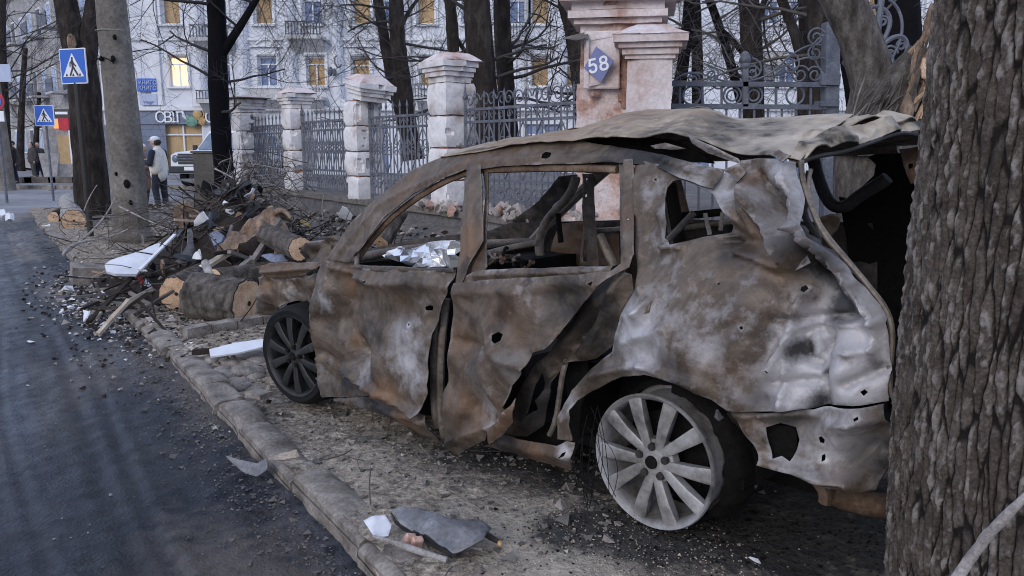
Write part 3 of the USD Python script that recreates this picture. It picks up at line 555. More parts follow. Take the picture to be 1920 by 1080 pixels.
# --- quarter panel with the broken quarter window, lamp recess and wheel arch
body_panel('quarter_panel', [(1190, 301), (1240, 308), (1290, 318), (1340, 328), (1362, 322), (1375, 310), (1388, 300), (1420, 296), (1455, 298), (1497, 304), (1500, 335), (1509, 367), (1522, 405), (1540, 440), (1570, 478), (1602, 514), (1628, 545), (1649, 573), (1662, 597), (1668, 650), (1670, 700), (1669, 750), (1610, 757), (1560, 760), (1528, 766), (1480, 769), (1436, 770), (1400, 769), (1371, 766), (1345, 745), (1320, 729), (1277, 703), (1222, 699), (1167, 706), (1115, 731), (1090, 748), (1077, 765), (1071, 798), (1074, 826), (1048, 822), (1052, 781), (1073, 731), (1115, 688), (1154, 657), (1166, 620), (1176, 592), (1203, 541), (1199, 507), (1193, 470), (1190, 422), (1188, 340)], CAR,
    holes=[[(1247, 374), (1252, 352), (1264, 339), (1279, 337), (1310, 350), (1341, 363), (1358, 382), (1366, 400), (1374, 424), (1370, 437), (1340, 443), (1304, 448), (1271, 455), (1257, 445), (1250, 410)], [(1497, 540), (1504, 537), (1508, 544), (1502, 550), (1496, 547)], [(1436, 694), (1442, 691), (1447, 696), (1441, 700)], [(1228, 335), (1232, 334), (1232, 339), (1228, 339)], [(1355, 528), (1359, 528), (1358, 532), (1354, 532)], [(1402, 610), (1408, 608), (1409, 613), (1404, 615)], [(1623, 729), (1630, 725), (1636, 731), (1629, 738)], [(1500, 492), (1512, 485), (1520, 494), (1508, 504), (1500, 502)]],
    dents=[(1388, 440, 22, -.05), (1340, 475, 40, .02), (1425, 400, 22, .02), (1440, 470, 40, -.03), (1460, 380, 24, -.05), (1500, 450, 25, .03), (1250, 560, 60, .02), (1300, 640, 60, .05), (1220, 650, 60, .04), (1400, 600, 60, .03), (1380, 740, 30, .035), (1500, 650, 28, -.05), (1600, 640, 40, -.02), (1560, 700, 40, .03), (1480, 730, 40, -.03), (1570, 560, 30, -.04), (1390, 330, 22, -.06), (1620, 690, 25, .02), (1215, 580, 20, .03)],
    creases=[((1392, 330), (1410, 440), 7, .025), ((1400, 350), (1490, 500), 7, .04), ((1440, 360), (1560, 520), 7, -.045), ((1470, 330), (1640, 600), 7, .05), ((1240, 400), (1260, 462), 5, .02), ((1257, 462), (1390, 445), 6, .03), ((1341, 355), (1395, 430), 5, .018), ((1200, 330), (1215, 540), 6, .02), ((1120, 700), (1222, 680), 6, .02), ((1222, 680), (1330, 720), 8, .03), ((1060, 790), (1115, 705), 8, .02), ((1180, 640), (1270, 610), 10, .02), ((1450, 600), (1660, 594), 4, -.03), ((1480, 620), (1465, 760), 6, .025), ((1550, 615), (1545, 760), 5, -.03), ((1548, 612), (1655, 600), 5, .02), ((1440, 720), (1530, 715), 5, -.02), ((1500, 560), (1480, 600), 6, .03), ((1410, 570), (1300, 640), 16, .015), ((1215, 585), (1235, 560), 6, .03), ((1405, 345), (1480, 470), 5, .05), ((1420, 330), (1455, 400), 5, -.05), ((1480, 310), (1520, 420), 5, .04), ((1520, 420), (1600, 530), 5, .045), ((1500, 430), (1580, 545), 5, -.05), ((1300, 455), (1385, 450), 6, -.03), ((1385, 470), (1470, 500), 7, .03), ((1495, 630), (1500, 670), 4, -.022), ((1500, 670), (1530, 685), 4, -.022), ((1530, 685), (1545, 650), 4, -.022), ((1545, 650), (1525, 618), 4, -.022), ((1525, 618), (1495, 630), 4, -.022), ((1560, 660), (1640, 655), 4, .02), ((1640, 605), (1642, 655), 4, .02), ((1445, 695), (1470, 640), 5, .03), ((1590, 720), (1660, 690), 5, -.025)],
    paint=[('r', 1600, 650, 45, .72), ('r', 1500, 710, 36, .65), ('r', 1560, 730, 45, .70), ('b', 1480, 660, 14, .45), ('b', 1645, 680, 10, .4), ('b', 1545, 700, 6, .6), ('b', 1595, 670, 8, .35), ('b', 1570, 575, 22, .6), ('b', 1530, 760, 20, .5), ('b', 1530, 500, 24, .5), ('r', 1520, 640, 25, .40), ('b', 1505, 655, 10, .5), ('r', 1240, 620, 45, .35), ('r', 1210, 600, 25, .4), ('r', 1345, 650, 20, .45), ('g', 1345, 660, 18, .3), ('r', 1480, 420, 40, .34), ('r', 1470, 330, 30, .42), ('g', 1400, 340, 16, .5), ('g', 1410, 440, 24, .4), ('g', 1460, 500, 25, .35), ('b', 1385, 460, 22, .30), ('r', 1570, 540, 30, .35), ('r', 1640, 600, 25, .5), ('r', 1350, 360, 30, .38), ('r', 1320, 345, 20, .35), ('r', 1300, 520, 60, .12), ('b', 1300, 700, 30, .35), ('r', 1080, 760, 25, .28), ('b', 1120, 710, 25, .30), ('r', 1225, 370, 30, .20), ('r', 1400, 585, 40, .12), ('r', 1180, 660, 30, .22), ('r', 1220, 685, 30, .28), ('r', 1380, 740, 25, .15), ('g', 1390, 700, 30, .2), ('b', 1430, 745, 20, .35), ('r', 1240, 460, 20, .15)], crumple=.014, res=.013, seed=23, base=(.02, .03, .0), crush=[(1460, 400, 36, 1.3), (1560, 520, 50, 1.6), (1500, 470, 36, 1.0), (1600, 660, 50, 1.3), (1480, 690, 50, 1.5), (1400, 740, 40, 1.0), (1300, 390, 60, -.6), (1210, 600, 30, 1.5), (1180, 400, 60, -.5), (1300, 540, 60, -.3)])
for nm, q, r in (('hatch_frame', [(1503, 302), (1506, 340), (1515, 370), (1530, 408), (1548, 442), (1578, 478), (1610, 514), (1636, 546), (1657, 574), (1668, 598), (1672, 650), (1673, 745)], .010), ('hatch_seal', [(1521, 318), (1519, 372), (1545, 432), (1575, 470), (1605, 506)], .007)):
    ctube(nm, [hit(x, y, -.02 if 'hatch' in nm else .004) for x, y in q], r, CAR, 'burnt_metal' if 'ridge' in nm else 'brown_steel', n=40)
# torn lips
for i, q in enumerate(([(1488, 505), (1500, 488), (1512, 478), (1520, 492)], [(1205, 592), (1222, 575), (1232, 560), (1226, 582)], [(1446, 290), (1470, 282), (1497, 292), (1480, 304)], [(1358, 318), (1376, 340), (1396, 320), (1384, 305)])):
    body_panel('torn_lip', q, CAR, off=.04, crumple=.03, res=.012, seed=60 + i, base=(.10, .15, 0), ragged=.01)
# --- rear corner below the lamp
body_panel('rear_corner', [(1373, 768), (1445, 772), (1528, 767), (1570, 757), (1667, 750), (1670, 796), (1666, 861), (1646, 917), (1603, 921), (1561, 912), (1491, 888), (1431, 874), (1413, 834), (1390, 797)], CAR, off=-.015,
    holes=[[(1438, 800), (1462, 793), (1490, 801), (1497, 826), (1489, 848), (1478, 866), (1462, 856), (1446, 861), (1441, 834)], [(1532, 822), (1538, 819), (1545, 826), (1543, 834), (1535, 832)], [(1540, 856), (1546, 853), (1547, 864), (1541, 867)], [(1627, 770), (1633, 766), (1636, 772), (1630, 775)]],
    dents=[(1600, 800, 30, .05), (1580, 850, 25, -.05), (1640, 860, 25, -.07), (1410, 800, 20, .02), (1620, 770, 20, .04), (1560, 890, 25, .03)],
    creases=[((1373, 776), (1528, 776), 4, .02), ((1430, 868), (1600, 905), 6, .03), ((1560, 800), (1600, 900), 8, .03), ((1590, 880), (1660, 800), 8, -.04), ((1570, 790), (1660, 780), 6, .03)],
    paint=[('r', 1590, 780, 40, .3), ('r', 1590, 840, 35, .38), ('b', 1640, 870, 35, .4), ('r', 1420, 800, 25, .15), ('r', 1490, 875, 40, .3), ('g', 1400, 800, 30, .3), ('g', 1590, 890, 25, .3), ('b', 1480, 790, 20, .3)], crumple=.020, res=.013, seed=24, crush=[(1600, 830, 60, 2.0), (1640, 870, 40, 2.0)])
inner('lamp_box', [(-.74, .42), (-.44, .38), (-.40, .62), (-.74, .66)], CAR, v=.60, m='soot', seed=32)
body_panel('box_lining', [(1432, 790), (1500, 795), (1500, 868), (1436, 864)], CAR, off=-.085, crumple=.015, seed=25, base=(.0, 0, .35), m='soot')
ctube('tow_bracket', [hit_v(1500, 884, .72), hit_v(1530, 900, .72), hit_v(1545, 920, .72), hit_v(1546, 942, .72)], .022, CAR, 'rusted_steel')
ctube('exhaust_pipe', [hit_v(1560, 925, .5), hit_v(1610, 940, .45), hit_v(1665, 950, .4)], .045, CAR, 'rusted_steel', sides=12)
ctube('axle_beam', [(-.05, .75, .28), (-.05, -.8, .28)], .05, CAR, 'soot')
# --- roof: buckled sheet between a near edge and a crown
near_px = [(828, 299), (880, 287), (940, 277), (1000, 268), (1082, 262), (1167, 258), (1221, 257), (1262, 250), (1300, 259), (1345, 274), (1384, 284), (1430, 291), (1470, 296), (1500, 303)]
crown_px = [(842, 289), (890, 276), (950, 265), (1005, 254), (1060, 245), (1105, 238), (1145, 219), (1195, 209), (1267, 205), (1338, 205.5), (1368, 219), (1400, 222.5), (1493, 217.5), (1600, 214.5)]
near = np.array([hit_v(x, y, .65) for x, y in near_px]); crown = np.array([hit_v(x, y, .10) for x, y in crown_px])
farr = crown * 1.0; farr[:, 1] = -.62; farr[:, 2] = np.minimum(crown[:, 2] - .075, 1.47); farr[:, 0] = np.linspace(crown[0, 0], -.5, len(crown))
def roof_paint(V):
    c = np.zeros((len(V), 3)); x = V[:, 0]
    c[:, 0] = .10 + .30 * np.clip((.1 - x) / .4, 0, 1) + .10 * nz(V, 4, 77); c[:, 1] = .34 * np.exp(-((x - .9) / .7) ** 2) + .12; return c
def roof_scorch(V):
    c = roof_paint(V); c[:, 2] = .40 * np.clip(nz(V, 2.6, 83, 4) * 2.4, 0, 1) + .25 * np.clip(nz(V, 9, 84, 3) * 2, 0, 1); c[:, 1] += .35 * np.clip(nz(V, 3.4, 85, 3) * 2, 0, 1); return c
loft_strip('roof', near, crown, CAR, n=160, mrows=28, crumple=.008, seed=41, paint=roof_scorch, bulge=.012, m='burnt_roof')
loft_strip('roof_far_half', crown + [0, -.004, -.004], farr, CAR, n=60, mrows=12, crumple=.01, seed=42, paint=roof_paint, m='burnt_roof')
# lip over the open hatch
lip = np.array([hit_v(x, y, v) for x, y, v in [(1497, 305, .64), (1532, 290, .55), (1570, 283, .42), (1610, 272, .28), (1650, 258, .12), (1688, 246, -.05), (1730, 252, -.25), (1770, 262, -.5)]])
top = np.array([hit_v(x, y, v) for x, y, v in [(1482, 297, .64), (1515, 268, .5), (1555, 250, .38), (1600, 236, .24), (1640, 226, .10), (1680, 222, -.06), (1722, 236, -.26), (1765, 250, -.5)]])
top2 = np.array([hit_v(x, y, v) for x, y, v in [(1440, 292, .62), (1450, 262, .42), (1480, 242, .30), (1530, 230, .18), (1590, 222, .05), (1640, 217, -.1), (1690, 222, -.3), (1740, 238, -.5)]])
loft_strip('hatch_lip', lip, top, CAR, n=180, mrows=20, crumple=.036, seed=43, m='burnt_roof', paint=lambda V: np.stack([.42 + .3 * nz(V, 11, 3), 0 * V[:, 0], .30 + .8 * nz(V, 8, 8)], -1))
loft_strip('roof_tail', top, top2, CAR, n=90, mrows=14, crumple=.018, seed=44, base=(.25, .10, 0), m='burnt_roof')
ctube('hatch_lip_edge', lip + [0, .01, -.008], .008, CAR, 'dark_metal', n=40)
# gash under the buckled roof edge
body_panel('gash_lining', [(1082, 266), (1130, 258), (1200, 254), (1262, 262), (1320, 284), (1345, 305), (1300, 302), (1221, 288), (1160, 280)], CAR, m='soot', vfun=.50, crumple=.02, seed=45)
body_panel('gash_plate', [(1222, 272), (1250, 268), (1284, 280), (1262, 282), (1232, 278)], CAR, vfun=.585, crumple=.01, seed=46, base=(.2, .1, 0), res=.012)
body_panel('gash_strut', [(1290, 250), (1306, 262), (1384, 296), (1390, 306), (1330, 290), (1298, 270)], CAR, vfun=.66, crumple=.012, seed=47, base=(.22, .1, 0), res=.012)
body_panel('roof_hole_dark', [(1345, 214), (1374, 222), (1376, 240), (1352, 240), (1342, 230)], CAR, m='soot', vfun=.12, crumple=.01, seed=48, res=.012)  # dark sheet standing in for the shade inside the roof hole
# --- far side, floor, bulkheads
def far_side(u, w): return -float(side(u, w))
fs = [hit(x, y, 0, True)[[0, 2]] for x, y in [(640, 474), (675, 471), (775, 449), (851, 440), (915, 433), (955, 418), (1000, 416), (1050, 415), (1100, 414), (1160, 412), (1230, 410)]]
fu = np.array(fs)
inner('far_doors', [(2.6, .2)] + [tuple(p) for p in fu] + [(-.1, fu[-1][1]), (-.1, .2)], CAR, m='burnt_metal', v=far_side, crumple=.02, seed=33, res=.05)
inner('far_quarter', [(.05, .2), (.05, 1.38), (-.2, 1.45), (-.72, 1.42), (-.92, 1.0), (-.92, .25)], CAR, m='soot', v=lambda u, w: -float(side(u, w)) + .0, seed=34, res=.04,
      holes=[[tuple(hit(x, y, 0, True)[[0, 2]]) for x, y in [(1530, 292), (1570, 284), (1612, 276), (1644, 306), (1641, 328), (1616, 350), (1592, 372), (1566, 366), (1548, 340)]]])
body_panel('far_front_wing', [(915, 436), (953, 418), (964, 411), (1027, 360), (1050, 330), (1085, 326), (1082, 340), (1067, 357), (1040, 385), (1019, 422), (1010, 456), (1005, 500), (912, 500)], CAR, far=True, crumple=.025, seed=35, base=(.05, .1, .15), holes=[[(985, 412), (991, 408), (994, 416), (988, 421)], [(986, 436), (991, 434), (992, 441), (987, 442)]])
body_panel('far_pillar', [(1090, 326), (1112, 326), (1116, 420), (1124, 500), (1090, 500), (1093, 420)], CAR, vfun=-.62, crumple=.008, seed=36, base=(.05, 0, .05), holes=[[(1096, 335), (1100, 335), (1100, 340), (1096, 340)], [(1096, 360), (1100, 360), (1100, 369), (1096, 369)], [(1096, 450), (1103, 450), (1103, 490), (1096, 490)]], res=.015)
body_panel('far_rear_door_skin', [(1049, 418), (1163, 414), (1165, 500), (1030, 500), (1040, 450)], CAR, vfun=-.80, crumple=.015, seed=37, base=(0, .5, .05))
ctube('seat_rail', [hit_v(x, y, -.1) for x, y in [(912, 476), (960, 464), (1009, 455)]], .02, CAR, 'brown_steel')
ctube('seat_strut', [hit_v(x, y, .15) for x, y in [(1124, 441), (1138, 470), (1152, 500)]], .022, CAR, 'brown_steel')
ctube('door_bar', [hit_v(x, y, -.7) for x, y in [(1115, 432), (1140, 431), (1165, 429)]], .016, CAR, 'brown_steel')
ctube('inner_post', [hit_v(x, y, -.5) for x, y in [(1046, 400), (1049, 430), (1052, 455)]], .018, CAR, 'soot')
ctube('diagonal_brace', [hit_v(x, y, -.55) for x, y in [(1080, 332), (1062, 372), (1025, 415), (1012, 450), (1016, 490)]], .03, CAR, 'brown_steel')
for i in range(16):
    a = RNG.uniform([925, 474], [1010, 500]); c = a + RNG.uniform([-35, -14], [35, 14]); 
    ctube('seat_spring', [hit_v(a[0], a[1], .2), hit_v((a[0] + c[0]) / 2, (a[1] + c[1]) / 2 + RNG.uniform(-6, 6), .1), hit_v(c[0], c[1], 0)], RNG.uniform(.006, .014), CAR, RNG.choice(['rusted_steel', 'brown_steel', 'soot']))
# quarter-window view: bars of the far side
for a, c, v, r, m in (((1267, 338), (1288, 420), -.1, .028, 'rusted_steel'), ((1256, 345), (1276, 460), .2, .03, 'soot'), ((1322, 400), (1331, 440), .3, .010, 'branch_pale'), ((1355, 398), (1351, 432), .3, .010, 'grey_wood'), ((1280, 405), (1372, 396), .1, .018, 'soot'), ((1265, 430), (1372, 415), .1, .014, 'brown_steel'), ((1254, 448), (1300, 400), .35, .016, 'brown_steel')):
    ctube('seat_frame_bar', [hit_v(*a, v), hit_v(*c, v)], r, CAR, m)
# hatch interior
ctube('window_tube', [hit_v(x, y, -.50) for x, y in [(1524, 297), (1534, 330), (1548, 367), (1562, 384), (1580, 388), (1605, 372), (1640, 350), (1664, 333)]], .03, CAR, 'dark_metal', n=40, sides=12)
ctube('pillar_cable', [hit_v(x, y, .45) for x, y in [(1504, 330), (1512, 370), (1508, 400), (1524, 430), (1535, 455)]], .013, CAR, 'dark_metal', n=24)
ctube('pillar_cable', [hit_v(x, y, .42) for x, y in [(1516, 320), (1520, 380), (1532, 420), (1540, 445)]], .010, CAR, 'brown_steel', n=24)
body_panel('inner_bracket', [(1535, 410), (1560, 400), (1580, 402), (1575, 415), (1565, 432), (1552, 445), (1540, 430)], CAR, vfun=.35, crumple=.03, seed=38, base=(.1, .1, .2), res=.012)
body_panel('charred_lining', [(1690, 280), (1745, 270), (1745, 335), (1715, 345), (1700, 310)], CAR, vfun=-.45, crumple=.03, seed=39, base=(0, .6, .1), res=.02, holes=[[(1708, 308), (1716, 305), (1718, 314), (1710, 318)]])
def cbox(name, u0, u1, v0, v1, w0, w1, m, parent=CAR, sub=.12, amp=.01, seed=0):
    b = trimesh.creation.box((u1 - u0, v1 - v0, w1 - w0)); b.apply_translation(((u0 + u1) / 2, (v0 + v1) / 2, (w0 + w1) / 2)); b = b.subdivide_to_size(sub)
    b = rough(b, amp, 5, seed); b.vertices = cw(b.vertices); return obj(name, b, m, parent, smooth=35)
cbox('floor', -.30, 2.5, -.84, .74, .22, .27, 'soot')
cbox('luggage_floor', -.72, .1, -.80, .55, .40, .52, 'soot', seed=1, amp=.03)
cbox('rear_sill_bar', -.80, -.68, -.78, .40, .40, .60, 'soot', seed=9, amp=.03)
cbox('dashboard', 1.86, 2.25, -.80, .70, .55, .86, 'soot', seed=2, amp=.03)
cbox('firewall', 2.24, 2.34, -.80, .74, .2, .92, 'soot', seed=3, amp=.02)
cbox('centre_tunnel', .3, 2.0, -.14, .14, .26, .46, 'soot', seed=4, amp=.02)
cbox('seat_base', .95, 1.45, -.62, -.16, .26, .55, 'dark_metal', seed=5, amp=.03)
cbox('seat_base', .95, 1.45, .16, .62, .26, .52, 'dark_metal', seed=6, amp=.03)
cbox('rear_seat_base', .05, .55, -.62, .60, .26, .55, 'soot', seed=7, amp=.03)
ctube('windscreen_header', [(1.50, .62, 1.44), (1.58, 0, 1.47), (1.50, -.62, 1.42)], .035, CAR, 'brown_steel', n=16)
ctube('far_roof_rail', [tuple(x) for x in farr[::3]] , .035, CAR, 'brown_steel', n=20)
ctube('far_windscreen_pillar', [(1.45, -.64, 1.42), (1.9, -.74, 1.18), (2.35, -.83, .9)], .035, CAR, 'brown_steel', n=14)
ctube('cowl_edge', [(2.28, .78, .93), (2.40, .3, .95), (2.42, -.3, .94), (2.30, -.8, .92)], .03, CAR, 'brown_steel', n=20)
ctube('far_door_post', [(1.15, -.68, 1.42), (1.10, -.80, 1.1), (1.08, -.86, .8)], .035, CAR, 'brown_steel')
# --- crushed front end
body_panel('bonnet_scrap', [(489, 500), (508, 492), (560, 493), (601, 492), (604, 500), (582, 511), (556, 519), (534, 523), (497, 516)], CAR, vfun=.80, crumple=.03, seed=51, base=(.02, .3, 0), res=.014, creases=[((495, 510), (590, 503), 5, .03)])
body_panel('front_wing', [(490, 518), (540, 524), (585, 514), (602, 508), (606, 560), (600, 640), (588, 610), (575, 585), (556, 570), (540, 568), (522, 574), (508, 590), (498, 582), (486, 560)], CAR, vfun=.78, crumple=.075, seed=52, base=(.08, .12, .06), res=.014, ragged=.02, paint=[('g', 510, 530, 18, .4), ('r', 540, 550, 20, .25)])
body_panel('engine_bay_side', [(560, 470), (590, 452), (628, 444), (636, 460), (618, 484), (606, 500), (570, 500)], CAR, vfun=.55, crumple=.08, seed=53, base=(.1, .1, .1), res=.016, ragged=.015)
body_panel('bonnet_fold', [(586, 444), (630, 440), (662, 452), (640, 470), (600, 466)], CAR, vfun=.35, crumple=.05, seed=54, base=(.0, .05, .2), res=.016, ragged=.015)
cbox('engine_block', 2.5, 3.1, -.5, .45, .35, .78, 'dark_metal', seed=8, amp=.07, sub=.07)
cbox('far_wing', 2.35, 3.05, -.86, -.72, .4, .88, 'burnt_metal', seed=10, amp=.05, sub=.08)
# --- wheels
def wheel(name, u, v, w, normal_ang, R, sooty, label):
    c = cw((u, v, w)); n = np.array([math.cos(normal_ang), math.sin(normal_ang), -.02]); n /= np.linalg.norm(n)
    t = np.cross([0, 0, 1.0], n); t /= np.linalg.norm(t); up = np.cross(n, t)
    W = thing(name, label, 'wheel') if False else None
    m = 'alloy_sooty' if sooty else 'alloy'
    def rev(prof, sec=64, a0=0, a1=2 * np.pi):
        prof = np.asarray(prof, float); A = np.linspace(a0, a1, sec + 1); V = []
        for a in A: V.append(np.c_[prof[:, 0] * math.cos(a), prof[:, 0] * math.sin(a), prof[:, 1]])
        V = np.array(V); k = len(prof); i, j = np.meshgrid(np.arange(sec), np.arange(k - 1), indexing='ij'); q = i * k + j
        Q = np.stack([q, q + k, q + k + 1, q + 1], -1).reshape(-1, 4)
        return trimesh.Trimesh(V.reshape(-1, 3), np.vstack([Q[:, [0, 1, 2]], Q[:, [0, 2, 3]]]), process=True)
    def put(x, am, sm=35, nm='rim', par=CAR, rg=0):
        x = place(x, c, t, up, n)
        if rg: x = rough(x, rg, 14, 5)
        return obj(nm, x, am, par, smooth=sm)
    rimp = put(rev([(R - .03, -.20), (R - .03, -.035), (R - .016, -.012), (R - .004, .0), (R, -.006), (R, -.016), (R - .012, -.022), (R - .022, -.04), (R - .022, -.19), (R, -.20), (R, -.21), (R - .03, -.21), (R - .03, -.20)]), m, nm='rim')
    hub = rev([(0, .0), (.022, .0), (.03, -.012), (.062, -.014), (.085, -.028), (.09, -.06), (0, -.07)], 40); put(hub, m, nm='hub', par=rimp)
    put(rev([(0, .003), (.024, .003), (.027, -.01), (0, -.012)], 24), 'soot', nm='hub_cap', par=rimp)
    for i in range(5):
        a = 2 * np.pi * i / 5 + (.36 if not sooty else .1)
        y = rev([(0, -.004), (.014, -.004), (.017, -.02), (0, -.02)], 10); y.apply_translation((.060 * math.cos(a), .060 * math.sin(a), .003)); put(y, 'soot' if sooty else 'dark_metal', nm='wheel_nut', par=rimp)
        for sgn in (-1, 1):
            b = a + np.pi / 5 + sgn * .225; b2 = a + np.pi / 5 + sgn * .30
            p0 = np.array([math.cos(b - sgn * .02), math.sin(b - sgn * .02)]) * .055; p1 = np.array([math.cos(b2), math.sin(b2)]) * (R - .014)
            dv = (p1 - p0) / np.linalg.norm(p1 - p0); pv = np.array([-dv[1], dv[0]])
            h0, h1 = .018, .031
            pts = []
            for P, h, z0, zz in ((p0, h0, -.012, -.05), (p0 * .45 + p1 * .55, (h0 + h1) / 2, -.004, -.045), (p1, h1, -.012, -.05)):
                for e in (-1, 1):
                    pts += [[*(P + pv * h * e), z0 - .006], [*(P + pv * h * .62 * e), z0], [*(P + pv * h * .8 * e), zz]]
            put(trimesh.convex.convex_hull(np.array(pts)), m, nm='spoke', par=rimp)
    put(rev([(.0, -.13), (.17, -.13), (.17, -.15), (0, -.15)], 40), 'soot', nm='brake_disc', par=rimp)
    return c, t, up, n, rev, put
R_ = .265
c, t, up, n, rev, put = wheel('rear_wheel', 0, .90, .30, math.radians(-133.5), R_, False, '')
x = rev([(R_ - .01, -.10), (R_ + .022, -.11), (R_ + .045, -.15), (R_ + .055, -.22), (R_ + .045, -.27), (R_ + .02, -.28), (R_ + .01, -.2), (R_ - .01, -.10)], 72, -.75, 1.5); put(x, 'soot', nm='tyre_carcass', rg=.024)
x = rev([(R_ + .0, -.16), (R_ + .025, -.17), (R_ + .03, -.26), (R_ + .0, -.27), (R_ + .0, -.16)], 60, 1.5, 5.53); put(x, 'soot', nm='tyre_bead', rg=.012)
for i, (px, py, px2, py2, nn) in enumerate(((1330, 880, 1372, 800, .0), (1368, 760, 1390, 850, 0), (1345, 770, 1368, 850, 0))):
    a, b = at(px, py, 2.80), at(px2, py2, 2.86); mid = (a + b) / 2 + RNG.normal(0, .02, 3)
    obj('tyre_shred', rough(tube(spline([a, mid, b], 10), [.006, .014, .022, .03, .036, .032, .024, .016, .012, .005], 5), .006, 30), 'grey_plastic' if i == 2 else 'dark_metal', CAR, smooth=40)
for i in range(16):                                                         # steel cords of the burnt tyre
    px, py = RNG.uniform(1090, 1122), RNG.uniform(760, 860); a = at(px, py, 3.02); b = at(px + RNG.uniform(-18, 35), 930 + RNG.uniform(-30, 30), 2.86)
    obj('tyre_cord', tube(spline([a, (a + b) / 2 + RNG.normal(0, .03, 3), b], 8), .0016, 4), 'soot', CAR)
c, t, up, n, rev, put = wheel('front_wheel', 2.8, .87, .315, math.radians(-126.7), R_, True, '')
x = rev([(R_ - .006, -.005), (R_ + .03, .0), (R_ + .048, -.02), (R_ + .06, -.05), (R_ + .062, -.20), (R_ + .04, -.24), (R_ - .01, -.23)], 72); put(x, 'burnt_rubber', nm='tyre', rg=.008)
# wheel wells
for u0, vv in ((0, .60), (2.8, .5)):
    A = np.linspace(-.1, np.pi + .1, 22); pr = []
    for a in A:
        for v in (.84 if u0 == 0 else .72, vv - .25): pr.append((u0 + .40 * math.cos(a), v, .34 + .38 * math.sin(a)))
    V = np.array(pr); F = []
    for i in range(len(A) - 1): F += [[2 * i, 2 * i + 1, 2 * i + 3], [2 * i, 2 * i + 3, 2 * i + 2]]
    W = cw(V); N = trimesh.Trimesh(W, np.array(F), process=False).vertex_normals; V2, F2 = solidify(W, np.array(F), N, .01)
    obj('wheel_well', trimesh.Trimesh(V2, F2, process=False), 'soot', CAR, smooth=True)
    cbox('well_back', u0 - .42, u0 + .42, vv - .32, vv - .28, .1, .75, 'soot')
# crumpled foil lying on the dashboard side
vv = []
F = []
g2 = np.random.default_rng(5)
fp = np.array([(724, 478), (745, 462), (768, 470), (790, 458), (815, 452), (840, 449), (862, 452), (866, 500), (840, 501), (800, 500), (770, 500), (745, 492)], float)
P, T = grid_fill(np.array([hit_v(x, y, .45)[[0, 2]] for x, y in fp]), [], .035, 8, .01)
V = cw(np.c_[P[:, 0], .45 + g2.uniform(-.05, .05, len(P)), P[:, 1]]); N = trimesh.Trimesh(V, T, process=False).vertex_normals
V2, F2 = solidify(V, T, N, .002)
obj('foil_sheet', trimesh.Trimesh(V2, F2, process=False), 'foil', label='crumpled bright silver foil sheet inside the front window of the wreck', cat='foil')
# ------------------------------------------------------------------ boundary: low wall, brick piers, iron fence
FD = np.array([-.589, .808]); FN = np.array([-.808, -.589])          # along the fence (away), and its face towards the street
PW = {0: (.95, 7.5), 1: (-.72, 9.79), 2: (-2.13, 11.7), 3: (-3.67, 14.0), 4: (-5.22, 16.2)}
WT = .85                                                              # top of the low wall
ax3 = lambda d: np.array([d[0], d[1], 0.0])
def fbox(c, a, b, h, z0, ch=.01, twist=0, sub=None, amp=0, seed=0):
    "box of a (along fence) x b (across) x h standing on z0"
    m = box(a, b, h, ch=ch)
    if sub: m = trimesh.creation.box((a, b, h)).subdivide_to_size(sub); m = rough(m, amp, 3.5, seed, 4)
    m.apply_transform(rotz(math.atan2(FD[1], FD[0]) + twist)); m.apply_translation((c[0], c[1], z0 + h / 2)); return m
wall = thing('low_wall', 'low grey rendered wall carrying the iron fence and white piers', 'wall')
ks = sorted(PW)
pts = [np.array(PW[k]) for k in ks]
a0, a1 = pts[0] - FD * .3, pts[-1] + FD * 1.2
L = np.linalg.norm(a1 - a0); n = 9
for i in range(n):
    p, q = a0 + (a1 - a0) * i / n, a0 + (a1 - a0) * (i + 1) / n; c = (p + q) / 2
    obj('wall_block', fbox(c, L / n - .012, .44, WT - .06 + .5, -.5, sub=.14, amp=.02, seed=i), 'wall_grey', wall, smooth=30)
    obj('coping_stone', fbox(c, L / n - .02, .56, .075, WT - .06, sub=.12, amp=.014, seed=i + 40), 'concrete', wall, smooth=30)
def bulge_block(w, d, h, bul, seed, broken=0.0):
    "one rusticated block, its faces swelling"
    m = trimesh.creation.box((w, d, h)).subdivide_to_size(.055); v = m.vertices
    k = 1 - (2 * v[:, 2] / h) ** 4
    s = 1 + bul * k[:, None] / np.array([w, d]) * 2
    v[:, :2] *= s; m.vertices = v
    m = rough(m, .012, 7, seed, 4)
    if broken:
        v = m.vertices; q = nz(v, 4.5, seed + 5, 3); inside = (q > .42 - broken * .2) & (np.abs(v[:, 0]) > w * .3)
        v[inside, 0] *= .80; v[inside, 1] *= .93; m.vertices = v
    return m
def turn(m, c, z, twist=0, tilt=(0, 0)):
    T = trimesh.transformations.euler_matrix(tilt[0], tilt[1], math.atan2(FD[1], FD[0]) + twist); T[:3, 3] = (c[0], c[1], z); m.apply_transform(T); return m
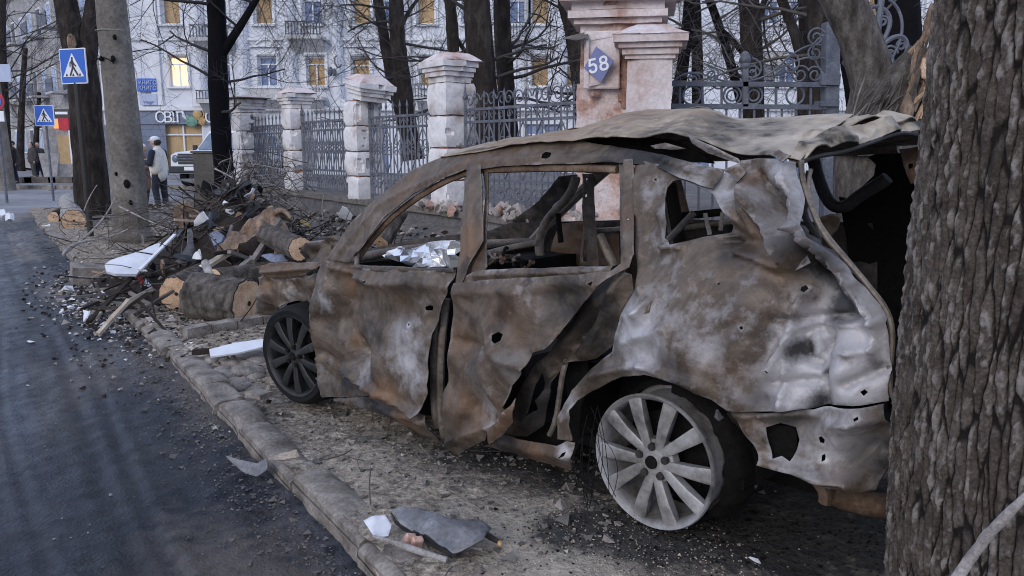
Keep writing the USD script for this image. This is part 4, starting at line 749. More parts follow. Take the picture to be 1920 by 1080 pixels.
def pier(k, label, top, capoff=(0, 0), captilt=(0, 0), capm='plaster_white', broken=.3, w=.44, cap=True, scrap=False):
    t = thing('gate_pier', label, 'pier', loc=(0, 0, 0)); c = np.array(PW[k]); z0 = WT - .02
    hs = (top - .36 - z0); nb = 4; h = hs / nb
    for i in range(nb):
        obj('block', turn(rough(bulge_block(w * .86, w * .86, h - .02, .022, k * 10 + i, broken), .010, 11, k + i), c, z0 + h * (i + .5)), 'plaster_white', t, smooth=35)
    obj('brick_core', turn(box(w * .72, w * .72, hs + .02), c, z0 + hs / 2), 'raw_brick', t)
    if cap:
        cc = c + FD * capoff[0] + FN * capoff[1]
        for j, (e, hh, zz) in enumerate(((.0, .075, 0), (.06, .06, .07), (.11, .05, .125), (.16, .07, .175))):
            m = trimesh.creation.box((w * .9 + e, w * .9 + e, hh)).subdivide_to_size(.07); m = rough(m, .014, 6, k + j); q_ = nz(m.vertices + [k * 3.1, k, 0], 3.6, k + 3, 3); bad = (q_ > .24) & (np.abs(m.vertices[:, :2]).max(1) > w * .3); m.vertices[bad, :2] *= .84
            z = top - .36 + zz + hh / 2
            mm = turn(m, (0, 0), 0); R = trimesh.transformations.euler_matrix(captilt[0], captilt[1], 0); mm.apply_translation((0, 0, zz)); mm.apply_transform(R); mm.apply_translation((cc[0], cc[1], top - .36 + hh / 2))
            obj('cap_moulding', mm, capm if j < 3 else 'plaster_white', t, smooth=30)
        m = trimesh.convex.convex_hull([[sx * (w * .45 + .07), sy * (w * .45 + .07), 0] for sx in (-1, 1) for sy in (-1, 1)] + [[sx * .15, sy * .15, .09] for sx in (-1, 1) for sy in (-1, 1)]).subdivide_to_size(.08)
        m = turn(rough(m, .02, 5, k), (0, 0), 0); m.apply_translation((0, 0, .245)); m.apply_transform(trimesh.transformations.euler_matrix(captilt[0], captilt[1], 0)); m.apply_translation((cc[0], cc[1], top - .36))
        obj('cap_top', m, 'plaster_pink', t, smooth=30)
    for i in range(3):
        x = rock((.08, .06, .035), k * 7 + i); x.apply_translation((c[0] + RNG.uniform(-.12, .12), c[1] + RNG.uniform(-.12, .12), top - .015)); obj('broken_brick', x, 'raw_brick', t) if cap and k < 3 else None
    if scrap:
        s_ = fbox(c + FN * .1, .9, .7, .02, top - .10, ch=.004, twist=.2); obj('tin_cover', s_, 'concrete', t)
    return t
pier(1, 'white rusticated pier with a chipped moulded cap, next beyond the house number pier', 2.70, broken=.35)
pier(2, 'white pier whose cracked cap has slid sideways and tilts', 2.60, capoff=(-.22, .02), captilt=(.10, .16), broken=.9)
pier(3, 'white pier with large holes of bare brick in its plaster', 2.60, broken=1.2)
pier(4, 'farthest white pier, with a bent tin sheet on its cap', 2.62, broken=.6, scrap=True, w=.56)

# the big pier with the house number
P0 = thing('house_number_pier', 'tall pink plaster gate pier carrying the blue house number plate 58', 'pier'); c0 = np.array(PW[0])
GD = np.array([.985, -.17])                                                # gate line to the right
def pbox(c, a, b, h, z0, sub=.07, amp=.012, seed=0, taper=1.0):
    m = trimesh.creation.box((a, b, h)).subdivide_to_size(sub); v = m.vertices
    f = 1 + (taper - 1) * (v[:, 2] / h + .5); v[:, :2] *= f[:, None]; m.vertices = v
    m = rough(m, amp, 6, seed); m.apply_transform(rotz(math.atan2(GD[1], GD[0]))); m.apply_translation((c[0], c[1], z0 + h / 2)); return m
gn = np.array([-GD[1], GD[0]]) * -1
ca = at(1172, 300, 7.75)[:2]                                               # main shaft
def zat(py, D): return at(960, py, D)[2]
main = [(.86, .80, -.3, .95, 'plaster_pink'), (.80, .74, .95, zat(165, 7.5), 'plaster_pink')]
sh = at(1158, 200, 7.8)[:2]
W0 = (1240 - 1098) / 1500 * 7.6
obj('plinth', pbox(sh, W0 + .14, .80, 1.35, -.4, seed=1), 'plaster_peeled', P0, smooth=35)
obj('shaft', pbox(sh, W0, .70, zat(158, 7.5) - .95, .95, seed=2, amp=.026), 'plaster_peeled', P0, smooth=35)
obj('upper_shaft', pbox(sh, W0 - .05, .66, zat(46, 7.5) - zat(158, 7.5), zat(158, 7.5), seed=3, amp=.012), 'plaster_peeled', P0, smooth=35)
for j, (e, y0, y1) in enumerate(((.06, 46, 36), (.16, 36, 22), (.10, 22, 6), (.30, 6, -22), (.42, -22, -40))):
    obj('cornice', pbox(sh + np.array([.0, 0]), W0 + e, .72 + e, zat(y1, 7.5) - zat(y0, 7.5), zat(y0, 7.5), seed=5 + j, amp=.014), 'plaster_pink', P0, smooth=35)
obj('pier_top', pbox(sh, W0 - .1, .6, .5, zat(-40, 7.5), seed=15), 'plaster_pink', P0, smooth=35)
for j, (px, py) in enumerate(((1150, 5), (1230, 8), (1180, 30), (1120, 160), (1150, 150), (1185, 120), (1190, 170), (1112, 175))):
    p = at(px, py, 7.42); x = rock((.10, .05, .05), 100 + j); x.apply_translation(p); obj('bare_brick', x, 'raw_brick', P0)
# recessed panel with moulding on the face, left of the front pilaster
def face_pt(px, py, D=7.40): return at(px, py, D)
for j in range(9):
    b_ = rough(box(.11 + .05 * (j % 2), .05, .062), .012, 9, j); b_.apply_translation(at(1176, 96 + j * 12.5, 7.43)); obj('bare_brick', b_, 'raw_brick', P0, smooth=30)
obj('plate_panel', place(box(.32, .50, .05, ch=.01), at(1129, 113, 7.40), np.array([GD[0], GD[1], 0]), np.array([0, 0, 1.0]), np.array([GD[1], -GD[0], 0])), 'plaster_pink', P0)
fr = [(1102, 75), (1156, 65), (1156, 150), (1102, 160)]
for a, b in zip(fr, fr[1:] + fr[:1]): obj('panel_moulding', bar(face_pt(*a, 7.40), face_pt(*b, 7.36), .022, .022), 'plaster_pink', P0)
# front pilaster with cap, right
pc = at(1218, 150, 7.22)[:2]
obj('pilaster', pbox(pc, .38, .38, zat(108, 7.1) - .6, .6, seed=20), 'plaster_pink', P0, smooth=35)
for j, (e, y0, y1) in enumerate(((.04, 112, 104), (.09, 104, 92), (.15, 92, 82), (.24, 82, 68))):
    obj('pilaster_cap', pbox(pc, .38 + e, .38 + e, zat(y1, 7.1) - zat(y0, 7.1), zat(y0, 7.1), seed=22 + j, amp=.01), 'plaster_pink', P0, smooth=35)
m = trimesh.convex.convex_hull([[sx * .32, sy * .32, 0] for sx in (-1, 1) for sy in (-1, 1)] + [[sx * .12, sy * .12, .10] for sx in (-1, 1) for sy in (-1, 1)]); m.apply_transform(rotz(math.atan2(GD[1], GD[0]))); m.apply_translation((pc[0], pc[1], zat(68, 7.1))); obj('pilaster_cap_top', rough(m.subdivide_to_size(.08), .012, 6), 'plaster_pink', P0, smooth=35)
sh_ = [at(1060, 72, 7.6), at(1100, 62, 7.5), at(1104, 70, 7.3), at(1080, 76, 7.3)]
V = np.array(sh_ + [p + [0, 0, .012] for p in sh_]); obj('tin_cover', trimesh.convex.convex_hull(V), 'concrete', P0)
# the number plate
pl = thing('number_plate', 'dark blue diamond house number plate with white 58 on the pink pier', 'sign')
po = np.array(face_pt(1123, 121, 7.32)); n3 = np.array([-.50, -.86, 0.0]); n3 /= np.linalg.norm(n3); t3 = np.cross([0, 0, 1.0], n3); 
u3 = np.array([0, 0, 1.0]); rr = .03; ca_, sa_ = math.cos(.17), math.sin(.17); t4, u4 = t3 * ca_ + u3 * sa_, u3 * ca_ - t3 * sa_
half = .158
dia = sg.Polygon([(0, half), (half * .92, 0), (0, -half), (-half * .92, 0)])
obj('plate', place(extrude(dia, .008), po, t4, u4, n3), 'plate_blue', pl)
tm = meshkit.text_mesh('58', .120, .004, bold=True); tm.apply_translation(-tm.bounds.mean(0)); tm.apply_transform(rotz(0))
obj('numerals', place(tm, po + n3 * .011, t4, u4, n3), 'sign_white', pl)

# ---- iron fence panels
def scroll(c, r, a, b, turns=1.4, rad=.006, start=0.0, n=22, sides=5):
    th = np.linspace(start, start + turns * 2 * np.pi, n); rr_ = r * np.linspace(1, .25, n)
    return tube(np.array([c + a * (q * math.cos(t)) + b * (q * math.sin(t)) for q, t in zip(rr_, th)]), rad, sides, cap=False)
def panel(k0, k1, label, z0=None, top=2.05, fancy=False, n=None, inset=.21):
    A, B = np.array(PW[k0]), np.array(PW[k1]); d = (B - A) / np.linalg.norm(B - A); p, q = A + d * inset, B - d * inset
    z0 = z0 or WT + .06; t = thing('iron_fence', label, 'fence', 'iron fence panels between the piers' if False else None)
    P3 = lambda f, z: np.array([*(p + (q - p) * f), z]); Lp = np.linalg.norm(q - p); dd = ax3(d); up = np.array([0, 0, 1.0])
    for z, w in ((z0 + .02, .035), (z0 + .32, .03), (top - .14, .03), (top, .035)):
        obj('rail', bar(P3(0, z), P3(1, z), w, .03), 'iron', t)
    for f in (0, 1):
        obj('end_post', bar(P3(f, z0 - .06), P3(f, top + .20), .04, .04), 'iron', t)
        s_ = trimesh.creation.icosphere(subdivisions=1, radius=.035); s_.apply_translation(P3(f, top + .14)); obj('post_knob', s_, 'iron', t)
        obj('post_spike', tube([P3(f, top + .17), P3(f, top + .34)], [.02, .002], 6), 'iron', t)
    n = n or int(Lp / .095)
    for i in range(1, n):
        f = i / n; zt = top + (.10 if i % 2 else .02)
        obj('bar', bar(P3(f, z0), P3(f, zt), .017, .017), 'iron', t)
        if i % 2: obj('spear', tube([P3(f, zt - .01), P3(f, zt + .035), P3(f, zt + .11)], [.006, .02, .001], 5), 'iron', t)
    m = max(2, int(Lp / .28))
    for i in range(m):
        f = (i + .5) / m; w_ = Lp / m
        c = P3(f, 0)
        for s_ in (-1, 1): obj('scroll', scroll(c + up * (top - .07) + dd * w_ * s_ * .25, .055, dd * s_, up, 1.3), 'iron', t)
        S = []
        for s_ in (-1, 1):
            zz = np.linspace(z0 + .34, top - .16, 12); x = s_ * w_ * .42 * np.sin(np.linspace(0, np.pi, 12)) * (1 if i % 2 else -1)
            S.append(tube(np.array([c + dd * a + up * z for a, z in zip(x, zz)]), .009, 5, cap=False))
            S.append(scroll(c + up * (z0 + .62) + dd * s_ * w_ * .2, .07, dd * s_, up, 1.3, .007)); S.append(scroll(c + up * (top - .35) + dd * s_ * w_ * .2, .07, dd * s_, -up, 1.3, .007))
            S.append(scroll(c + up * (z0 + .17) + dd * s_ * w_ * .22, .09, dd * s_, up, 1.3, .008))
        obj('scrollwork', cat_(S), 'iron', t, kind='stuff')
        for s_ in (-1, 1) if fancy else (): obj('crest_scroll', scroll(c + up * (top + .10) + dd * w_ * s_ * .2, .085, dd * s_, up, 1.25, .008), 'iron', t)
panel(0, 1, 'iron fence panel with curled crest joining the house number pier', fancy=True, top=2.02, inset=.30)
panel(1, 2, 'dark iron fence panel between the chipped pier and the pier with the slid cap', top=2.0)
panel(2, 3, 'iron fence panel between the slid cap pier and the bare brick pier', top=2.0)
panel(3, 4, 'farthest iron fence panel, half hidden by brushwood', top=1.98)
# rubble on the wall top and base
g4 = np.random.default_rng(12)
def heap_stones(name, label, ptsfun, n, size, m, cat='rubble'):
    t = thing(name, label, cat)
    M = []
    for i in range(n):
        p = ptsfun(i); x = rock(np.array(size) * g4.uniform(.5, 1.2), 300 + i); x.apply_transform(trimesh.transformations.random_rotation_matrix(g4.uniform(0, 1, 3))); x.apply_translation(p)
        if i < 60: obj('broken_brick', x, m if i % 4 else 'raw_brick', t)
        else: M.append(x)
    if M: obj('crumbs', cat_(M), m, t, kind='stuff')
def on_wall(i):
    f = g4.uniform(0, 1) ** .8; p = pts[0] + (pts[1] - pts[0]) * (f * 1.15) + FN * g4.uniform(-.15, .32); return (*p, WT + .02 + .10 * g4.uniform(0, 1) * (1 - f * .5))
heap_stones('plaster_rubble', 'pale plaster rubble spilled over the wall top beside the house number pier', on_wall, 170, (.10, .08, .06), 'rubble')
def at_base(i):
    f = g4.uniform(-.05, .9); dd_ = abs(g4.normal(0, .45)); p = pts[0] + (pts[1] - pts[0]) * f + FN * (.30 + dd_); return (*p, .28 - .25 * dd_ + .05)
heap_stones('brick_rubble', 'brick and plaster rubble heaped at the foot of the grey wall', at_base, 200, (.10, .08, .06), 'rubble')

# ---- iron gate right of the pier
gt = thing('iron_gate', 'grey iron gate with ringed frieze standing right of the house number pier', 'gate')
D0, D1 = 7.75, 7.75
gp = lambda px, py: at(px, py, D0 + (px - 1250) / 295 * (D1 - D0))
GX = np.array([1.0, 0, 0]); UP = np.array([0, 0, 1.0])
obj('top_rail', bar(gp(1245, 157), gp(1550, 159), .05, .045), 'iron', gt)
obj('rail', bar(gp(1245, 199), gp(1550, 201), .05, .045), 'iron', gt)
obj('rail', bar(gp(1245, 330), gp(1550, 331), .05, .045), 'iron', gt)
obj('rail', bar(gp(1245, 500), gp(1550, 500), .05, .045), 'iron', gt)
for x in range(1258, 1548, 26): obj('bar', bar(gp(x, 199), gp(x, 500), .018, .018), 'iron', gt)
for x in (1275, 1317, 1353, 1393, 1455, 1520): obj('short_bar', bar(gp(x, 157), gp(x, 199), .02, .02), 'iron', gt)
for x in (1297, 1373, 1413, 1491):
    ring = trimesh.creation.torus(major_radius=.083, minor_radius=.010, major_sections=28, minor_sections=6); obj('ring', place(ring, gp(x, 179), GX, UP, np.cross(GX, UP)), 'iron', gt)
    ring = trimesh.creation.torus(major_radius=.05, minor_radius=.009, major_sections=24, minor_sections=6); obj('ring', place(ring, gp(x, 179), GX, UP, np.cross(GX, UP)), 'iron', gt) if x in (1373, 1413) else None
# overthrow: big scrolls above the top rail
for (x, y, r, s_, st_) in ((1410, 137, .075, 1, 0), (1410, 130, .10, -1, 1.5), (1350, 150, .10, 1, 2.2), (1480, 120, .11, -1, 1), (1500, 140, .09, 1, .4), (1335, 140, .07, -1, 1.2), (1300, 148, .06, 1, 0), (1528, 140, .08, -1, .5), (1530, 70, .09, 1, .5), (1528, 100, .07, 1, 2)):
    obj('scroll', scroll(gp(x, y), r, GX * s_, UP, 1.5, .009, st_), 'iron', gt)
for P in ([(1260, 155), (1320, 140), (1350, 150), (1400, 152), (1440, 140), (1470, 115), (1510, 88), (1540, 84)], [(1455, 140), (1480, 120), (1515, 108), (1545, 110)], [(1545, 66), (1525, 90), (1532, 120), (1546, 140)]):
    obj('sweeping_bar', tube(spline([gp(*q) for q in P], 26), .009, 5), 'iron', gt)
obj('spike', tube([gp(1257, 155), gp(1257, 128), gp(1258, 108)], [.016, .028, .003], 6), 'iron', gt)
obj('finial_post', bar(gp(1397, 200), gp(1397, 105), .05, .05), 'iron', gt)
for y, r in ((104, .04), (112, .055), (122, .045)): obj('finial_knob', (lambda m: (m.apply_translation(gp(1397, y)), m)[1])(trimesh.creation.icosphere(subdivisions=2, radius=r)), 'iron', gt)
gpo = thing('gate_post', 'square blue-grey steel gate post behind the car roof', 'post')
obj('post', bar(at(1550, 560, 7.8), at(1558, 42, 7.8), .13, .13), 'iron', gpo); obj('hinge', box(.18, .16, .10, at(1552, 150, 7.78)), 'iron', gpo); obj('hinge', box(.18, .16, .05, at(1550, 195, 7.78)), 'iron', gpo)
# torn-off leaf of the gate, standing on end among the branches
tl = thing('broken_gate_leaf', 'torn scrolled gate leaf caught upright in the broken tree', 'gate leaf')
L_ = lambda x, y: at(x, y, 7.2)
for P, r in (([(1642, 95), (1650, 20), (1655, -20)], .028), ([(1625, 18), (1650, 14), (1666, 28), (1664, 60), (1642, 92)], .02), ([(1668, 0), (1690, 35), (1690, 65), (1672, 110), (1656, 138)], .013), ([(1648, 110), (1660, 80), (1685, 68), (1700, 98)], .022), ([(1580, 116), (1600, 114), (1640, 106), (1680, 96)], .011), ([(1580, 116), (1590, 128), (1612, 134)], .012), ([(1655, 130), (1650, 112), (1660, 100), (1672, 108), (1668, 122)], .016)):
    obj('curved_bar', tube(spline([L_(*q) for q in P], 22), r, 6), 'iron', tl, smooth=40)
for x, y, r in ((1655, 40, .05), (1668, 100, .07), (1690, 85, .05)): obj('scroll', scroll(L_(x, y), r, GX, UP, 1.5, .012), 'iron', tl)
# ------------------------------------------------------------------ pale apartment house across the street
BY = 44.0
B = thing('apartment_house', 'long pale apartment house with boarded windows and balconies across the street', 'building')
bx = lambda px: (px - 960) / FOC * (BY * math.cos(0)) * 1.0
def bp(px, py, dy=0.0):
    return at(px, py, BY + dy)
X0, X1 = bp(193, 200)[0], bp(1790, 200)[0]
ZB = .1
zz = lambda py: bp(960, py)[2]
wins = []                                  # (px, top, bottom, width m, style)
for px, st_ in ((332, 'lit'), (412, 'glass'), (500, 'glass'), (591, 'ply2'), (675, 'plyhalf'), (738, 'glass'), (803, 'plyhalf'), (884, 'glass'), (945, 'ply'), (1013, 'ply'), (1077, 'plyhalf'), (1150, 'glass'), (1226, 'ply'), (1292, 'glass'), (1345, 'glass'), (1440, 'glass'), (1478, 'glass'), (1560, 'glass'), (1640, 'ply'), (1710, 'glass')):
    wins.append((px, 105, 163, 1.02, st_))
for px, st_ in ((325, 'ply'), (412, 'glass'), (497, 'ply'), (588, 'glass'), (680, 'ply'), (738, 'glass'), (800, 'ply'), (884, 'glass'), (972, 'glass'), (1013, 'ply'), (1077, 'ply'), (1150, 'glass'), (1226, 'glass'), (1292, 'glass'), (1345, 'glass'), (1440, 'glass'), (1478, 'glass'), (1560, 'glass'), (1640, 'ply'), (1710, 'glass')):
    wins.append((px, -16, 46, 1.02, st_))
face = sg.box(X0, ZB, X1, 13.0)
holes = []
for px, y0, y1, w, _ in wins:
    x = bp(px, 100)[0]; holes.append(sg.box(x - w / 2, zz(y1), x + w / 2, zz(y0)))
shop_z = zz(204)
for px, w in ((345, 2.2), (1020, 2.2), (560, 1.8), (700, 1.8), (860, 1.8), (1300, 2.0), (1480, 2.0)):
    x = bp(px, 280)[0]; holes.append(sg.box(x - w / 2, ZB + .05, x + w / 2, zz(233)))
wallp = face.difference(so.unary_union(holes))
wm = extrude(wallp, .6); T = np.eye(4); T[:3, 0] = [1, 0, 0]; T[:3, 1] = [0, 0, 1]; T[:3, 2] = [0, 1, 0]; T[:3, 3] = [0, BY, 0]; wm.apply_transform(T); wm.invert()
obj('wall', wm, 'facade', B)
obj('back_wall', box(X1 - X0 - .1, .3, 12.8, ((X0 + X1) / 2, BY + 3.2, 6.5)), 'soot', B)
obj('side_wall', box(.4, 14, 12.9, (X0 + .2, BY + 7.65, 6.55)), 'facade', B); obj('side_wall', box(.4, 14, 12.9, (X1 - .2, BY + 7.65, 6.55)), 'facade', B)
for px, y0, y1, w, style in wins:
    x = bp(px, 100)[0]; a, b = zz(y1), zz(y0); h = b - a
    m = [box(.09, .12, h - .004, (x - w / 2 + .047, BY + .26, (a + b) / 2)), box(.09, .12, h - .004, (x + w / 2 - .047, BY + .26, (a + b) / 2)), box(w - .19, .11, .09, (x, BY + .26, a + .05)), box(w - .19, .11, .09, (x, BY + .26, b - .05))]
    if style in ('glass', 'lit', 'ply2'): m += [box(.07, .10, h * .68, (x, BY + .255, a + .09 + h * .34)), box(w - .19, .10, .07, (x, BY + .258, a + h * .74))]
    if style == 'plyhalf': m += [box(w - .19, .10, .07, (x, BY + .255, a + h * .70))]
    f = obj('window', cat_(m), 'frame_white', B)
    obj('sill', box(w + .25, .30, .08, (x, BY - .07, a - .045)), 'facade_trim', f)
    if style in ('glass', 'lit'):
        obj('pane', box(w - .19, .02, h - .19, (x, BY + .31, (a + b) / 2)), 'lit_window' if style == 'lit' and True else 'window_glass', f)
    else:
        obj('plywood_board', box(w - .19, .03, h - .19, (x, BY + .31, (a + b) / 2)), ['plywood', 'plywood_dark', 'plywood_pale', 'plywood'][int(px) % 4], f)
    # surround
    s_ = [box(.13, .09, h + .12, (x - w / 2 - .07, BY - .045, (a + b) / 2)), box(.13, .09, h + .12, (x + w / 2 + .07, BY - .045, (a + b) / 2)), box(w + .27, .10, .14, (x, BY - .05, b + .135))]
    obj('surround', cat_(s_), 'facade_trim', f)
    if y0 > 50 and px in (500, 675, 803, 1013, 1077):
        tri = extrude(sg.Polygon([(-w * .85, 0), (w * .85, 0), (0, .62)]).difference(sg.Polygon([(-w * .55, .09), (w * .55, .09), (0, .48)])), .16)
        T = np.eye(4); T[:3, 1] = [0, 0, 1]; T[:3, 2] = [0, -1, 0]; T[:3, 3] = [x, BY + .002, b + .45]; tri.apply_transform(T); obj('pediment', tri, 'facade_trim', f); obj('pediment_field', box(w, .04, .3, (x, BY - .02, b + .60)), 'facade_trim', f)
for py, d, h in ((74, .14, .12), (204, .30, .20), (-30, .14, .12), (-110, .5, .3)):
    obj('string_course', box(X1 - X0 + .2, d, h, ((X0 + X1) / 2, BY - d / 2 + .003, zz(py))), 'facade_trim', B)
for px in (375, 455, 545, 632, 1052, 1115):
    c = trimesh.creation.cylinder(radius=.34, height=zz(-110) - shop_z - .2, sections=20); c.apply_translation((bp(px, 100)[0], BY - .02, (zz(-110) + shop_z) / 2)); obj('half_column', c, 'facade', B, smooth=40)
    obj('column_base', box(.85, .5, .4, (bp(px, 100)[0], BY - .1, shop_z + .3)), 'facade_trim', B)
for px in (290, 1190, 1395, 1600):
    obj('pilaster', box(.55, .14, zz(-110) - shop_z - .4, (bp(px, 100)[0], BY - .068, (zz(-110) + shop_z) / 2)), 'facade_trim', B)
def balcony(px0, px1, ytop, ybot, solid=False, mat_='iron'):
    xa, xb = bp(px0, 100)[0], bp(px1, 100)[0]; zt, zb = zz(ytop), zz(ybot); d = 1.1
    t = obj('balcony_slab', box(xb - xa, d, .18, ((xa + xb) / 2, BY - d / 2 + .003, zb)), 'facade_old', B)
    obj('bracket', trimesh.convex.convex_hull([[x_, y_, z_] for x_ in (xa + .1, xb - .1) for y_, z_ in ((BY, zb - .09), (BY - d * .85, zb - .09), (BY, zb - .75))]), 'facade_old', t)
    if solid:
        obj('parapet', box(xb - xa, .12, zt - zb, ((xa + xb) / 2, BY - d + .07, (zt + zb) / 2)), 'facade_old', t); obj('coping', box(xb - xa + .2, .25, .12, ((xa + xb) / 2, BY - d + .07, zt + .05)), 'facade_trim', t); return
    rl = [box(xb - xa, .05, .05, ((xa + xb) / 2, BY - d + .06, zt)), box(xb - xa, .05, .04, ((xa + xb) / 2, BY - d + .06, zb + .15))]
    for s_ in (xa + .03, xb - .03): rl.append(box(.05, d, .05, (s_, BY - d / 2, zt)))
    obj('handrail', cat_(rl), mat_, t)
    for i in range(int((xb - xa) / .16) + 1): obj('baluster', box(.05, .03, zt - zb - .1, (xa + .04 + i * .16, BY - d + .06, (zt + zb) / 2)), mat_, t)
balcony(546, 612, 46, 74)
balcony(372, 440, 52, 78)
balcony(905, 985, 48, 78)
balcony(555, 608, 164, 186, mat_='facade_trim')
balcony(376, 425, 172, 192)
balcony(470, 532, 168, 186, True)
balcony(780, 850, 160, 188)
balcony(1310, 1385, 88, 116, True)
balcony(1412, 1462, 100, 122, True)
balcony(1262, 1325, 95, 118, True)
# ground floor: blue-grey boarding, shutters
xs0, xs1 = bp(254, 250)[0], bp(470, 250)[0]
for i in range(9):
    z = ZB + .06 + i * .335
    obj('cladding_board', box(bp(312, 250)[0] - xs0 - .02, .06, .325, ((bp(312, 250)[0] + xs0) / 2, BY - .05, z + .16)), 'panel_blue_grey', B)
obj('fascia', box(xs1 - xs0, .16, zz(206) - zz(233), ((xs0 + xs1) / 2, BY - .082, (zz(206) + zz(233)) / 2)), 'panel_blue_grey', B)
for px, w, mm in ((345, 2.2, 'plywood'), (1020, 2.2, 'window_glass'), (560, 1.8, 'plywood'), (700, 1.8, 'window_glass'), (860, 1.8, 'window_glass'), (1300, 2.0, 'window_glass'), (1480, 2.0, 'window_glass')):
    x = bp(px, 280)[0]; zt = zz(233)
    f = obj('shop_front', cat_([box(.08, .1, zt - ZB - .1, (x - w / 2 + .05, BY + .12, (zt + ZB) / 2)), box(.08, .1, zt - ZB - .1, (x, BY + .12, (zt + ZB) / 2)), box(.08, .1, zt - ZB - .1, (x + w / 2 - .05, BY + .12, (zt + ZB) / 2)), box(w - .1, .09, .08, (x, BY + .12, zt - .55))]), 'frame_white', B)
    obj('panel', box(w - .1, .03, zt - ZB - .08, (x, BY + .20, (zt + ZB) / 2)), mm, f)
# extension bay at the far right
obj('bay', box(3.0, 1.2, 9.0, (bp(1325, 100)[0], BY - .59, 7.6)), 'facade', B)
for px in (232, 462, 640, 770, 985, 1130, 1270, 1500): obj('drainpipe', tube([(bp(px, 100)[0], BY - .10, .2), (bp(px, 100)[0], BY - .10, 12.8)], .065, 8), 'facade_old' if px % 3 else 'iron', B, smooth=40)
# roof slab
obj('roof', box(X1 - X0 + 1.0, 16, .3, ((X0 + X1) / 2, BY + 7.3, 13.15)), 'roof_grey', B)
# shop sign letters
sgn = thing('shop_letters', 'white shop sign letters with a plant logo over the blue-grey shop front', 'sign')
def letters(txt, px, py, h, m='letter_white', D=BY - .21, parent=sgn, depth=.05, name='letter'):
    tm = meshkit.text_mesh(txt, h, depth); o = at(px, py, D); obj(name, place(tm, o, np.array([1., 0, 0]), np.array([0, 0, 1.]), np.array([0, -1., 0])), m, parent)
for ch, px in (('С', 291), ('В', 307), ('І', 320.5), ('Т', 325), ('С', 384)): letters(ch, px, 229.5, .58)
lg = [(341, 205), (345, 218), (352, 226)]
obj('leaf_stroke', tube([at(x, y, BY - .2) for x, y in lg], [.06, .08, .05], 6), 'letter_white', sgn)
def splat(px, py, rx, rz, m, nm, D=BY - .2):
    x = trimesh.creation.icosphere(subdivisions=2, radius=1); x.vertices *= (rx, .06, rz); x.apply_translation(at(px, py, D)); obj(nm, x, m, sgn, smooth=True)
splat(359, 228, .34, .28, 'green_paint', 'leaf'); splat(370, 214, .25, .26, 'ochre_paint', 'round_flower', BY - .24); splat(379, 227, .2, .24, 'ochre_paint', 'pot'); splat(352, 222, .18, .2, 'green_paint', 'leaf')
ring = trimesh.creation.torus(.27, .05, 24, 6); obj('ring', place(ring, at(373, 214, BY - .22), np.array([1., 0, 0]), np.array([0, 0, 1.]), np.array([0, -1., 0])), 'ochre_paint', sgn)
# blue board and pale board on the house wall
def wall_board(name, label, px0, py0, px1, py1, m, D, txt=None, txh=.3):
    t = thing(name, label, 'sign'); a, b = at(px0, py1, D), at(px1, py0, D)
    obj('board', box(b[0] - a[0], .08, b[2] - a[2], ((a[0] + b[0]) / 2, D, (a[2] + b[2]) / 2), ch=.01), m, t); return t
t = wall_board('advertising_board', 'saturated blue board with two lines of pale lettering on the house wall', 258, 147, 292, 172, 'sign_blue', BY - .15)
letters('КНИГС', 260.5, 158.2, .20, 'pale_blue', BY - .195, t); letters('КНИГС', 260.5, 168.5, .20, 'pale_blue', BY - .195, t)
t = wall_board('pale_board', 'pale blue board with a small dark triangle under the blue board', 263, 176, 294, 197, 'pale_blue', BY - .15)
tri = extrude(sg.Polygon([(0, 0), (.62, 0), (.42, -.18)]), .01); obj('triangle_mark', place(tri, at(267, 190, BY - .2), np.array([1., 0, 0]), np.array([0, 0, 1.]), np.array([0, -1., 0])), 'plate_blue', t)
# street lantern on the column
ln = thing('wall_lantern', 'dark wrought wall lantern on a curled bracket by the boarded window', 'lantern')
obj('bracket', tube(spline([at(632, 105, BY - .5), at(628, 118, BY - .6), at(634, 126, BY - .6), at(640, 120, BY - .6)], 14), .04, 6), 'iron', ln); obj('lamp', lumpy((.14, .14, .24), 3).apply_translation(at(619, 134, BY - .7)), 'iron', ln); obj('lamp', lumpy((.12, .12, .2), 4).apply_translation(at(627, 136, BY - .7)), 'iron', ln)
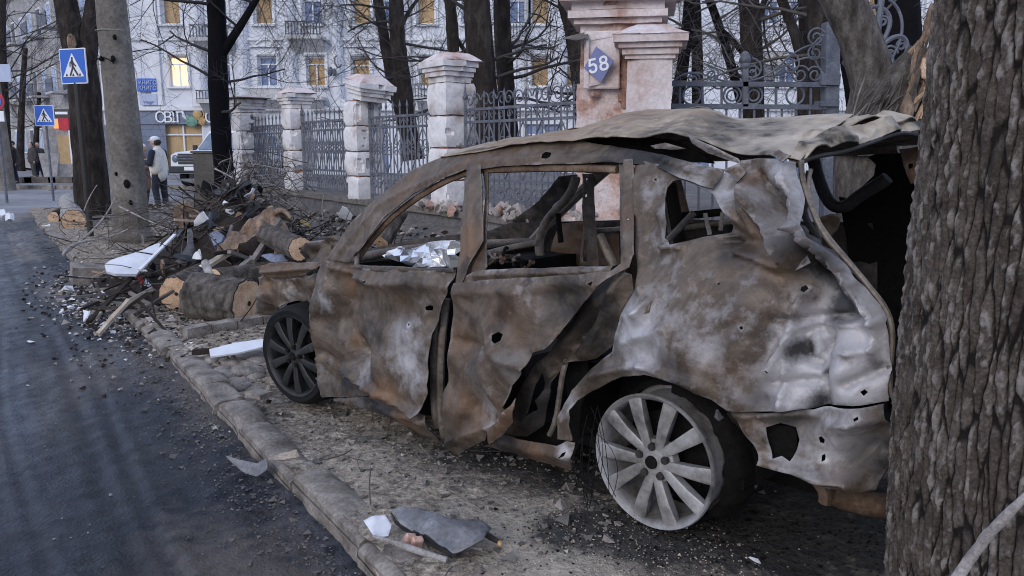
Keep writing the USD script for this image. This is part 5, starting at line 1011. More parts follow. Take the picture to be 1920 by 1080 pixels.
# ------------------------------------------------------------------ houses along the street to the left
SD = np.array([-.66, .75])
def row_house(label, px_near, D_near, length, ztop, m, roofm, dormers=0, floors=3):
    t = thing('street_house', label, 'building')
    p = at(px_near, 200, D_near)[:2]; d = SD / np.linalg.norm(SD); nrm = np.array([-d[1], d[0]])   # towards the street
    ang = math.atan2(d[1], d[0]); W_ = 9.0
    c = p + d * length / 2 - nrm * W_ / 2
    obj('wall', box(length, W_, ztop, (c[0], c[1], ztop / 2), ang), m, t)
    obj('cornice', box(length + .5, W_ + .7, .45, (c[0], c[1], ztop + .2), ang), 'facade_old', t)
    hip = trimesh.convex.convex_hull([[x * (length / 2 + .3), y * (W_ / 2 + .3), 0] for x in (-1, 1) for y in (-1, 1)] + [[x * (length / 2 - 2), 0, 2.4] for x in (-1, 1)]); hip.apply_transform(rotz(ang)); hip.apply_translation((c[0], c[1], ztop + .43)); obj('roof', hip, roofm, t)
    for i in range(dormers):
        q = p + d * (length * (i + .5) / dormers) - nrm * 1.6
        r_ = obj('dormer', box(1.5, 1.6, 1.7, (q[0], q[1], ztop + 1.2), ang), 'roof_grey', t); obj('dormer_roof', box(1.8, 1.9, .15, (q[0], q[1], ztop + 2.1), ang), 'roof_grey', r_)
    nwin = max(2, int(length / 2.6))
    for f in range(floors):
        for i in range(nwin):
            q = p + d * (length * (i + .5) / nwin) + nrm * .01; z = 2.0 + f * (ztop - .6) / floors
            w_ = obj('window', box(1.15, .10, 1.75, (q[0], q[1], z), ang), 'frame_white', t); q2 = q + nrm * .045; obj('pane', box(.95, .05, 1.55, (q2[0], q2[1], z), ang), 'window_glass' if (i + f) % 3 else 'roof_grey', w_)
            if f and i % 2 == 0:
                q3 = q + nrm * .5; b_ = obj('balcony_slab', box(1.8, 1.0, .12, (q3[0], q3[1], z - 1.0), ang), 'facade_old', t); q4 = q + nrm * .95; obj('balcony_railing', box(1.8, .06, .8, (q4[0], q4[1], z - .55), ang), 'iron', b_)
    return t
row_house('long grey three-storey house with roof dormers receding down the street at the left', 186, 46, 30, 12.2, 'far_wall', 'roof_grey', 3)
row_house('farther house with brown roof closing the street at the left', 70, 84, 26, 11.5, 'facade_old', 'roof_grey', 0)
# kiosk-like shop fronts far left
kf = thing('cafe_front', 'small lit cafe front with red and orange awning far down the street', 'shop')
o = at(118, 262, 40); obj('booth', box(2.6, 1.2, 2.6, (o[0], o[1] + 1.2, 1.4)), 'far_wall', kf); obj('signboard', box(.95, .1, .42, at(114, 213, 40)), 'sign_black', kf)
obj('sign_lettering', box(.6, .04, .12, at(115, 212, 39.92)), 'letter_white', kf); obj('lit_sign', box(.30, .1, .45, at(107, 232, 40)), 'shop_orange', kf); obj('red_awning', box(.5, .2, .6, at(121, 233, 40)), 'shop_red', kf)
obj('ply_panel', box(.6, .1, 1.4, at(122, 280, 39.8)), 'plywood', kf); obj('white_frame', box(.12, .1, 1.6, at(134, 276, 39.7)), 'frame_white', kf)
for i, (px, w, m, lab) in enumerate(((95, .8, 'far_wall', 'pale tapering board leaning at the cafe front'), )):
    p = at(px, 300, 38); b_ = trimesh.convex.convex_hull([[x, y, z] for y in (-.03, .03) for x, z in ((-.55, 1.2), (.45, 1.2), (-.35, 0), (.2, 0))]); b_.apply_translation((p[0], p[1], .1)); obj('leaning_board', b_, m, label=lab, cat='board')
bench = thing('low_street_wall', 'long low concrete kerb wall on the far pavement at the left', 'wall')
for i in range(4): obj('wall_block', box(1.35, .3, .26, at(30 + i * 45, 304, 34) * [1, 1, 0] + [0, 0, .22], ch=.02), 'concrete', bench)
# ------------------------------------------------------------------ trees
def limb(p, d, L, r0, r1, n=8, wob=.06, droop=0.0, seed=0):
    g = np.random.default_rng(seed); p = np.array(p, float); d = np.array(d, float) / np.linalg.norm(d); P = [p]
    for i in range(n):
        d = d + g.normal(0, wob, 3) + np.array([0, 0, droop]); d /= np.linalg.norm(d); P.append(P[-1] + d * L / n)
    return np.array(P), np.linspace(r0, r1, n + 1)
def grow(p, d, L, r, depth, g, out, twigs, wob=.12, fork=3, spread=.75, up=.05):
    P, R = limb(p, d, L, r, r * .45, 6, wob, up * .3, int(g.integers(1 << 30))); out.append((P, R, depth))
    if depth == 0: return
    k = fork if depth > 1 else fork + 2
    for i in range(k):
        f = g.uniform(.3, 1.0); j = min(5, int(f * 6)); q = P[j] + (P[j + 1] - P[j]) * (f * 6 - j if f < 1 else 1)
        dd = P[min(j + 1, 6)] - P[j]; dd /= np.linalg.norm(dd); v = g.normal(size=3); v -= dd * (v @ dd); v /= np.linalg.norm(v)
        nd = dd * (1 - spread * .5) + v * spread + np.array([0, 0, up]); grow(q, nd, L * g.uniform(.5, .8), max(r * .45 * g.uniform(.7, 1.0), .0035), depth - 1, g, out, twigs, wob, fork, spread, up)
def tree(name, label, base, path_px, D, rb, rt, m='bark_dark', branches=(), seed=0, group=None, cat='tree', extra=8, twig='twig_dark', depth=3, blen=2.2, z_lo=1.6, spread=.75, base_z=None):
    "trunk along picture points at depth D; crown of limbs and twigs"
    t = thing(name, label, cat, group); g = np.random.default_rng(seed)
    pts_ = [at(x, y, D) for x, y in path_px]
    top = pts_[-1] + (pts_[-1] - pts_[-2]) / np.linalg.norm(pts_[-1] - pts_[-2]) * max(0, 5.2 - pts_[-1][2]) if pts_[-1][2] < 5.2 else pts_[-1]
    P = spline(pts_ + ([top] if np.linalg.norm(top - pts_[-1]) > .1 else []), 18); R = np.linspace(rb, rt, 18); R[:2] *= [1.35, 1.12]
    obj('trunk', rough(tube(P, R, 14), rb * .12, 2.2 / max(rb, .05) * .5, seed), m, t, smooth=50)
    for q, r0, r1 in branches:
        Q = spline([at(x, y, D + dz) for x, y, dz in q], 14); obj('limb', rough(tube(Q, np.linspace(r0, r1, 14), 10), r0 * .1, 8, seed), m, t, smooth=50)
    out = []
    for i in range(extra):
        z = g.uniform(.25, 1.0); j = int(z * 16); 
        if P[j][2] < z_lo: j = int(np.argmax(P[:, 2] > z_lo))
        a = g.uniform(0, 2 * np.pi); grow(P[j], (math.cos(a), math.sin(a) * .8, g.uniform(-.1, .7)), blen * g.uniform(.5, 1.1), min(R[j] * g.uniform(.14, .26), .034), depth, g, out, None, spread=spread)
    for q, r0, r1 in branches:
        for k in range(3):
            f = g.uniform(.4, 1); a = at(*q[-1][:2], D + q[-1][2]) * f + at(*q[0][:2], D + q[0][2]) * (1 - f); v = g.normal(size=3); grow(a, v + [0, 0, .3], blen * .7, min(r1 * .5, .03), depth - 1, g, out, None)
    cr = [tube(P_, R_, 5 if d_ >= 2 else 3, cap=False) for P_, R_, d_ in out]
    if cr: obj('crown', cat_(cr), twig, t, smooth=True)
    return t
def gz(px, D): return proj((at(px, 300, D)[0], D, .1))[1]
# the large trunk at the right edge, in front of the car: geometry of ridged bark
BT = thing('thick_bark_tree', 'massive near tree trunk with deeply furrowed bark cut by the right picture edge', 'tree')
nc, nzz = 900, 620
A = np.linspace(0, 2 * np.pi, nc, endpoint=False); Z = np.linspace(-.25, 3.4, nzz)
aa, zz_ = np.meshgrid(A, Z, indexing='ij')
cy = np.full(nzz, 2.12)
rad = np.interp(Z, [-.25, -.05, .15, .5, 1.2, 2.2, 3.4], [.56, .51, .475, .45, .43, .42, .41])
_ez, _ea = [], []
for ex_, ey_ in ((1650, 1150), (1652, 1080), (1668, 850), (1692, 600), (1722, 300), (1748, 0), (1770, -260)):
    d_ = ray(ex_, ey_); _ez.append(CAMH + d_[2] / d_[1] * 1.95); _ea.append(math.atan2(d_[0], d_[1]))
_ea = np.interp(Z, _ez, _ea); cx = np.full(nzz, 1.55)
for _ in range(20):
    dist = np.hypot(cx, cy); cx = cy * np.tan(_ea + np.arcsin(rad / dist))
flare = .05 * np.exp(-((zz_ + .1) / .22) ** 2) * (.5 + .5 * np.cos(3 * aa - 3.4)) 
wander = .10 * nz(np.stack([np.cos(aa) * 2, np.sin(aa) * 2, zz_ * .9], -1), 1.0, 5, 3) + .025 * nz(np.stack([np.cos(aa) * 6, np.sin(aa) * 6, zz_ * 3], -1), 1, 6, 3)
gb_ = np.random.default_rng(77); RA = .44
def plates(ch, cv, seed):
    "elongated interlocking bark plates: distance to the nearest crack and a value per plate"
    g = np.random.default_rng(seed); na, nb = int(2 * np.pi * RA / ch), int(3.8 / cv); P_ = []
    for q in range(na):
        for p_ in range(nb): P_.append((q * 2 * np.pi * RA / na + g.uniform(-.42, .42) * ch, -.3 + (p_ + .5 * (q % 2)) * cv + g.uniform(-.45, .45) * cv))
    P_ = np.array(P_); Wd = 2 * np.pi * RA; PP = np.vstack([P_, P_ + [Wd, 0], P_ - [Wd, 0]]); val = np.tile(g.uniform(0, 1, len(P_)), 3)
    X = aa * RA + wander * .16 + .006 * nz(np.stack([np.cos(aa) * 16, np.sin(aa) * 16, zz_ * 14], -1), 1, seed + 1, 3); Y = zz_ + .02 * nz(np.stack([np.cos(aa) * 12, np.sin(aa) * 12, zz_ * 9], -1), 1, seed + 2, 3)
    k_ = ch / cv; d_, i_ = cKDTree(PP * [1, k_]).query(np.c_[X.ravel(), (Y * k_).ravel()], k=2); e_ = (d_[:, 1] - d_[:, 0]) / ch
    return e_.reshape(X.shape), val[i_[:, 0]].reshape(X.shape)
e1, v1 = plates(.027, .26, 201); e2, v2 = plates(.012, .045, 202)
ridge = np.clip(e1 / .34, 0, 1) ** .7; brk = np.clip(e2 / .25, 0, 1)
relief = ridge * (.78 + .22 * v1) * (.80 + .20 * brk * (.5 + v2 * .5))
fine = nz(np.stack([np.cos(aa) * 26, np.sin(aa) * 26, zz_ * 26], -1), 1, 14, 4)
r_ = rad[None] + flare + .019 * (relief - .8) + .009 * fine * (.3 + relief) + .010 * nz(np.stack([np.cos(aa) * 2, np.sin(aa) * 2, zz_ * 1.5], -1), 1, 16, 2)
V = np.stack([cx[None] + r_ * np.cos(aa), cy[None] + r_ * np.sin(aa), zz_], -1)
i, j = np.meshgrid(np.arange(nc), np.arange(nzz - 1), indexing='ij'); i2 = (i + 1) % nc
Q = np.stack([i * nzz + j, i2 * nzz + j, i2 * nzz + j + 1, i * nzz + j + 1], -1).reshape(-1, 4)
cdv = np.stack([np.clip((v1 - .5) * .35 + (v2 - .5) * .5 + .8 * fine + .05, 0, .6) * (ridge > .5), np.clip(.5 * np.exp(-((zz_ + .05) / .25) ** 2), 0, 1), np.clip(1.0 - ridge * 1.5, 0, .9)], -1).reshape(-1, 3)
ex, ln_ = cd_layers((.24, .215, .195), (.14, .105, .078), (.009, .007, .006), 60.0)
mat('furrowed_bark', [(.3, (.038, .030, .025)), (.5, (.075, .060, .050)), (.7, (.125, .105, .090))], spec=.2, scale=11, rough_=(.85, .95), bump=.9, bscale=60, bdist=.012, fine=.45, extra=ex, extra_links=ln_)
obj('trunk', trimesh.Trimesh(V.reshape(-1, 3), np.vstack([Q[:, [0, 1, 2]], Q[:, [0, 2, 3]]]), process=False), 'furrowed_bark', BT, smooth=True, Cd=cdv)
fb = thing('fallen_branch', 'pale bare branch leaning on the foot of the thick tree, lower right corner', 'branch')
P = spline([at(1790, 1090, 1.62), at(1840, 1020, 1.60), at(1870, 985, 1.58), at(1935, 920, 1.56)], 26); obj('stem', rough(tube(P, np.linspace(.012, .009, 26), 10), .003, 18, 3), 'branch_pale', fb, smooth=50)
P = spline([at(1868, 988, 1.58), at(1845, 1000, 1.60), at(1830, 1025, 1.6)], 8); obj('side_twig', tube(P, np.linspace(.007, .003, 8), 6), 'branch_pale', fb, smooth=50)

# broken tree behind the car
BK = thing('shattered_tree', 'grey tree split by the blast behind the car roof, with torn orange heartwood', 'tree')
D = 6.0
P = spline([at(1650, 620, D), at(1640, 330, D), at(1635, 230, D), at(1640, 190, D), at(1627, 120, D), at(1602, 45, D), at(1570, -20, D), at(1530, -120, D)], 30); obj('trunk', rough(tube(P, np.interp(np.arange(30), [0, 9, 14, 18, 29], [.36, .33, .25, .15, .14]), 20), .02, 4, 2), 'bark_grey', BK, smooth=50)
P = spline([at(1640, 280, D - .05), at(1668, 205, D - .1), at(1712, 150, D - .15), at(1745, 95, D - .2)], 18); obj('torn_limb', rough(tube(P, np.interp(np.arange(18), [0, 9, 17], [.30, .22, .15]), 18), .02, 5, 5), 'bark_grey', BK, smooth=50)
for k in range(26):
    x, y = RNG.uniform(1705, 1752), RNG.uniform(20, 150); a = at(1700 + RNG.uniform(0, 40), y + 55 + RNG.uniform(0, 60), D - .38); b = at(x + 6, y, D - .38 + RNG.uniform(-.1, .1)); obj('splinter', tube([a, (a + b) / 2 + RNG.normal(0, .02, 3), b], [.020 * RNG.uniform(.5, 1), .017 * RNG.uniform(.5, 1), .003], 5), RNG.choice(['split_wood', 'cut_wood', 'split_wood', 'bark_grey']), BK)
for (x, y, r, m) in ((1746, 42, .10, 'split_wood'), (1735, 130, .09, 'cut_wood'), (1700, 205, .10, 'split_wood'), (1740, 60, .08, 'split_wood')): obj('torn_heartwood', lumpy((r * .42, r * .4, r * 1.0), int(x), .6).apply_translation(at(x, y, D - .42)), m, BK, smooth=True)
for k in range(60):
    x = RNG.uniform(1590, 1720); a = at(x, 215 + RNG.uniform(-5, 20), D - .36 + .001 * abs(x - 1650)); b = at(x + RNG.uniform(10, 60), RNG.uniform(130, 185), D - .30); obj('bark_fibre', tube([a, (a + b) / 2 + RNG.normal(0, .012, 3), b], [.006, .008, .003], 4), RNG.choice(['bark_grey', 'grey_wood', 'twig']), BK) if k < 40 else None

# trees of the yard and the street: trunk paths traced in the picture
TR = [
    # name label path D rb rt mat branches seed extra
    ('black trunk forking left of the farthest white pier', [(425, 385), (416, 270), (410, 180), (408, 90), (404, -10)], 15.0, .19, .15, 'bark_black', [([(413, 105, 0), (440, 65, 0), (465, 25, .1), (490, -15, .2)], .09, .05)], 1, 7),
    ('slim dark trunk left of the twin trunks in the yard', [(768, 300), (752, 215), (735, 150), (722, 80), (708, -5)], 19.0, .15, .11, 'bark_dark', [], 2, 6),
    ('straight dark trunk above the fence between the middle piers', [(775, 300), (765, 230), (755, 150), (745, 60), (742, -10)], 18.0, .20, .15, 'bark_dark', [([(748, 60, 0), (765, 25, .3), (790, -10, .5)], .06, .03)], 3, 7),
    ('trunk rising right above the chipped white pier', [(862, 300), (856, 200), (850, 100), (848, 50), (842, -10)], 16.0, .14, .10, 'bark_dark', [([(850, 60, 0), (868, 90, .1), (885, 110, .1)], .05, .04)], 4, 5),
    ('thick brown trunk behind the fence next to the house number pier', [(918, 320), (908, 200), (900, 100), (893, -10)], 13.0, .24, .20, 'bark_dark', [], 5, 6),
    ('dark companion trunk right of the thick brown trunk', [(958, 300), (952, 200), (945, 110), (940, -10)], 14.0, .16, .13, 'bark_dark', [], 6, 5),
    ('leaning trunk just left of the house number pier', [(1100, 300), (1092, 180), (1078, 80), (1062, -10)], 14.5, .18, .13, 'bark_dark', [([(1085, 80, 0), (1062, 45, .2), (1050, -5, .2)], .07, .05)], 7, 6),
    ('thin black trunk just right of the house number pier', [(1268, 250), (1276, 150), (1286, 80), (1294, -10)], 13.0, .10, .09, 'bark_black', [], 8, 4),
    ('thin straight trunk second to the right of the house number pier', [(1312, 280), (1308, 150), (1306, 60), (1302, -10)], 15.0, .11, .09, 'bark_black', [], 9, 4),
    ('slanting thin trunk crossing behind the gate', [(1392, 190), (1370, 120), (1352, 60), (1322, -20)], 14.0, .08, .06, 'bark_black', [([(1350, 55, 0), (1372, 75, .1), (1394, 102, .1)], .05, .045)], 10, 3),
    ('thick brown trunk in the middle of the gate', [(1412, 300), (1412, 160), (1408, 60), (1403, -10)], 12.5, .17, .14, 'bark_dark', [([(1418, 45, 0), (1428, 15, .1), (1440, -15, .2)], .06, .04)], 11, 5),
    ('curved slender trunk behind the right half of the gate', [(1512, 260), (1505, 160), (1495, 80), (1478, 30), (1462, -10)], 12.0, .085, .06, 'bark_dark', [], 12, 5),
    ('slender upright trunk left of the gate post', [(1520, 260), (1514, 150), (1508, 70), (1503, -10)], 13.0, .08, .06, 'bark_dark', [], 13, 4),
    ('dark trunk directly behind the gate post', [(1545, 300), (1540, 150), (1538, 60), (1535, -10)], 10.5, .17, .14, 'bark_dark', [], 14, 4),
    ('black leaning stem between the gate post and the shattered tree', [(1612, 230), (1600, 170), (1590, 110), (1580, 40), (1575, -10)], 9.0, .09, .07, 'bark_black', [], 15, 3),
    ('dark trunk behind the torn gate leaf', [(1700, 260), (1690, 120), (1686, 40), (1680, -10)], 10.0, .26, .22, 'bark_black', [], 16, 4)]
for i, (lab, path, D, rb, rt, m, br, sd, ex_) in enumerate(TR):
    tree('yard_tree' if i else 'street_tree', lab, None, path, D, rb, rt, m, br, sd + 40, extra=ex_ + (2 if i < 7 else 0), depth=3, blen=1.9, z_lo=1.9, twig='twig_dark' if i < 7 else 'twig')
# two-stemmed street tree behind the sign
T2 = thing('forked_street_tree', 'grey forked street tree behind the near pedestrian sign', 'tree'); D = 17.5
P = spline([at(176, 402, D), at(170, 330, D), at(162, 230, D), at(157, 160, D), at(150, 110, D)], 14); obj('trunk', rough(tube(P, np.linspace(.36, .30, 14), 16), .03, 3, 1), 'bark_dark', T2, smooth=50)
for q, r0, r1 in (([(150, 140), (134, 60), (122, 0), (110, -60)], .26, .22), ([(158, 150), (166, 90), (172, 40), (182, -60)], .20, .15)):
    P = spline([at(x, y, D) for x, y in q], 12); obj('stem', rough(tube(P, np.linspace(r0, r1, 12), 14), .02, 3, 3), 'bark_dark', T2, smooth=50)
obj('bark_scar', lumpy((.10, .05, .18), 8).apply_translation(at(134, 78, D - .26)), 'split_wood', T2, smooth=True)
# far left bare trees with fine twigs
for i, (lab, path, D, sd, tw, ex_, bl) in enumerate((('bare tree with fine hazy twigs at the left picture edge', [(12, 330), (8, 200), (4, 100), (6, -10)], 33.0, 71, 'twig_dark', 22, 4.0), ('small bare tree drooping over the far crossing sign', [(38, 320), (40, 220), (44, 140), (48, 90)], 46.0, 72, 'twig', 16, 3.4), ('slim bare tree at the far end of the left street', [(70, 320), (68, 260), (72, 200)], 55.0, 73, 'twig', 14, 3.4))):
    tree('bare_tree', lab, None, path, D, .22, .12, 'bark_dark', [], sd, extra=ex_, twig=tw, depth=3, blen=bl, z_lo=2.5)
# twigs of crowns that hang in front of the house
for i, (x, y, D) in enumerate(((300, -20, 19), (470, -30, 20), (640, -30, 20), (820, -30, 19), (560, -40, 22), (700, -50, 21), (1470, -30, 14), (1350, -40, 15), (1580, -30, 12))):
    g = np.random.default_rng(500 + i); out = []
    for k in range(7): grow(at(x + g.uniform(-50, 50), y - 20, D), (g.uniform(-1, 1), g.uniform(-.5, .5), g.uniform(-.9, -.05)), g.uniform(1.1, 2.4), .013, 3, g, out, None, spread=.8, up=-.02)
    tt = thing('overhanging_bough', ['drooping twiggy bough hanging in at the top above the blue board', 'drooping twiggy bough hanging in above the second pier', 'drooping twiggy bough hanging in above the slid cap pier', 'drooping twiggy bough hanging in above the chipped pier', 'drooping twiggy bough hanging in before the upper balcony', 'drooping twiggy bough hanging in beside the straight dark trunk', 'drooping twiggy bough hanging in over the right half of the gate', 'drooping twiggy bough hanging in over the left half of the gate', 'drooping twiggy bough hanging in over the gate post'][i], 'branch')
    obj('limb', cat_([tube(P_, R_, 5, cap=False) for P_, R_, d_ in out if d_ >= 3]), 'twig_dark', tt, smooth=True); obj('twigs', cat_([tube(P_, R_, 3, cap=False) for P_, R_, d_ in out if d_ < 3]), 'twig_dark', tt, smooth=True)
# ------------------------------------------------------------------ concrete pole, signs, cabinet
PO = thing('concrete_pole', 'thick weathered concrete street pole scarred by fragments at the left', 'pole'); D = 13.2
P = spline([at(247, 470, D), at(240, 330, D), at(226, 180, D), at(207, -10, D), at(200, -100, D)], 60); R = np.linspace(.285, .215, 60)
def band(m_, seed):
    return rough(m_, .008, 4, seed)
obj('shaft', band(tube(P, R, 28), 2), 'concrete', PO, smooth=50)
for f_, y in ((.0, 59), (.0, 130)): pass
for x, y, r in ((212, 110, .035), (238, 345, .05), (245, 380, .03), (218, 326, .025), (215, 70, .03), (190, 110, .03)):
    obj('chipped_hole', lumpy((r, .03, r * 1.4), int(x)).apply_translation(at(x, y, D - .24 - (.02 if x > 200 else 0))), 'soot', PO, smooth=True)
for y in (59,): 
    tr = trimesh.creation.torus(.245, .008, 40, 5); c_ = np.array(at(211, y, D)); tr.apply_translation(c_); obj('wire_band', tr, 'branch_pale', PO)
P = spline([at(x, y, D - .26) for x, y in ((178, 115), (192, 108), (205, 112), (214, 120))], 12); obj('cable', tube(P, .008, 5), 'soot', PO)
rt_ = lumpy((.33, .30, .25), 6, .2).apply_translation(at(246, 440, D)); obj('foot', rt_, 'concrete', PO, smooth=True)
def ped_sign(label, px, py, D, hw, yaw, postpx, post_bottom, depth_post=.05, postr=.035):
    t = thing('crossing_sign', label, 'sign'); o = np.array(at(px, py, D)); n = np.array([math.sin(yaw), -math.cos(yaw), 0]); tx = np.array([math.cos(yaw), math.sin(yaw), 0]); u = np.array([0, 0, 1.0])
    def put(poly, z, d, m, nm): obj(nm, place(extrude(poly, d), o + n * z, tx, u, n), m, t)
    h = hw
    sq = sg.box(-h * .93, -h * .93, h * .93, h * .93).buffer(h * .07)
    put(sq, -.02, .02, 'sign_white', 'edge_plate'); put(sq.buffer(-h * .06), .0, .004, 'sign_blue', 'blue_field')
    put(sg.Polygon([(0, h * .74), (h * .80, -h * .60), (-h * .80, -h * .60)]), .004, .004, 'sign_white', 'white_triangle')
    fig = [sg.Point(0, h * .44).buffer(h * .075), sg.LineString([(-.02 * h, h * .30), (0, -.02 * h)]).buffer(h * .085), sg.LineString([(-.02 * h, h * .30), (-h * .18, h * .18), (-h * .2, h * .0)]).buffer(h * .045), sg.LineString([(.02 * h, h * .26), (h * .14, h * .08), (h * .24, h * .0)]).buffer(h * .045), sg.LineString([(0, -.02 * h), (-h * .08, -h * .25), (-h * .22, -h * .50)]).buffer(h * .06), sg.LineString([(.02 * h, -.02 * h), (h * .16, -h * .24), (h * .34, -h * .50)]).buffer(h * .06)]
    for i, f in enumerate([so.unary_union(fig)]): put(f, .008, .003, 'sign_black', 'walking_figure')
    for xx in (-.50, -.0, .52): put(sg.Polygon([(h * (xx - .10), -h * .56), (h * (xx + .07), -h * .56), (h * (xx + .03), -h * .42), (h * (xx - .03), -h * .42)]), .008, .003, 'sign_black', 'stripe')
    obj('post', tube([o + np.array([0, .05, -h]) if False else o - n * .045 + u * h * .9, o * [1, 1, 0] - n * .045 + u * post_bottom], postr, 10), 'dark_metal' if postr > .04 else 'iron', t, smooth=40)
    for zz2 in (.5, -.5): obj('clamp', box(.10, .05, .03, o - n * .03 + u * h * zz2, yaw), 'iron', t)
ped_sign('near blue square pedestrian crossing sign in front of the forked street tree', 137, 124, 14.0, .29, -.35, 137, -.1, postr=.05)
ped_sign('smaller distant blue pedestrian crossing sign beside the cafe front', 83, 217, 25.0, .31, -.08, 95, -.1)
sn = thing('no_parking_sign', 'round red and blue no parking sign cut by the left picture edge', 'sign'); o = np.array(at(-9, 190, 24)); dsc = trimesh.creation.cylinder(radius=.27, height=.02, sections=32); obj('disc', place(dsc, o, np.array([1., 0, 0]), np.array([0, 0, 1.]), np.array([0, -1., 0])), 'shop_red', sn); d2 = trimesh.creation.cylinder(radius=.19, height=.02, sections=32); obj('blue_field', place(d2, o + [0, -.012, 0], np.array([1., 0, 0]), np.array([0, 0, 1.]), np.array([0, -1., 0])), 'sign_blue', sn)
obj('post', tube([o + [0, .04, .9], [o[0], o[1] + .04, -.1]], .04, 8), 'iron', sn); obj('plate', box(.42, .03, .3, at(-6, 218, 24)), 'sign_white', sn); obj('framed_plate', box(.56, .04, .5, at(2, 137, 24)), 'pale_blue', sn)
kb = thing('far_lamp_pole', 'grey concrete lamp pole beside the dark standing person at the left edge', 'pole'); p = at(10, 300, 31); obj('shaft', rough(tube([(p[0], p[1], -.1), (p[0] - .1, p[1], 3), (p[0] - .3, p[1], 7)], [.27, .24, .2], 14).subdivide(), .01, 4), 'concrete', kb, smooth=50); obj('collar', tube([(p[0] - .05, p[1], 1.0), (p[0] - .05, p[1], 1.12)], [.28, .28], 14), 'concrete', kb)
cb = thing('utility_cabinet', 'dented olive-grey street utility cabinet left of the farthest pier', 'cabinet'); D = 16.5
a, b = at(368, 390, D), at(420, 287, D)
obj('body', rough(box(b[0] - a[0], .45, b[2] - a[2] + .35, ((a[0] + b[0]) / 2, D + .22, (a[2] - .35 + b[2]) / 2)).subdivide_to_size(.1), .006, 5), 'cabinet_paint', cb, smooth=30); obj('lid', box(b[0] - a[0] + .06, .52, .04, ((a[0] + b[0]) / 2, D + .22, b[2] + .02)), 'cabinet_paint', cb); obj('door', box(b[0] - a[0] - .08, .02, b[2] - a[2] - .05, ((a[0] + b[0]) / 2, D - .012, (a[2] + b[2]) / 2)), 'cabinet_paint', cb); obj('hinge_post', bar(at(428, 395, D), at(427, 285, D), .05, .05), 'cabinet_paint', cb)
kbx = thing('kerb_signpost', 'thin metal post standing on the far pavement at the left', 'post'); p = at(97, 352, 29); obj('post', tube([(p[0], p[1], -.1), (p[0], p[1], 1.1)], .03, 8), 'iron', kbx); obj('foot_plate', box(.16, .16, .03, (p[0], p[1], .05)), 'iron', kbx)
# ------------------------------------------------------------------ logs, boards and litter
def log(label, a, b, r, mat_='bark_grey', seed=0, cut='cut_wood', tap=.95, group=None):
    a, b = np.array(a, float), np.array(b, float); t = thing('cut_log', label, 'log', group); L = np.linalg.norm(b - a); n = max(14, int(L / .025)); sd = 56
    P = a + (b - a) * np.linspace(0, 1, n)[:, None]; d, e, f = frame_from(b - a); A = np.arange(sd) * 2 * np.pi / sd
    V = []
    for i in range(n):
        q = np.stack([np.cos(A) * 3, np.sin(A) * 3, np.full(sd, i / n * L * 2)], -1)
        w = nz(np.stack([np.cos(A) * 9, np.sin(A) * 9, np.full(sd, i * L / n * 2.2)], -1), 1, seed + 3, 3)
        rr = r * (1 - (1 - tap) * i / n) * (1 + .10 * nz(q, .7, seed, 2) + .085 * w - .06 * np.clip(1 - np.abs(w) * 7, 0, 1)); V.append(P[i] + e * (np.cos(A) * rr)[:, None] + f * (np.sin(A) * rr)[:, None])
    F = []
    i, j = np.meshgrid(np.arange(n - 1), np.arange(sd), indexing='ij'); k = (j + 1) % sd
    Q = np.stack([i * sd + j, i * sd + k, (i + 1) * sd + k, (i + 1) * sd + j], -1).reshape(-1, 4)
    obj('bark', trimesh.Trimesh(np.vstack(V), np.vstack([Q[:, [0, 1, 2]], Q[:, [0, 2, 3]]]), process=False), mat_, t, smooth=True)
    for w, c, s_ in ((V[0], a, -1), (V[-1], b, 1)):
        ring = c + (w - c) * .95 + d * s_ * .004; R2 = c + (w - c) * .5 + d * s_ * .006; VV = np.vstack([ring, R2, [c + d * s_ * .006]]); F = []
        for j in range(sd):
            k = (j + 1) % sd; F += [[j, k, sd + k], [j, sd + k, sd + j], [sd + j, sd + k, 2 * sd]]
        cp = obj('cut_face', trimesh.Trimesh(VV, np.array(F), process=False), cut, t)
        ob = c + (w - c) * .13 * .6; obj('heart', trimesh.convex.convex_hull(np.vstack([c + (w - c) * .10 + d * s_ * .004, c + (w - c) * .10 + d * s_ * .010])), 'dark_wood', cp)
        ring2 = np.vstack([w, c + (w - c) * .95 + d * s_ * .004]); F2 = []
        for j in range(sd): k = (j + 1) % sd; F2 += [[j, k, sd + k], [j, sd + k, sd + j]]
        obj('bark_rim', trimesh.Trimesh(ring2, np.array(F2), process=False), 'bark_dark', cp)
    return t
zp = lambda x, y: float(pave_z(x, y))
def gpt(px, py, z=.05): return ground_at(px, py, z)
def lying(px0, py0, px1, py1, r, z=.05, dz=0.0):
    a, b = gpt(px0, py0 , z), gpt(px1, py1, z); a[2] = b[2] = z + r + dz; return a, b
# big log: near end at (468,570), far end left (352,560)
def at_on(px, py, z):          # centre of an object seen there, at height z
    return ground_at(px, py, z)
r1 = .225
log('big bark-covered log with its right cut face towards the front wheel', at_on(466, 569, .20), at_on(366, 556, .22) , r1, 'bark_grey', 1)
log('shorter log whose orange cut face shows left of the big log', at_on(331, 551, .18), at_on(388, 515, .20), .172, 'bark_grey', 2)
log('log lying on top behind the big log, bark side up', at_on(405, 528, .34), at_on(515, 512, .34), .13, 'bark_grey', 3)
log('log with split cut face in the debris heap near the car bonnet', at(562, 466, 7.5), at(500, 440, 8.3), .115, 'bark_grey', 4)
log('pale-barked log by the kerb beneath the forked street tree', at_on(139, 414, .18), at_on(128, 378, .22), .22, 'branch_pale', 5)
log('short dark branch stub beside the pale-barked log', at_on(100, 408, .12), at_on(122, 396, .16), .12, 'bark_dark', 6)
log('charred log leaning on the grey wall seen through the front window', at(712, 452, 9.0), at(748, 395, 9.3), .12, 'bark_grey', 7)
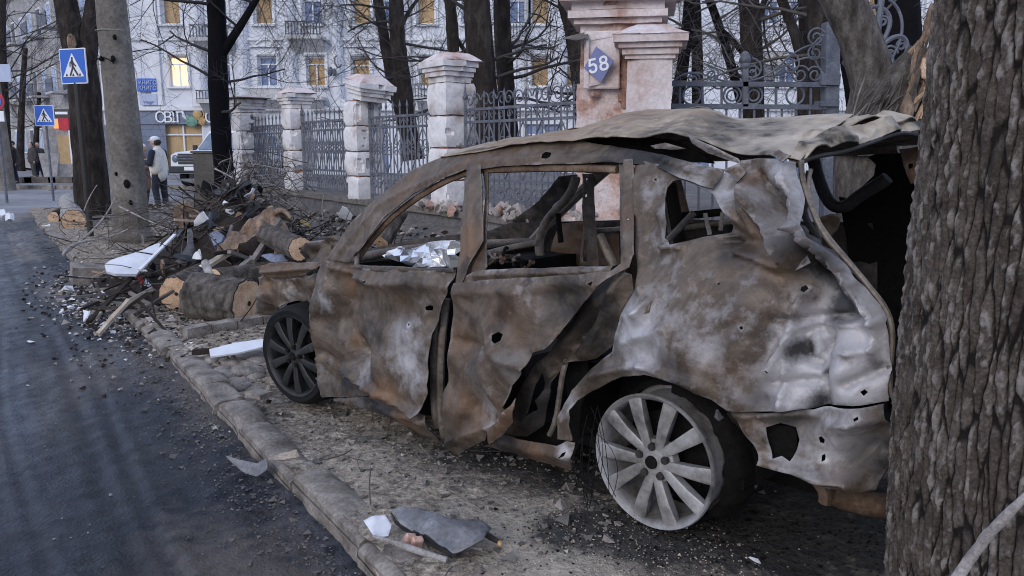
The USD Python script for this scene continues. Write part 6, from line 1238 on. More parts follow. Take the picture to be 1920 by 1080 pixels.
for q in ((395, 512, 408, 520), ): pass
knot = thing('log_stub', 'short sawn branch stub pointing up on the big log', 'branch'); P = [at_on(402, 535, .32), at_on(384, 492, .50)]; obj('stub', rough(tube(P, [.05, .035], 12).subdivide(), .005, 9), 'branch_pale', knot, smooth=50); obj('tip', lumpy((.03, .03, .02), 3).apply_translation(P[1]), 'cut_wood', knot)
# boards, panels
def plank(label, a, b, w, h, m, name='board', cat='board', tw=0.0, group=None, ragged=.0, seed=0):
    a, b = np.array(a, float), np.array(b, float); x = bar(a, b, w, h).subdivide_to_size(max(.05, w * .6)); x = rough(x, min(.004, h * .2) + ragged, 7, seed)
    return obj(name, x, m, label=label, cat=cat, group=group, smooth=25)
def sheet_px(name, label, cat, poly, D, m, thick=.012, parent=None, crumple=.01, seed=1, res=.03, slope=None, group=None):
    "flat piece traced at its own depth; D a number or one per corner"
    Ds = np.broadcast_to(D, (len(poly),)); P3 = np.array([at(x, y, d) for (x, y), d in zip(poly, Ds)]); c = P3.mean(0); U_, S_, Vt_ = np.linalg.svd(P3 - c); e1, e2, nn = Vt_
    q2 = np.c_[(P3 - c) @ e1, (P3 - c) @ e2]; P, T = grid_fill(q2, [], res, seed, min(.004, res * .2))
    V = c + P[:, :1] * e1 + P[:, 1:] * e2 + nn * (crumple * (nz(np.c_[P, P[:, :1] * 0 + seed], 5, seed, 3) + .4 * nz(np.c_[P, P[:, :1] * 0 + seed], 19, seed + 1, 2)))[:, None]; N = trimesh.Trimesh(V, T, process=False).vertex_normals; V2, F2 = solidify(V, T, N, thick)
    return obj(name, trimesh.Trimesh(V2, F2, process=False), m, parent or '/World', smooth=30, label=label, cat=cat, group=group)
sheet_px('plastic_sheet', 'long white plastic panel sticking out of the debris towards the road', 'panel', [(197, 494), (206, 488), (262, 468), (302, 455), (296, 470), (256, 512), (216, 514), (200, 512)], [8.2, 8.3, 8.6, 8.9, 8.7, 8.2, 8.1, 8.1], 'white_plastic', .03, crumple=.01, seed=3)
plank('thin white strip rising from the white panel into the heap', at(262, 506, 8.1), at(328, 440, 8.9), .035, .02, 'white_plastic', 'white_strip', 'strip')
sheet_px('fallen_board', 'white sheet of board lying on the pavement left of the front wheel', 'board', [(392, 655), (440, 643), (494, 634), (494, 650), (440, 663), (394, 667)], [5.75, 5.9, 6.0, 5.85, 5.7, 5.62], 'white_plastic', .012, crumple=.006, seed=4)
plank('charred dark stub at the end of the white sheet of board', ground_at(362, 660, .07), ground_at(396, 658, .08), .05, .04, 'dark_wood')
plank('pale split stick pointing down to the road mud', ground_at(184, 627, -.03), ground_at(242, 562, .22), .05, .03, 'pale_wood', 'stick', 'stick', ragged=.004)
plank('grey weathered board beside the pale split stick', ground_at(216, 590, .02), ground_at(280, 545, .30), .09, .025, 'grey_wood', ragged=.004)
plank('broad grey board at the top of the kerb debris', ground_at(238, 566, .12), ground_at(286, 540, .24), .11, .022, 'grey_wood', ragged=.004)
plank('dark charred lath in the kerb debris', ground_at(166, 604, .0), ground_at(248, 520, .25), .045, .03, 'dark_wood', 'lath', 'stick', ragged=.004)
plank('short broken yellowish stick at the kerb debris tip', ground_at(168, 606, -.02), ground_at(190, 586, .05), .03, .025, 'pale_wood', 'stick', 'stick', ragged=.004)
plank('long thin brown lath under the white panel', at(255, 511, 8.9), at(330, 508, 8.9), .03, .03, 'pale_wood', 'lath', 'stick')
sheet_px('wood_slab', 'large torn brown slab of bark and heartwood on the heap', 'wood slab', [(408, 462), (430, 440), (450, 425), (476, 405), (500, 395), (512, 402), (498, 425), (470, 452), (448, 470), (420, 470)], [8.2, 8.4, 8.5, 8.7, 8.9, 8.9, 8.6, 8.3, 8.2, 8.15], 'split_wood', .09, crumple=.09, seed=5)
sheet_px('bark_slab', 'dark underside slab beneath the torn brown slab', 'wood slab', [(440, 475), (470, 455), (500, 428), (520, 420), (525, 440), (500, 470), (480, 482)], [8.2, 8.3, 8.5, 8.7, 8.7, 8.4, 8.2], 'dark_wood', .06, crumple=.06, seed=6)
plank('grey pole leaning steeply over the heap by the split log', at(474, 490, 7.9), at(524, 412, 8.5), .05, .04, 'grey_wood', 'pole_piece', 'stick', ragged=.004)
for i, (x0, y0, x1, y1, w, m, lab) in enumerate(((385, 500, 435, 470, .10, 'pale_wood', 'pale frame board lying low in front of the torn brown slab'), (430, 472, 470, 486, .05, 'grey_wood', 'top rail of the broken frame in the heap'), (448, 504, 474, 482, .06, 'branch_pale', 'light right rail of the broken frame in the heap'), (398, 476, 440, 470, .05, 'dark_wood', 'brown rail behind the pale frame board'))):
    plank(lab, at(x0, y0, 7.9), at(x1, y1, 8.2), w, .035 if i < 4 else .06, m, 'frame_board' if i < 4 else 'root_stump', 'board' if i < 4 else 'stump', ragged=.006)
def on_bank(px, py):
    "how far ahead the sloping debris ground lies at a picture place"
    for D_ in np.arange(6.0, 13, .03):
        p = at(px, py, D_); s_, t_ = st(p[0], p[1])
        if p[2] <= max(float(bank_z(p[0], p[1])) if t_ > 2.0 else -1, float(pave_z(p[0], p[1]) + heap_z(p[0], p[1]))) + .04 or t_ > 3.25: return D_
    return 9.0
def heap_z(x, y):
    s, t = st(x, y); return 1.02 * np.exp(-((s - 7.1) / 1.05) ** 2 - ((t - 1.5) / .8) ** 2) + .20 * np.exp(-((s - 6.0) / .8) ** 2 - ((t - 1.2) / .7) ** 2) + .07 * np.exp(-((s - 7.6) / 1.2) ** 2 - ((t - .4) / .4) ** 2)
for i, (poly, D, m, lab, cat) in enumerate((
    ([(362, 414), (372, 402), (386, 392), (392, 410), (376, 420), (364, 424)], 8.45, 'white_plastic', 'white crumpled plastic piece at the left of the heap top', 'plastic scrap'),
    ([(410, 390), (420, 376), (428, 380), (430, 392), (418, 398)], 8.5, 'white_plastic', 'shiny white plastic scrap at the very top of the heap', 'plastic scrap'),
    ([(386, 392), (400, 384), (410, 392), (408, 420), (398, 428), (388, 412)], 8.5, 'black_plastic', 'black crumpled bag between the two white scraps', 'bag'),
    ([(418, 398), (440, 392), (452, 384), (456, 392), (440, 404), (424, 408)], 9.2, 'black_plastic', 'glossy black plastic strip on the heap top', 'plastic scrap'),
    ([(426, 376), (438, 366), (448, 360), (444, 370), (432, 382)], 9.3, 'black_plastic', 'black rubber flap sticking up before the cabinet', 'rubber flap'),
    ([(392, 440), (406, 430), (420, 442), (416, 456), (400, 458)], 8.6, 'blue_grey_plastic', 'blue-grey plastic casing in the heap', 'casing'),
    ([(360, 474), (378, 466), (382, 476), (372, 488), (364, 484)], 7.9, 'white_plastic', 'small white torn scrap low in the heap', 'plastic scrap'),
    ([(490, 482), (510, 474), (530, 478), (540, 490), (510, 492)], 7.7, 'blue_grey_plastic', 'lilac-grey crumpled sheet in front of the split log', 'sheet'),
    ([(560, 418), (572, 413), (586, 420), (602, 428), (596, 436), (580, 432)], on_bank(582, 432) - .1, 'yellow_plastic', 'bright yellow crumpled plastic behind the split log', 'plastic scrap'),
    ([(634, 402), (640, 390), (652, 388), (662, 402), (656, 416), (644, 410)], on_bank(650, 412) - .1, 'white_plastic', 'whitish ring-shaped plastic part by the windscreen pillar', 'plastic part'),
    ([(448, 398), (490, 384), (480, 400), (460, 412)], 9.0, 'black_plastic', 'dark sheet hollow at the heap top behind the slab', 'sheet'),
    ([(252, 524), (262, 520), (268, 528), (258, 536)], 8.4, 'red_plastic', 'small red plastic scrap in the kerb debris', 'plastic scrap'),
    ([(262, 534), (276, 526), (282, 532), (270, 542)], 8.3, 'pale_blue', 'pale blue strip beside the red plastic scrap', 'plastic scrap'),
    ([(352, 430), (362, 426), (366, 470), (348, 500), (330, 490), (345, 462)], 8.6, 'grey_plastic', 'drooping grey cloth sheet hanging from the heap', 'cloth'),
    ([(300, 450), (316, 440), (330, 452), (310, 470)], 8.9, 'grey_wood', 'broken fibreboard piece near the white strip', 'board'),
    ([(0, 401), (12, 398), (14, 408), (2, 412)], 13.5, 'white_plastic', 'white lump of foam in the gutter at the left edge', 'foam'),
    ([(18, 402), (26, 400), (27, 414), (19, 416)], 13.4, 'white_plastic', 'white foam block standing in the gutter', 'foam'),
    ([(112, 544), (120, 532), (128, 534), (124, 548)], 8.6, 'white_plastic', 'white foam chunk at the kerb debris, left of the brick lump', 'foam'),
    ([(126, 536), (140, 542), (150, 548), (142, 554), (130, 546)], 8.5, 'white_plastic', 'thin white bent strip next to the foam chunk', 'plastic scrap'),
    ([(148, 592), (158, 582), (163, 580), (160, 596), (152, 602)], 7.2, 'white_plastic', 'white folded scrap lying in the road mud', 'plastic scrap'),
    ([(70, 421), (94, 419), (94, 425), (72, 427)], 13.5, 'white_plastic', 'flat white strip on the far kerb', 'strip'))):
    sheet_px('litter_piece' if cat == 'plastic scrap' else cat.replace(' ', '_'), lab, cat, poly, D + np.random.default_rng(i).uniform(-.12, .12, len(poly)), m, .012 if cat not in ('foam', 'casing') else .08, crumple=.05 if cat in ('bag', 'plastic scrap', 'sheet', 'cloth') else .02, seed=20 + i)
rs = thing('root_stump', 'brown broken root stump standing on top of the debris heap', 'stump'); P = spline([at(538, 478, 8.4), at(528, 440, 8.5), at(512, 405, 8.6), at(506, 388, 8.6)], 24); obj('stem', rough(tube(P, np.linspace(.13, .035, 24), 18), .03, 9, 4), 'split_wood', rs, smooth=50); P = spline([at(512, 405, 8.6), at(524, 395, 8.5), at(545, 410, 8.3)], 12); obj('root', rough(tube(P, np.linspace(.04, .015, 12), 10), .008, 14, 4), 'split_wood', rs, smooth=50)
# square concrete lump by the kerb gap
lump = rough(box(.36, .28, .22).subdivide_to_size(.06), .02, 6, 4); lump.apply_transform(trimesh.transformations.euler_matrix(.15, .1, .6)); lump.apply_translation(ground_at(165, 518, .05) + [0, 0, .03]); obj('concrete_lump', lump, 'kerb_concrete', label='grey concrete lump where the kerb is broken', cat='rubble', smooth=35)
# heap filling
hm = sheet(3.6, 10.5, -.5, 3.2, .06, .06, lambda x, y: pave_z(x, y) - .03 + heap_z(x, y) + .05 * nz(np.stack([x, y, 0 * x], -1), 3.3, 61) * (heap_z(x, y) > .03))
hz = heap_z(hm.vertices[:, 0], hm.vertices[:, 1]); hm.update_faces((hz > .035)[hm.faces].all(1)); hm.remove_unreferenced_vertices(); 
obj('debris_earth', hm, 'dark_wood', smooth=True, kind='stuff', label='dark earthy core of the debris heap behind the logs', cat='debris')
g6 = np.random.default_rng(66); HG = 'splintered sticks and laths strewn over the debris heap'
for i in range(130):
    s, t = g6.normal(6.3, 1.3), g6.normal(1.35, .62)
    if i > 95: s, t = g6.normal(6.2, .7), g6.normal(.15, .28)
    if t < -.35: t = -.35
    if s < 5.75 and t > .35: continue
    if 5.6 < s < 7.2 and .2 < t < .9 and i % 3: continue
    x, y = xy(s, t); z = float(pave_z(x, y) + heap_z(x, y)); a = g6.uniform(0, np.pi); L = g6.uniform(.15, .60); dz = g6.normal(0, .10)
    p, q = np.array([x - math.cos(a) * L / 2, y - math.sin(a) * L / 2, z + .05 - dz * .5]), np.array([x + math.cos(a) * L / 2, y + math.sin(a) * L / 2, z + .07 + dz]); 
    w_ = g6.uniform(.008, .030) * (1.5 if i % 9 == 0 else 1); obj('stick', rough(bar(p, q, w_, g6.uniform(.01, .03)).subdivide_to_size(.15), .004, 9, i), ['grey_wood', 'dark_wood', 'bark_grey', 'dark_wood', 'dark_wood', 'pale_wood', 'bark_grey', 'black_plastic'][(mi := int(g6.integers(8)))], label=['grey weathered', 'charred dark', 'brown barky', 'charred dark', 'charred dark', 'pale fresh', 'brown barky', 'black plastic'][mi] + (' stick strewn over the debris heap behind the logs' if i <= 95 else ' stick in the spill of debris over the kerb'), cat='stick', group=['grey weathered', 'charred dark', 'brown barky', 'charred dark', 'charred dark', 'pale fresh', 'brown barky', 'black plastic'][mi] + (' sticks on the heap' if i <= 95 else ' sticks at the kerb'))
BG_ = 'small pale crumbs of foam and plaster scattered by the kerb'
for i in range(120):
    if i < 75: s, t = g6.normal(7.0, 1.2), g6.normal(-.12, .26)
    else: s, t = g6.normal(6.2, 1.6), g6.uniform(.4, 2.6)
    x, y = xy(s, t); z = (float(road_z(x, y)) if t < 0 else zp(x, y)) + float(heap_z(x, y)); sc = g6.uniform(.012, .045); r = rock((sc, sc * .8, sc * .55), 800 + i); r.apply_translation((x, y, z + sc * .3)); obj('pale_crumb', r, ['white_plastic', 'white_plastic', 'rubble', 'kerb_concrete'][g6.integers(4)], label='small pale crumb of foam or plaster lying ' + ('in the gutter by the kerb debris' if i < 75 else 'on the pavement around the debris heap'), cat='crumb', group='pale crumbs in the gutter' if i < 75 else 'pale crumbs on the pavement')
SC = (('black_plastic', 'black crumpled scrap buried in the debris heap', 'black scraps in the heap'), ('white_plastic', 'small bright torn scrap caught in the debris heap', 'bright scraps in the heap'), ('dark_metal', 'dark bent metal scrap in the debris heap', 'metal scraps in the heap'), ('split_wood', 'brown bark shard in the debris heap', 'bark shards in the heap'))
for i in range(84):
    s, t = g6.normal(6.5, .8), g6.normal(1.4, .55); x, y = xy(s, t); z = float(pave_z(x, y) + heap_z(x, y)) + g6.uniform(.0, .14); k = [0, 0, 0, 2, 3, 3, 0, 1][i % 8]; L = g6.uniform(.10, .32) * (.5 if k == 1 else 1); W_ = L * g6.uniform(.35, .8)
    P, T = grid_fill(np.array([[-L / 2, -W_ / 2], [L * g6.uniform(.2, .5), -W_ * g6.uniform(.2, .5)], [L / 2, W_ * g6.uniform(.1, .5)], [-L * g6.uniform(.1, .4), W_ / 2]]), [], .035, 700 + i, .012)
    V = np.c_[P, .05 * nz(np.c_[P, P[:, :1] * 0 + i], 7, i, 3)] @ trimesh.transformations.random_rotation_matrix(g6.uniform(0, 1, 3))[:3, :3].T + [x, y, z]
    N = trimesh.Trimesh(V, T, process=False).vertex_normals; V2, F2 = solidify(V, T, N, .006 if k != 3 else .025); obj('scrap', trimesh.Trimesh(V2, F2, process=False), SC[k][0], label=SC[k][1], cat='scrap', group=SC[k][2], smooth=30)
# brushwood tangle around the pole foot and along the bank
BW = thing('brushwood', 'tangle of thin bare brushwood around the concrete pole foot and along the fence', 'brushwood', kind='stuff')
tw = []
for i in range(900):
    if (i < 330 and i % 3) or (330 <= i < 700 and i % 5 < 2): continue
    if i < 330: c = at(g6.uniform(110, 330), g6.uniform(385, 480), g6.uniform(10.5, 13.5))
    elif i < 700: c = at(g6.uniform(420, 560), g6.uniform(290, 400), g6.uniform(10.5, 14))
    else: c = at(g6.uniform(300, 430), g6.uniform(380, 440), g6.uniform(10, 12.5))
    c[2] = max(c[2], .05); L = g6.uniform(.25, 1.0); a = g6.uniform(0, 2 * np.pi); el = g6.uniform(-.2, .9) if i >= 330 else g6.uniform(-.3, .6); d = np.array([math.cos(a) * math.cos(el), math.sin(a) * math.cos(el), math.sin(el)])
    P, R = limb(c - d * L / 2, d, L, g6.uniform(.003, .010), .0015, 5, .14, 0, int(g6.integers(1 << 30))); P[:, 2] = np.maximum(P[:, 2], .02); tw.append((tube(P, R, 3, cap=False), i % 3))
for k, m in enumerate(('twig', 'twig_dark', 'branch_pale')): obj('twigs', cat_([a for a, b in tw if b == k]), m, BW, smooth=True)
for lab, q, r in (('long pale bent branch lying left of the concrete pole', [(120, 475, 11.2), (165, 440, 11.6), (200, 400, 12.0), (215, 372, 12.2)], .02), ('pale forked branch on the pavement by the pole', [(118, 478, 10.6), (150, 455, 11), (200, 445, 11.4), (240, 430, 11.6)], .022), ('thin pale twig rising before the forked street tree', [(158, 395, 14), (168, 370, 14), (182, 347, 14)], .014), ('long thin branch sweeping from the pole to the heap', [(225, 388, 12), (270, 410, 11), (320, 432, 10.4), (345, 440, 10)], .013), ('bent twig upright behind the yellow plastic', [(606, 412, on_bank(606, 412)), (604, 390, on_bank(606, 412)), (607, 366, on_bank(606, 412))], .010), ('light stick leaning across the utility cabinet', [(402, 316, 13), (430, 330, 12.8), (455, 344, 12.6)], .014)):
    P = spline([at(x, y, d) for x, y, d in q], 16); obj('loose_branch', rough(tube(P, np.linspace(r, r * .5, 16), 7), r * .15, 20), 'branch_pale', label=lab, cat='branch', smooth=50)
gb = [(466, 385, 392, 300), (440, 380, 446, 250), (470, 330, 520, 250), (480, 390, 430, 330)]
for k_, (nm_, lab_, m_, n_, sz_) in enumerate((('debris_crumbs', 'pale crumbs, chips and pebbles spilled over the kerb by the debris heap', 'rubble', 900, .014), ('debris_crumbs', 'dark crumbs and charred bits spilled over the kerb by the debris heap', 'dark_wood', 900, .016), ('debris_crumbs', 'bright white foam beads in the gutter by the debris heap', 'white_plastic', 260, .011), ('debris_crumbs', 'brown bark chips around the cut logs', 'bark_grey', 700, .014))):
    CR_ = (nm_, lab_, n_, (lambda g: tuple(np.array(xy(g.normal(6.3, 1.5), g.normal(-.05, .30) if g.uniform() < .7 else g.uniform(0, 2.4))))) if k_ != 3 else (lambda g: tuple(np.array(xy(g.normal(4.9, .8), g.normal(1.0, .5))))), sz_, m_, 880 + k_)
    CRUMBS = globals().setdefault('CRUMBS_TODO', []); CRUMBS.append(CR_)
# ---- near litter on the pavement
ND = 2.86
def near_sheet(nm, lab, cat, poly, zs, m, thick, crumple, seed, res=.018):
    P3 = np.array([ground_at(x, y, z) for (x, y), z in zip(poly, zs)]); c = P3.mean(0); e1, e2, nn = np.linalg.svd(P3 - c)[2]
    nn = nn * np.sign(nn[2]); q2 = np.c_[(P3 - c) @ e1, (P3 - c) @ e2]; P, T = grid_fill(q2, [], res, seed, .003)
    from scipy.interpolate import RBFInterpolator
    hz_ = RBFInterpolator(q2, (P3 - c) @ nn, kernel='thin_plate_spline', smoothing=1e-4)(P)
    V = c + P[:, :1] * e1 + P[:, 1:] * e2 + nn * (hz_ + crumple * nz(np.c_[P, P[:, :1] * 0 + seed], 9, seed, 3) + crumple * .3 * nz(np.c_[P, P[:, :1] * 0 + seed], 30, seed, 2))[:, None]; N = trimesh.Trimesh(V, T, process=False).vertex_normals
    if (N[:, 2]).mean() < 0: T = T[:, ::-1]; N = -N
    V2, F2 = solidify(V, T, N, thick); return obj(nm, trimesh.Trimesh(V2, F2, process=False), m, label=lab, cat=cat, smooth=True)
ns = near_sheet('plastic_liner', 'broken grey plastic car trim lying on the pavement edge near the rear wheel', 'car trim', [(734, 956), (752, 951), (790, 954), (830, 966), (870, 972), (905, 978), (922, 990), (905, 1012), (880, 1026), (848, 1038), (820, 1018), (790, 998), (750, 980)], [.13, .15, .16, .16, .17, .17, .15, .15, .13, .11, .12, .13, .13], 'grey_plastic', .008, .025, 71)
near_sheet('plastic_liner_edge', 'dark turned-up lip under the broken grey trim', 'car trim', [(735, 960), (790, 1000), (848, 1040), (850, 1046), (790, 1012), (742, 978)], [.12, .12, .11, .08, .09, .10], 'black_plastic', .006, .008, 72)
near_sheet('white_scrap', 'crumpled white plastic scrap left of the broken grey trim', 'plastic scrap', [(681, 974), (696, 966), (722, 968), (734, 985), (728, 1004), (712, 1008), (698, 1000), (688, 985)], [.12, .14, .13, .11, .11, .10, .11, .12], 'white_plastic', .006, .03, 73)
P = spline([ground_at(x, y, z) for x, y, z in ((700, 1006, .10), (740, 1018, .11), (775, 1030, .11), (805, 1040, .10), (838, 1050, .09))], 24); obj('pale_branch', rough(tube(P, np.interp(np.arange(24), [0, 12, 23], [.007, .013, .011]), 9), .002, 30), 'branch_pale', label='short pale branch lying in front of the broken grey trim', cat='branch', smooth=50)
for i, (x, y, a) in enumerate(((768, 1012, .3), (782, 1018, .1))):
    b = rough(box(.045, .03, .05, ch=.006).subdivide_to_size(.015), .004, 30, i); b.apply_transform(trimesh.transformations.euler_matrix(.3, a, .5)); b.apply_translation(ground_at(x, y, .10)); obj('pink_chunk', b, 'pink_brick_bit', label=['left pinkish foam chunk under the broken grey trim', 'right pinkish foam chunk under the broken grey trim'][i], cat='chunk', smooth=35)
obj('burnt_stub', tube([ground_at(905, 998, .12), ground_at(938, 1018, .09)], [.014, .009], 8), 'dark_metal', label='burnt stub with an orange tip beside the broken grey trim', cat='stub')
obj('orange_tip', lumpy((.010, .010, .010), 2).apply_translation(ground_at(937, 1019, .095)), 'ochre_paint', label='tiny orange end of the burnt stub', cat='stub')
obj('white_shard', tube([ground_at(882, 1026, .08), ground_at(905, 1030, .08)], .006, 6), 'branch_pale', label='thin white shard right below the grey trim', cat='shard')
near_sheet('paper_scrap', 'small white scrap on the black soot below the rear bumper', 'scrap', [(1392, 1050), (1405, 1044), (1420, 1048), (1426, 1056), (1412, 1058)], [.12, .14, .15, .13, .12], 'white_plastic', .003, .01, 74, .008)
near_sheet('mud_flap', 'dark torn plastic flap in the gutter mud against the kerb', 'plastic flap', [(425, 855), (450, 862), (480, 868), (498, 858), (500, 880), (480, 893), (462, 888), (440, 872)], [.02, .02, .02, .06, .03, -.02, -.03, -.01], 'grey_plastic', .006, .02, 75)
near_sheet('tan_shard', 'tan triangular shard poking over the kerb edge', 'shard', [(502, 862), (528, 850), (556, 842), (562, 856), (532, 862)], [.10, .10, .11, .09, .09], 'pale_wood', .006, .008, 76)
obj('road_straw', tube(spline([ground_at(678, 1032, -.02), ground_at(695, 1055, .0), ground_at(712, 1082, .0)], 8), .004, 5), 'pale_wood', label='thin pale straw in the gutter at the bottom edge', cat='straw')
plank('flat grey stone plate lying under the front wheel on the pavement', ground_at(470, 735, .04), ground_at(500, 742, .04), .10, .03, 'kerb_concrete', 'stone_plate', 'stone')
# dry stems on the pavement
for i, (q, lab) in enumerate((([(775, 838), (800, 850), (822, 878)], 'dry brown stem below the front sill'), ([(695, 880), (693, 920), (695, 945)], 'upright dry stem on the pavement left of the trim'), ([(1135, 1022), (1200, 1034), (1260, 1036), (1325, 1028)], 'long dry stem lying below the rear wheel'), ([(1180, 1072), (1210, 1048), (1225, 1036)], 'short dry stem crossing below the rear wheel'), ([(600, 862), (625, 858), (660, 842)], 'thin dark twig near the kerb top'))):
    P = spline([ground_at(x, y, .12) for x, y in q], 12); obj('dry_stem', tube(P, .0035, 5), 'twig', label=lab, cat='stem', smooth=True)
# crumbs of glass and plaster: uncountable
def crumbs(name, lab, n, fun, size, m, seed):
    g = np.random.default_rng(seed); M = []
    base = np.array([[1, 1, 1], [-1, -1, 1], [-1, 1, -1], [1, -1, -1]], float); F0 = np.array([[0, 1, 2], [0, 3, 1], [0, 2, 3], [1, 3, 2]]); V = []; F = []
    for i in range(n):
        x, y = fun(g); s_, t_ = st(x, y); z = float(pave_z(x, y)) if t_ > .06 else float(road_z(x, y))
        q, _ = np.linalg.qr(g.normal(size=(3, 3))); sz = size * g.uniform(.4, 1.3) * (2.2 if g.uniform() < .04 else 1)
        V.append(base @ q * sz * [1, 1, .6] + [x, y, z + sz * .3]); F.append(F0 + 4 * i)
    obj(name, trimesh.Trimesh(np.vstack(V), np.vstack(F), process=False), m, label=lab, cat='crumbs', kind='stuff')
def near_patch(g):
    k = g.integers(4); c = ((.02, 3.05), (.30, 2.72), (-.65, 3.8), (.5, 2.65))[k]; return g.normal(c[0], .28), g.normal(c[1], .22)
crumbs('pale_grit', 'pale grit and glass crumbs on the pavement by the grey trim', 2600, near_patch, .0026, 'pale_wood', 91)
crumbs('grey_grit', 'grey grit scattered over the whole pavement', 4200, lambda g: tuple(np.array(xy(g.uniform(-.5, 6), g.uniform(.02, 2.6)))), .0036, 'rubble', 92)
crumbs('dark_clods', 'dark soil clods in the gutter mud', 2200, lambda g: tuple(np.array(xy(g.uniform(-1, 6), -abs(g.normal(0, .22)) - .02))), .0045, 'dirt_grey', 93)
crumbs('road_specks', 'small pale specks on the wet road', 700, lambda g: tuple(np.array(xy(g.uniform(-1, 10), -g.uniform(.1, 4.5)))), .0035, 'branch_pale', 94)
crumbs('black_char', 'black charred flakes under and behind the car', 1800, lambda g: (g.normal(.85, .5), g.normal(2.95, .18)), .0035, 'soot', 95)
for q_ in CRUMBS_TODO: crumbs(*q_)
crumbs('embedded_stones', 'small stones and mortar bits trodden into the pavement', 1500, lambda g: tuple(np.array(xy(g.uniform(-.8, 5.5), g.uniform(.2, 2.4)))), .011, 'kerb_concrete', 96)
crumbs('earth_lumps', 'dark earth lumps on the pavement beside the car', 900, lambda g: tuple(np.array(xy(g.uniform(-.8, 5.0), g.uniform(.2, 2.2)))), .012, 'dirt_grey', 97)
crumbs('mud_lumps', 'grey mud lumps along the kerb foot', 900, lambda g: tuple(np.array(xy(g.uniform(-1, 6), -abs(g.normal(0, .14)) - .03))), .007, 'dirt_grey', 98)
g9 = np.random.default_rng(99); tw = []
for i in range(90):
    s, t = g9.uniform(-.6, 4.5), g9.uniform(.15, 2.2); x, y = xy(s, t); a = g9.uniform(0, 6.28); P, R = limb((x, y, float(pave_z(x, y)) + .012), (math.cos(a), math.sin(a), .04), g9.uniform(.05, .28), g9.uniform(.0015, .004), .001, 5, .18, 0, int(g9.integers(1 << 30))); P[:, 2] = np.maximum(P[:, 2], pave_z(P[:, 0], P[:, 1]) + .004); tw.append(tube(P, R, 4, cap=False))
obj('pavement_twigs', cat_(tw), 'twig', smooth=True, kind='stuff', label='thin dry twigs scattered over the pavement', cat='twigs')
def bank_crumbs(nm, lab, n, size, m, seed, t0=2.0):
    g = np.random.default_rng(seed); M = []
    for i in range(n):
        x, y = xy(g.uniform(3.6, 9.5), g.uniform(t0, 3.45)); r = rock(np.array([size, size * .8, size * .6]) * g.uniform(.4, 1.5), 5000 + i + seed); r.apply_translation((x, y, float(bank_z(x, y)) + size * .25)); M.append(r)
    obj(nm, cat_(M), m, kind='stuff', label=lab, cat='rubble')
bank_crumbs('bank_rubble', 'pale brick and plaster lumps strewn over the earth bank below the wall', 320, .045, 'rubble', 11)
bank_crumbs('bank_clods', 'dark clods strewn over the earth bank below the wall', 320, .045, 'dark_wood', 12)
g8 = np.random.default_rng(88); tw = []
for i in range(420):
    if i < 260: s, t = g8.normal(6.6, .8), g8.normal(1.3, .6)
    else: s, t = g8.uniform(4.5, 9.5), g8.uniform(2.0, 3.3)
    x, y = xy(s, t); z = max(float(pave_z(x, y) + heap_z(x, y)), float(bank_z(x, y)) if t > 2 else -1); a = g8.uniform(0, 6.28); el = g8.uniform(-.2, .75)
    P, R = limb((x, y, z), (math.cos(a) * math.cos(el), math.sin(a) * math.cos(el), math.sin(el)), g8.uniform(.2, .75), g8.uniform(.004, .014), .002, 5, .12, 0, int(g8.integers(1 << 30))); tw.append((tube(P, R, 4, cap=False), i % 3))
for k, m in enumerate(('twig', 'dark_wood', 'bark_grey')): obj('heap_twigs', cat_([a for a, b in tw if b == k]), m, smooth=True, kind='stuff', label=['light thin twigs tangled through the debris heap', 'black thin twigs tangled through the debris heap', 'grey thin twigs tangled through the debris heap'][k], cat='twigs')
# ------------------------------------------------------------------ people and the van
def hull_chain(chains):
    M = None
    for ch in chains:
        for (a, ra), (b, rb) in zip(ch[:-1], ch[1:]):
            s1 = m3.Manifold.sphere(ra, 20).translate([float(x) for x in a]); s2 = m3.Manifold.sphere(rb, 20).translate([float(x) for x in b]); h = m3.Manifold.batch_hull([s1, s2]); M = h if M is None else M + h
    M = M.refine_to_length(.03); me = M.to_mesh(); t = trimesh.Trimesh(me.vert_properties[:, :3], me.tri_verts, process=True); trimesh.smoothing.filter_taubin(t, iterations=8); return t
def person(label, foot, H, yaw, pose, parts, m_body='skin'):
    "figure in its own axes: x right, y forward (facing), z up; H scales a 1.75 m body"
    t = thing('person', label, 'person'); k = H / 1.75; c, s_ = math.cos(yaw), math.sin(yaw); R = np.array([[c, -s_, 0], [s_, c, 0], [0, 0, 1]])
    def tf(m): m = m.copy(); m.vertices = (m.vertices * k) @ R.T + np.asarray(foot, float); return m
    body = hull_chain(pose); obj('body', tf(body), m_body, t, smooth=True)
    for nm, m, mt in parts: obj(nm, tf(m), mt, t, smooth=True)
def ell(c, r, sub=3):
    m = trimesh.creation.icosphere(subdivisions=sub); m.vertices = m.vertices * r + np.asarray(c); return m
def figure(arms, headdip=.0, stride=.06):
    hip, sh = .93, 1.43
    head = [[((0, .02 + headdip, 1.50), .055), ((0, .03 + headdip * 1.3, 1.58), .06)], [((0, .03 + headdip * 1.4, 1.66), .095), ((0, .045 + headdip * 1.5, 1.61), .078)]]
    torso = [[((-.10, 0, hip), .13), ((-.09, .01, 1.2), .13), ((-.13, .01, 1.38), .085)], [((.10, 0, hip), .13), ((.09, .01, 1.2), .13), ((.13, .01, 1.38), .085)], [((0, .01, 1.25), .14), ((0, .01, 1.45), .06)]]
    legs = [[((-.10, 0, .9), .09), ((-.11, stride, .5), .06), ((-.12, 0, .09), .042), ((-.12, .12, .045), .04)], [((.10, 0, .9), .09), ((.11, -stride * .3, .5), .06), ((.12, -.04, .09), .042), ((.12, .09, .045), .04)]]
    return head + torso + legs + arms
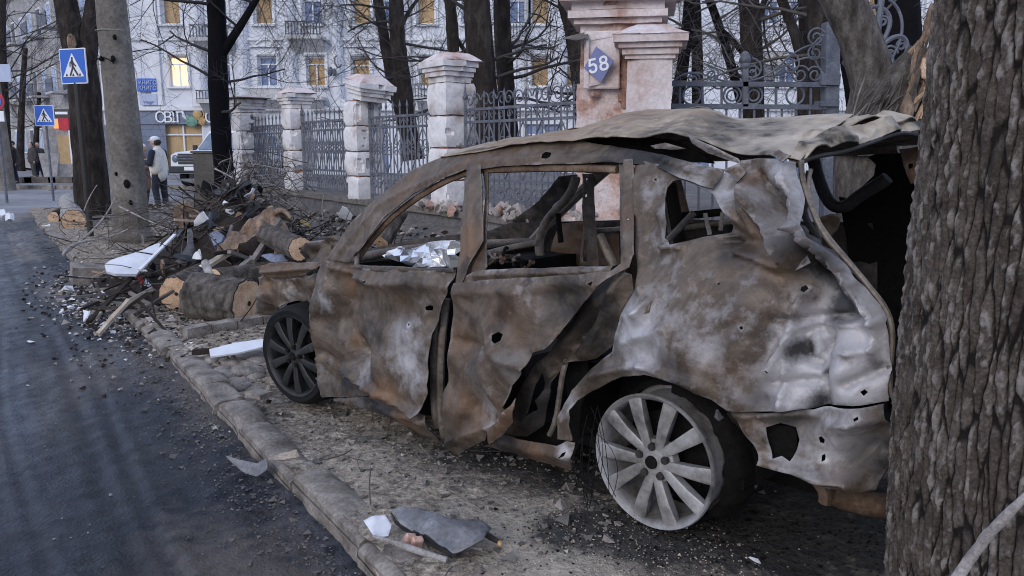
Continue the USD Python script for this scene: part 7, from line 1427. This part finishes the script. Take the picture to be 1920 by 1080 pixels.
def hand_chain(w, d):
    "a palm and five short fingers from the wrist w along d"
    w, d = np.array(w, float), np.array(d, float) / np.linalg.norm(d); s = np.cross(d, [0, 0, 1.0]); s /= np.linalg.norm(s); u = np.cross(s, d); out = [[(w, .026), (w + d * .08, .03)]]
    for i, (o, L) in enumerate(((-.03, .06), (-.01, .075), (.01, .07), (.03, .055))): a = w + d * .085 + s * o; out.append([(a, .010), (a + d * L * .6 - u * .01, .009), (a + d * L - u * .03, .008)])
    a = w + d * .03 + s * -.03; out.append([(a, .012), (a + d * .04 - s * .03, .010), (a + d * .07 - s * .025, .008)]); return out
def clothes(chains, grow=.02): 
    return hull_chain([[(p, r + grow) for p, r in ch] for ch in chains])
# man in white cap: stands side-on, facing left, forearms raised
armL = [((-.22, .0, 1.39), .055), ((-.31, .02, 1.13), .047), ((-.18, .30, 1.18), .032)]; armR = [((.22, .0, 1.39), .055), ((.30, .02, 1.13), .047), ((.14, .28, 1.20), .032)]
ar = [armL, armR] + hand_chain((-.15, .31, 1.17), (.3, 1, .15)) + hand_chain((.13, .29, 1.21), (-.3, 1, .2))
fz = at(303, 383, 20.0); sc_ = 1.80
vest = clothes([[((-.10, 0, 1.0), .13), ((-.09, .01, 1.2), .135), ((-.12, .01, 1.37), .08)], [((.10, 0, 1.0), .13), ((.09, .01, 1.2), .135), ((.12, .01, 1.37), .08)], [((0, .01, .88), .17), ((0, .01, 1.2), .14)], [((0, .0, 1.30), .12), ((0, .0, 1.46), .07)]], .03)
slvs = [clothes([armR[:2], [armR[1], ((.22, .16, 1.17), .04)]], .024), clothes([armL[:2], [armL[1], ((-.24, .17, 1.16), .04)]], .024)]
trs = clothes([[((-.10, 0, .88), .10), ((-.11, .06, .5), .066), ((-.12, 0, .12), .05)], [((.10, 0, .88), .10), ((.11, -.02, .5), .066), ((.12, -.04, .12), .05)]], .015)
shs = [hull_chain([[((-.12, -.02, .05), .05), ((-.12, .14, .04), .045)]]), hull_chain([[((.12, -.06, .05), .05), ((.12, .11, .04), .045)]])]
capm = trimesh.util.concatenate([ell((0, .05, 1.70), (.108, .118, .085)), ell((0, .15, 1.68), (.085, .09, .012)), ])
face = [('nose', ell((0, .16, 1.625), (.012, .02, .018), 2), 'skin'), ('eye', ell((-.035, .137, 1.65), (.012, .008, .008), 2), 'hair_dark'), ('eye', ell((.035, .137, 1.65), (.012, .008, .008), 2), 'hair_dark'), ('ear', ell((-.093, .03, 1.63), (.012, .025, .032), 2), 'skin'), ('ear', ell((.093, .03, 1.63), (.012, .025, .032), 2), 'skin'), ('mouth', ell((0, .140, 1.575), (.025, .008, .006), 2), 'cloth_brown'), ('hair', ell((0, .0, 1.64), (.098, .095, .085)), 'hair_dark')]
ft = np.array([fz[0], fz[1], .045])
person('person in a white cap, cream vest and dark sleeves standing behind the concrete pole', ft, 1.78, math.radians(78), figure(ar, .03), [('vest', vest, 'cloth_cream'), ('sleeve', slvs[0], 'cloth_navy'), ('sleeve', slvs[1], 'cloth_navy'), ('trousers', trs, 'cloth_navy'), ('shoe', shs[0], 'cloth_dark'), ('shoe', shs[1], 'cloth_dark'), ('cap', capm, 'cloth_white')] + face)
# second person half hidden by the pole, in a pinkish brown coat, facing the first
a2 = [[((-.20, .02, 1.34), .05), ((-.24, .06, 1.10), .043), ((-.12, .28, 1.14), .032)], [((.20, .02, 1.34), .05), ((.24, .06, 1.10), .043), ((.10, .30, 1.12), .032)]] + hand_chain((-.11, .29, 1.14), (.3, 1, .0)) + hand_chain((.10, .31, 1.12), (-.3, 1, 0))
coat = clothes([[((-.10, 0, .60), .15), ((-.09, .01, 1.15), .14), ((-.12, .01, 1.34), .08)], [((.10, 0, .60), .15), ((.09, .01, 1.15), .14), ((.12, .01, 1.34), .08)], [((0, 0, 1.2), .15), ((0, .0, 1.42), .07)], a2[0][:2], a2[1][:2], [a2[0][1], ((-.15, .22, 1.13), .037)], [a2[1][1], ((.14, .22, 1.12), .037)]], .03)
ft2 = np.array([at(272, 383, 21.0)[0], 21.0, .045])
person('person in a long brownish coat half hidden by the concrete pole', ft2, 1.62, math.radians(-80), figure(a2, .02), [('coat', coat, 'cloth_brown'), ('trousers', trs, 'cloth_dark'), ('shoe', shs[0], 'cloth_dark'), ('shoe', shs[1], 'cloth_dark'), ('hat', ell((0, .03, 1.69), (.105, .115, .08)), 'plaster_pink')] + face[:6])
a3 = [[((-.20, 0, 1.38), .05), ((-.25, -.02, 1.12), .043), ((-.22, .05, .88), .032)], [((.20, 0, 1.38), .05), ((.25, -.02, 1.12), .043), ((.20, .12, .95), .032)]] + hand_chain((-.22, .06, .87), (0, .3, -1)) + hand_chain((.20, .13, .94), (-.1, .6, -.8))
coat3 = clothes([[((-.10, 0, .85), .14), ((-.09, .01, 1.2), .14), ((-.13, .01, 1.36), .085)], [((.10, 0, .85), .14), ((.09, .01, 1.2), .14), ((.13, .01, 1.36), .085)], [((0, 0, 1.2), .15), ((0, 0, 1.44), .07)], a3[0], a3[1]], .03)
ft3 = np.array([at(30, 338, 33.5)[0], 33.5, .10])
person('person in dark clothes standing alone by the grey lamp pole at the far left', ft3, 1.72, math.radians(150), figure(a3, .0), [('jacket', coat3, 'cloth_dark'), ('trousers', trs, 'cloth_navy'), ('shoe', shs[0], 'cloth_dark'), ('shoe', shs[1], 'cloth_dark'), ('hair', ell((0, .0, 1.67), (.102, .105, .10)), 'hair_dark')] + face[:6])
for i, (px, D, lab, m) in enumerate(((62, 39.5, 'distant person in dark coat by the low concrete kerb wall', 'cloth_dark'), (73, 39.8, 'distant person in blue trousers near the leaning board', 'cloth_navy'))):
    f_ = np.array([at(px, 303, D)[0], D, .1]); person(lab, f_, 1.7, 2.6 + i, figure(a3), [('jacket', coat3, 'cloth_dark'), ('trousers', trs, m), ('shoe', shs[0], 'cloth_dark'), ('shoe', shs[1], 'cloth_dark'), ('hair', ell((0, .0, 1.67), (.102, .105, .10)), 'hair_dark')])
# the white off-road car
VN = thing('white_offroad_car', 'white boxy off-road car parked facing the street behind the dark tree', 'car'); VD = 29.0
o = np.array(at(383, 338, VD)); o[2] = .20; vy = math.radians(-105)        # forward direction angle
vf = np.array([math.cos(vy), math.sin(vy), 0]); vl = np.array([-vf[1], vf[0], 0])
def vput(nm, m, mt, par=VN, sm=35): return obj(nm, place(m, o, vl, -vf, UP) if False else place(m, o, -vl, vf, UP), mt, par, smooth=sm)
def prof(pts2, w, m=None):       # side profile (y forward, z) extruded over x
    e = extrude(sg.Polygon(pts2), w); T = np.eye(4); T[:3, 0] = [0, 1, 0]; T[:3, 1] = [0, 0, 1]; T[:3, 2] = [1, 0, 0]; T[:3, 3] = [-w / 2, 0, 0]; e.apply_transform(T); return e
vput('body', prof([(.55, .45), (.58, .75), (.55, 1.10), (.30, 1.20), (-.85, 1.28), (-4.0, 1.28), (-4.0, .45), (-3.6, .42), (-.2, .42)], 1.80), 'vehicle_white')
vput('cab', trimesh.convex.convex_hull([[x * .86, y, 1.28] for x in (-1, 1) for y in (-.85, -3.95)] + [[x * .74, y, 1.98] for x in (-1, 1) for y in (-1.55, -3.85)]), 'vehicle_white')
vput('windscreen', trimesh.convex.convex_hull([[x * .78, -.80 - d, 1.31] for x in (-1, 1) for d in (0, .05)] + [[x * .68, -1.44 - d, 1.90] for x in (-1, 1) for d in (0, .05)]), 'windscreen')
gr = vput('grille', box(1.15, .06, .36, (0, .585, .98)), 'vehicle_black')
for i in range(3): vput('grille_slat', box(1.10, .03, .04, (0, .625, .88 + i * .10)), 'iron', gr)
vput('bumper', box(1.84, .22, .24, (0, .60, .60), ch=.03), 'vehicle_black'); vput('number_plate', box(.50, .02, .12, (0, .722, .64)), 'sign_white')
for sx in (-1, 1):
    vput('headlight', ell((sx * .72, .57, .98), (.13, .05, .14)), 'windscreen'); vput('mirror', box(.18, .1, .2, (sx * 1.02, -1.0, 1.36), ch=.02), 'vehicle_black')
    for y in (-.28, -3.1):
        w_ = trimesh.creation.cylinder(radius=.39, height=.26, sections=32); w_.apply_transform(trimesh.transformations.rotation_matrix(np.pi / 2, [0, 1, 0])); w_.apply_translation((sx * .80, y, .36)); wh = vput('wheel', w_, 'burnt_rubber'); h_ = trimesh.creation.cylinder(radius=.21, height=.28, sections=24); h_.apply_transform(trimesh.transformations.rotation_matrix(np.pi / 2, [0, 1, 0])); h_.apply_translation((sx * .80, y, .36)); vput('rim', h_, 'alloy', wh)
    vput('side_window', box(.02, 1.9, .42, (sx * .825, -2.5, 1.60)), 'windscreen')
fl = ell((-.78, .70, .62), (.05, .03, .05), 2); vput('fog_lamp', fl, 'lamp_lit')
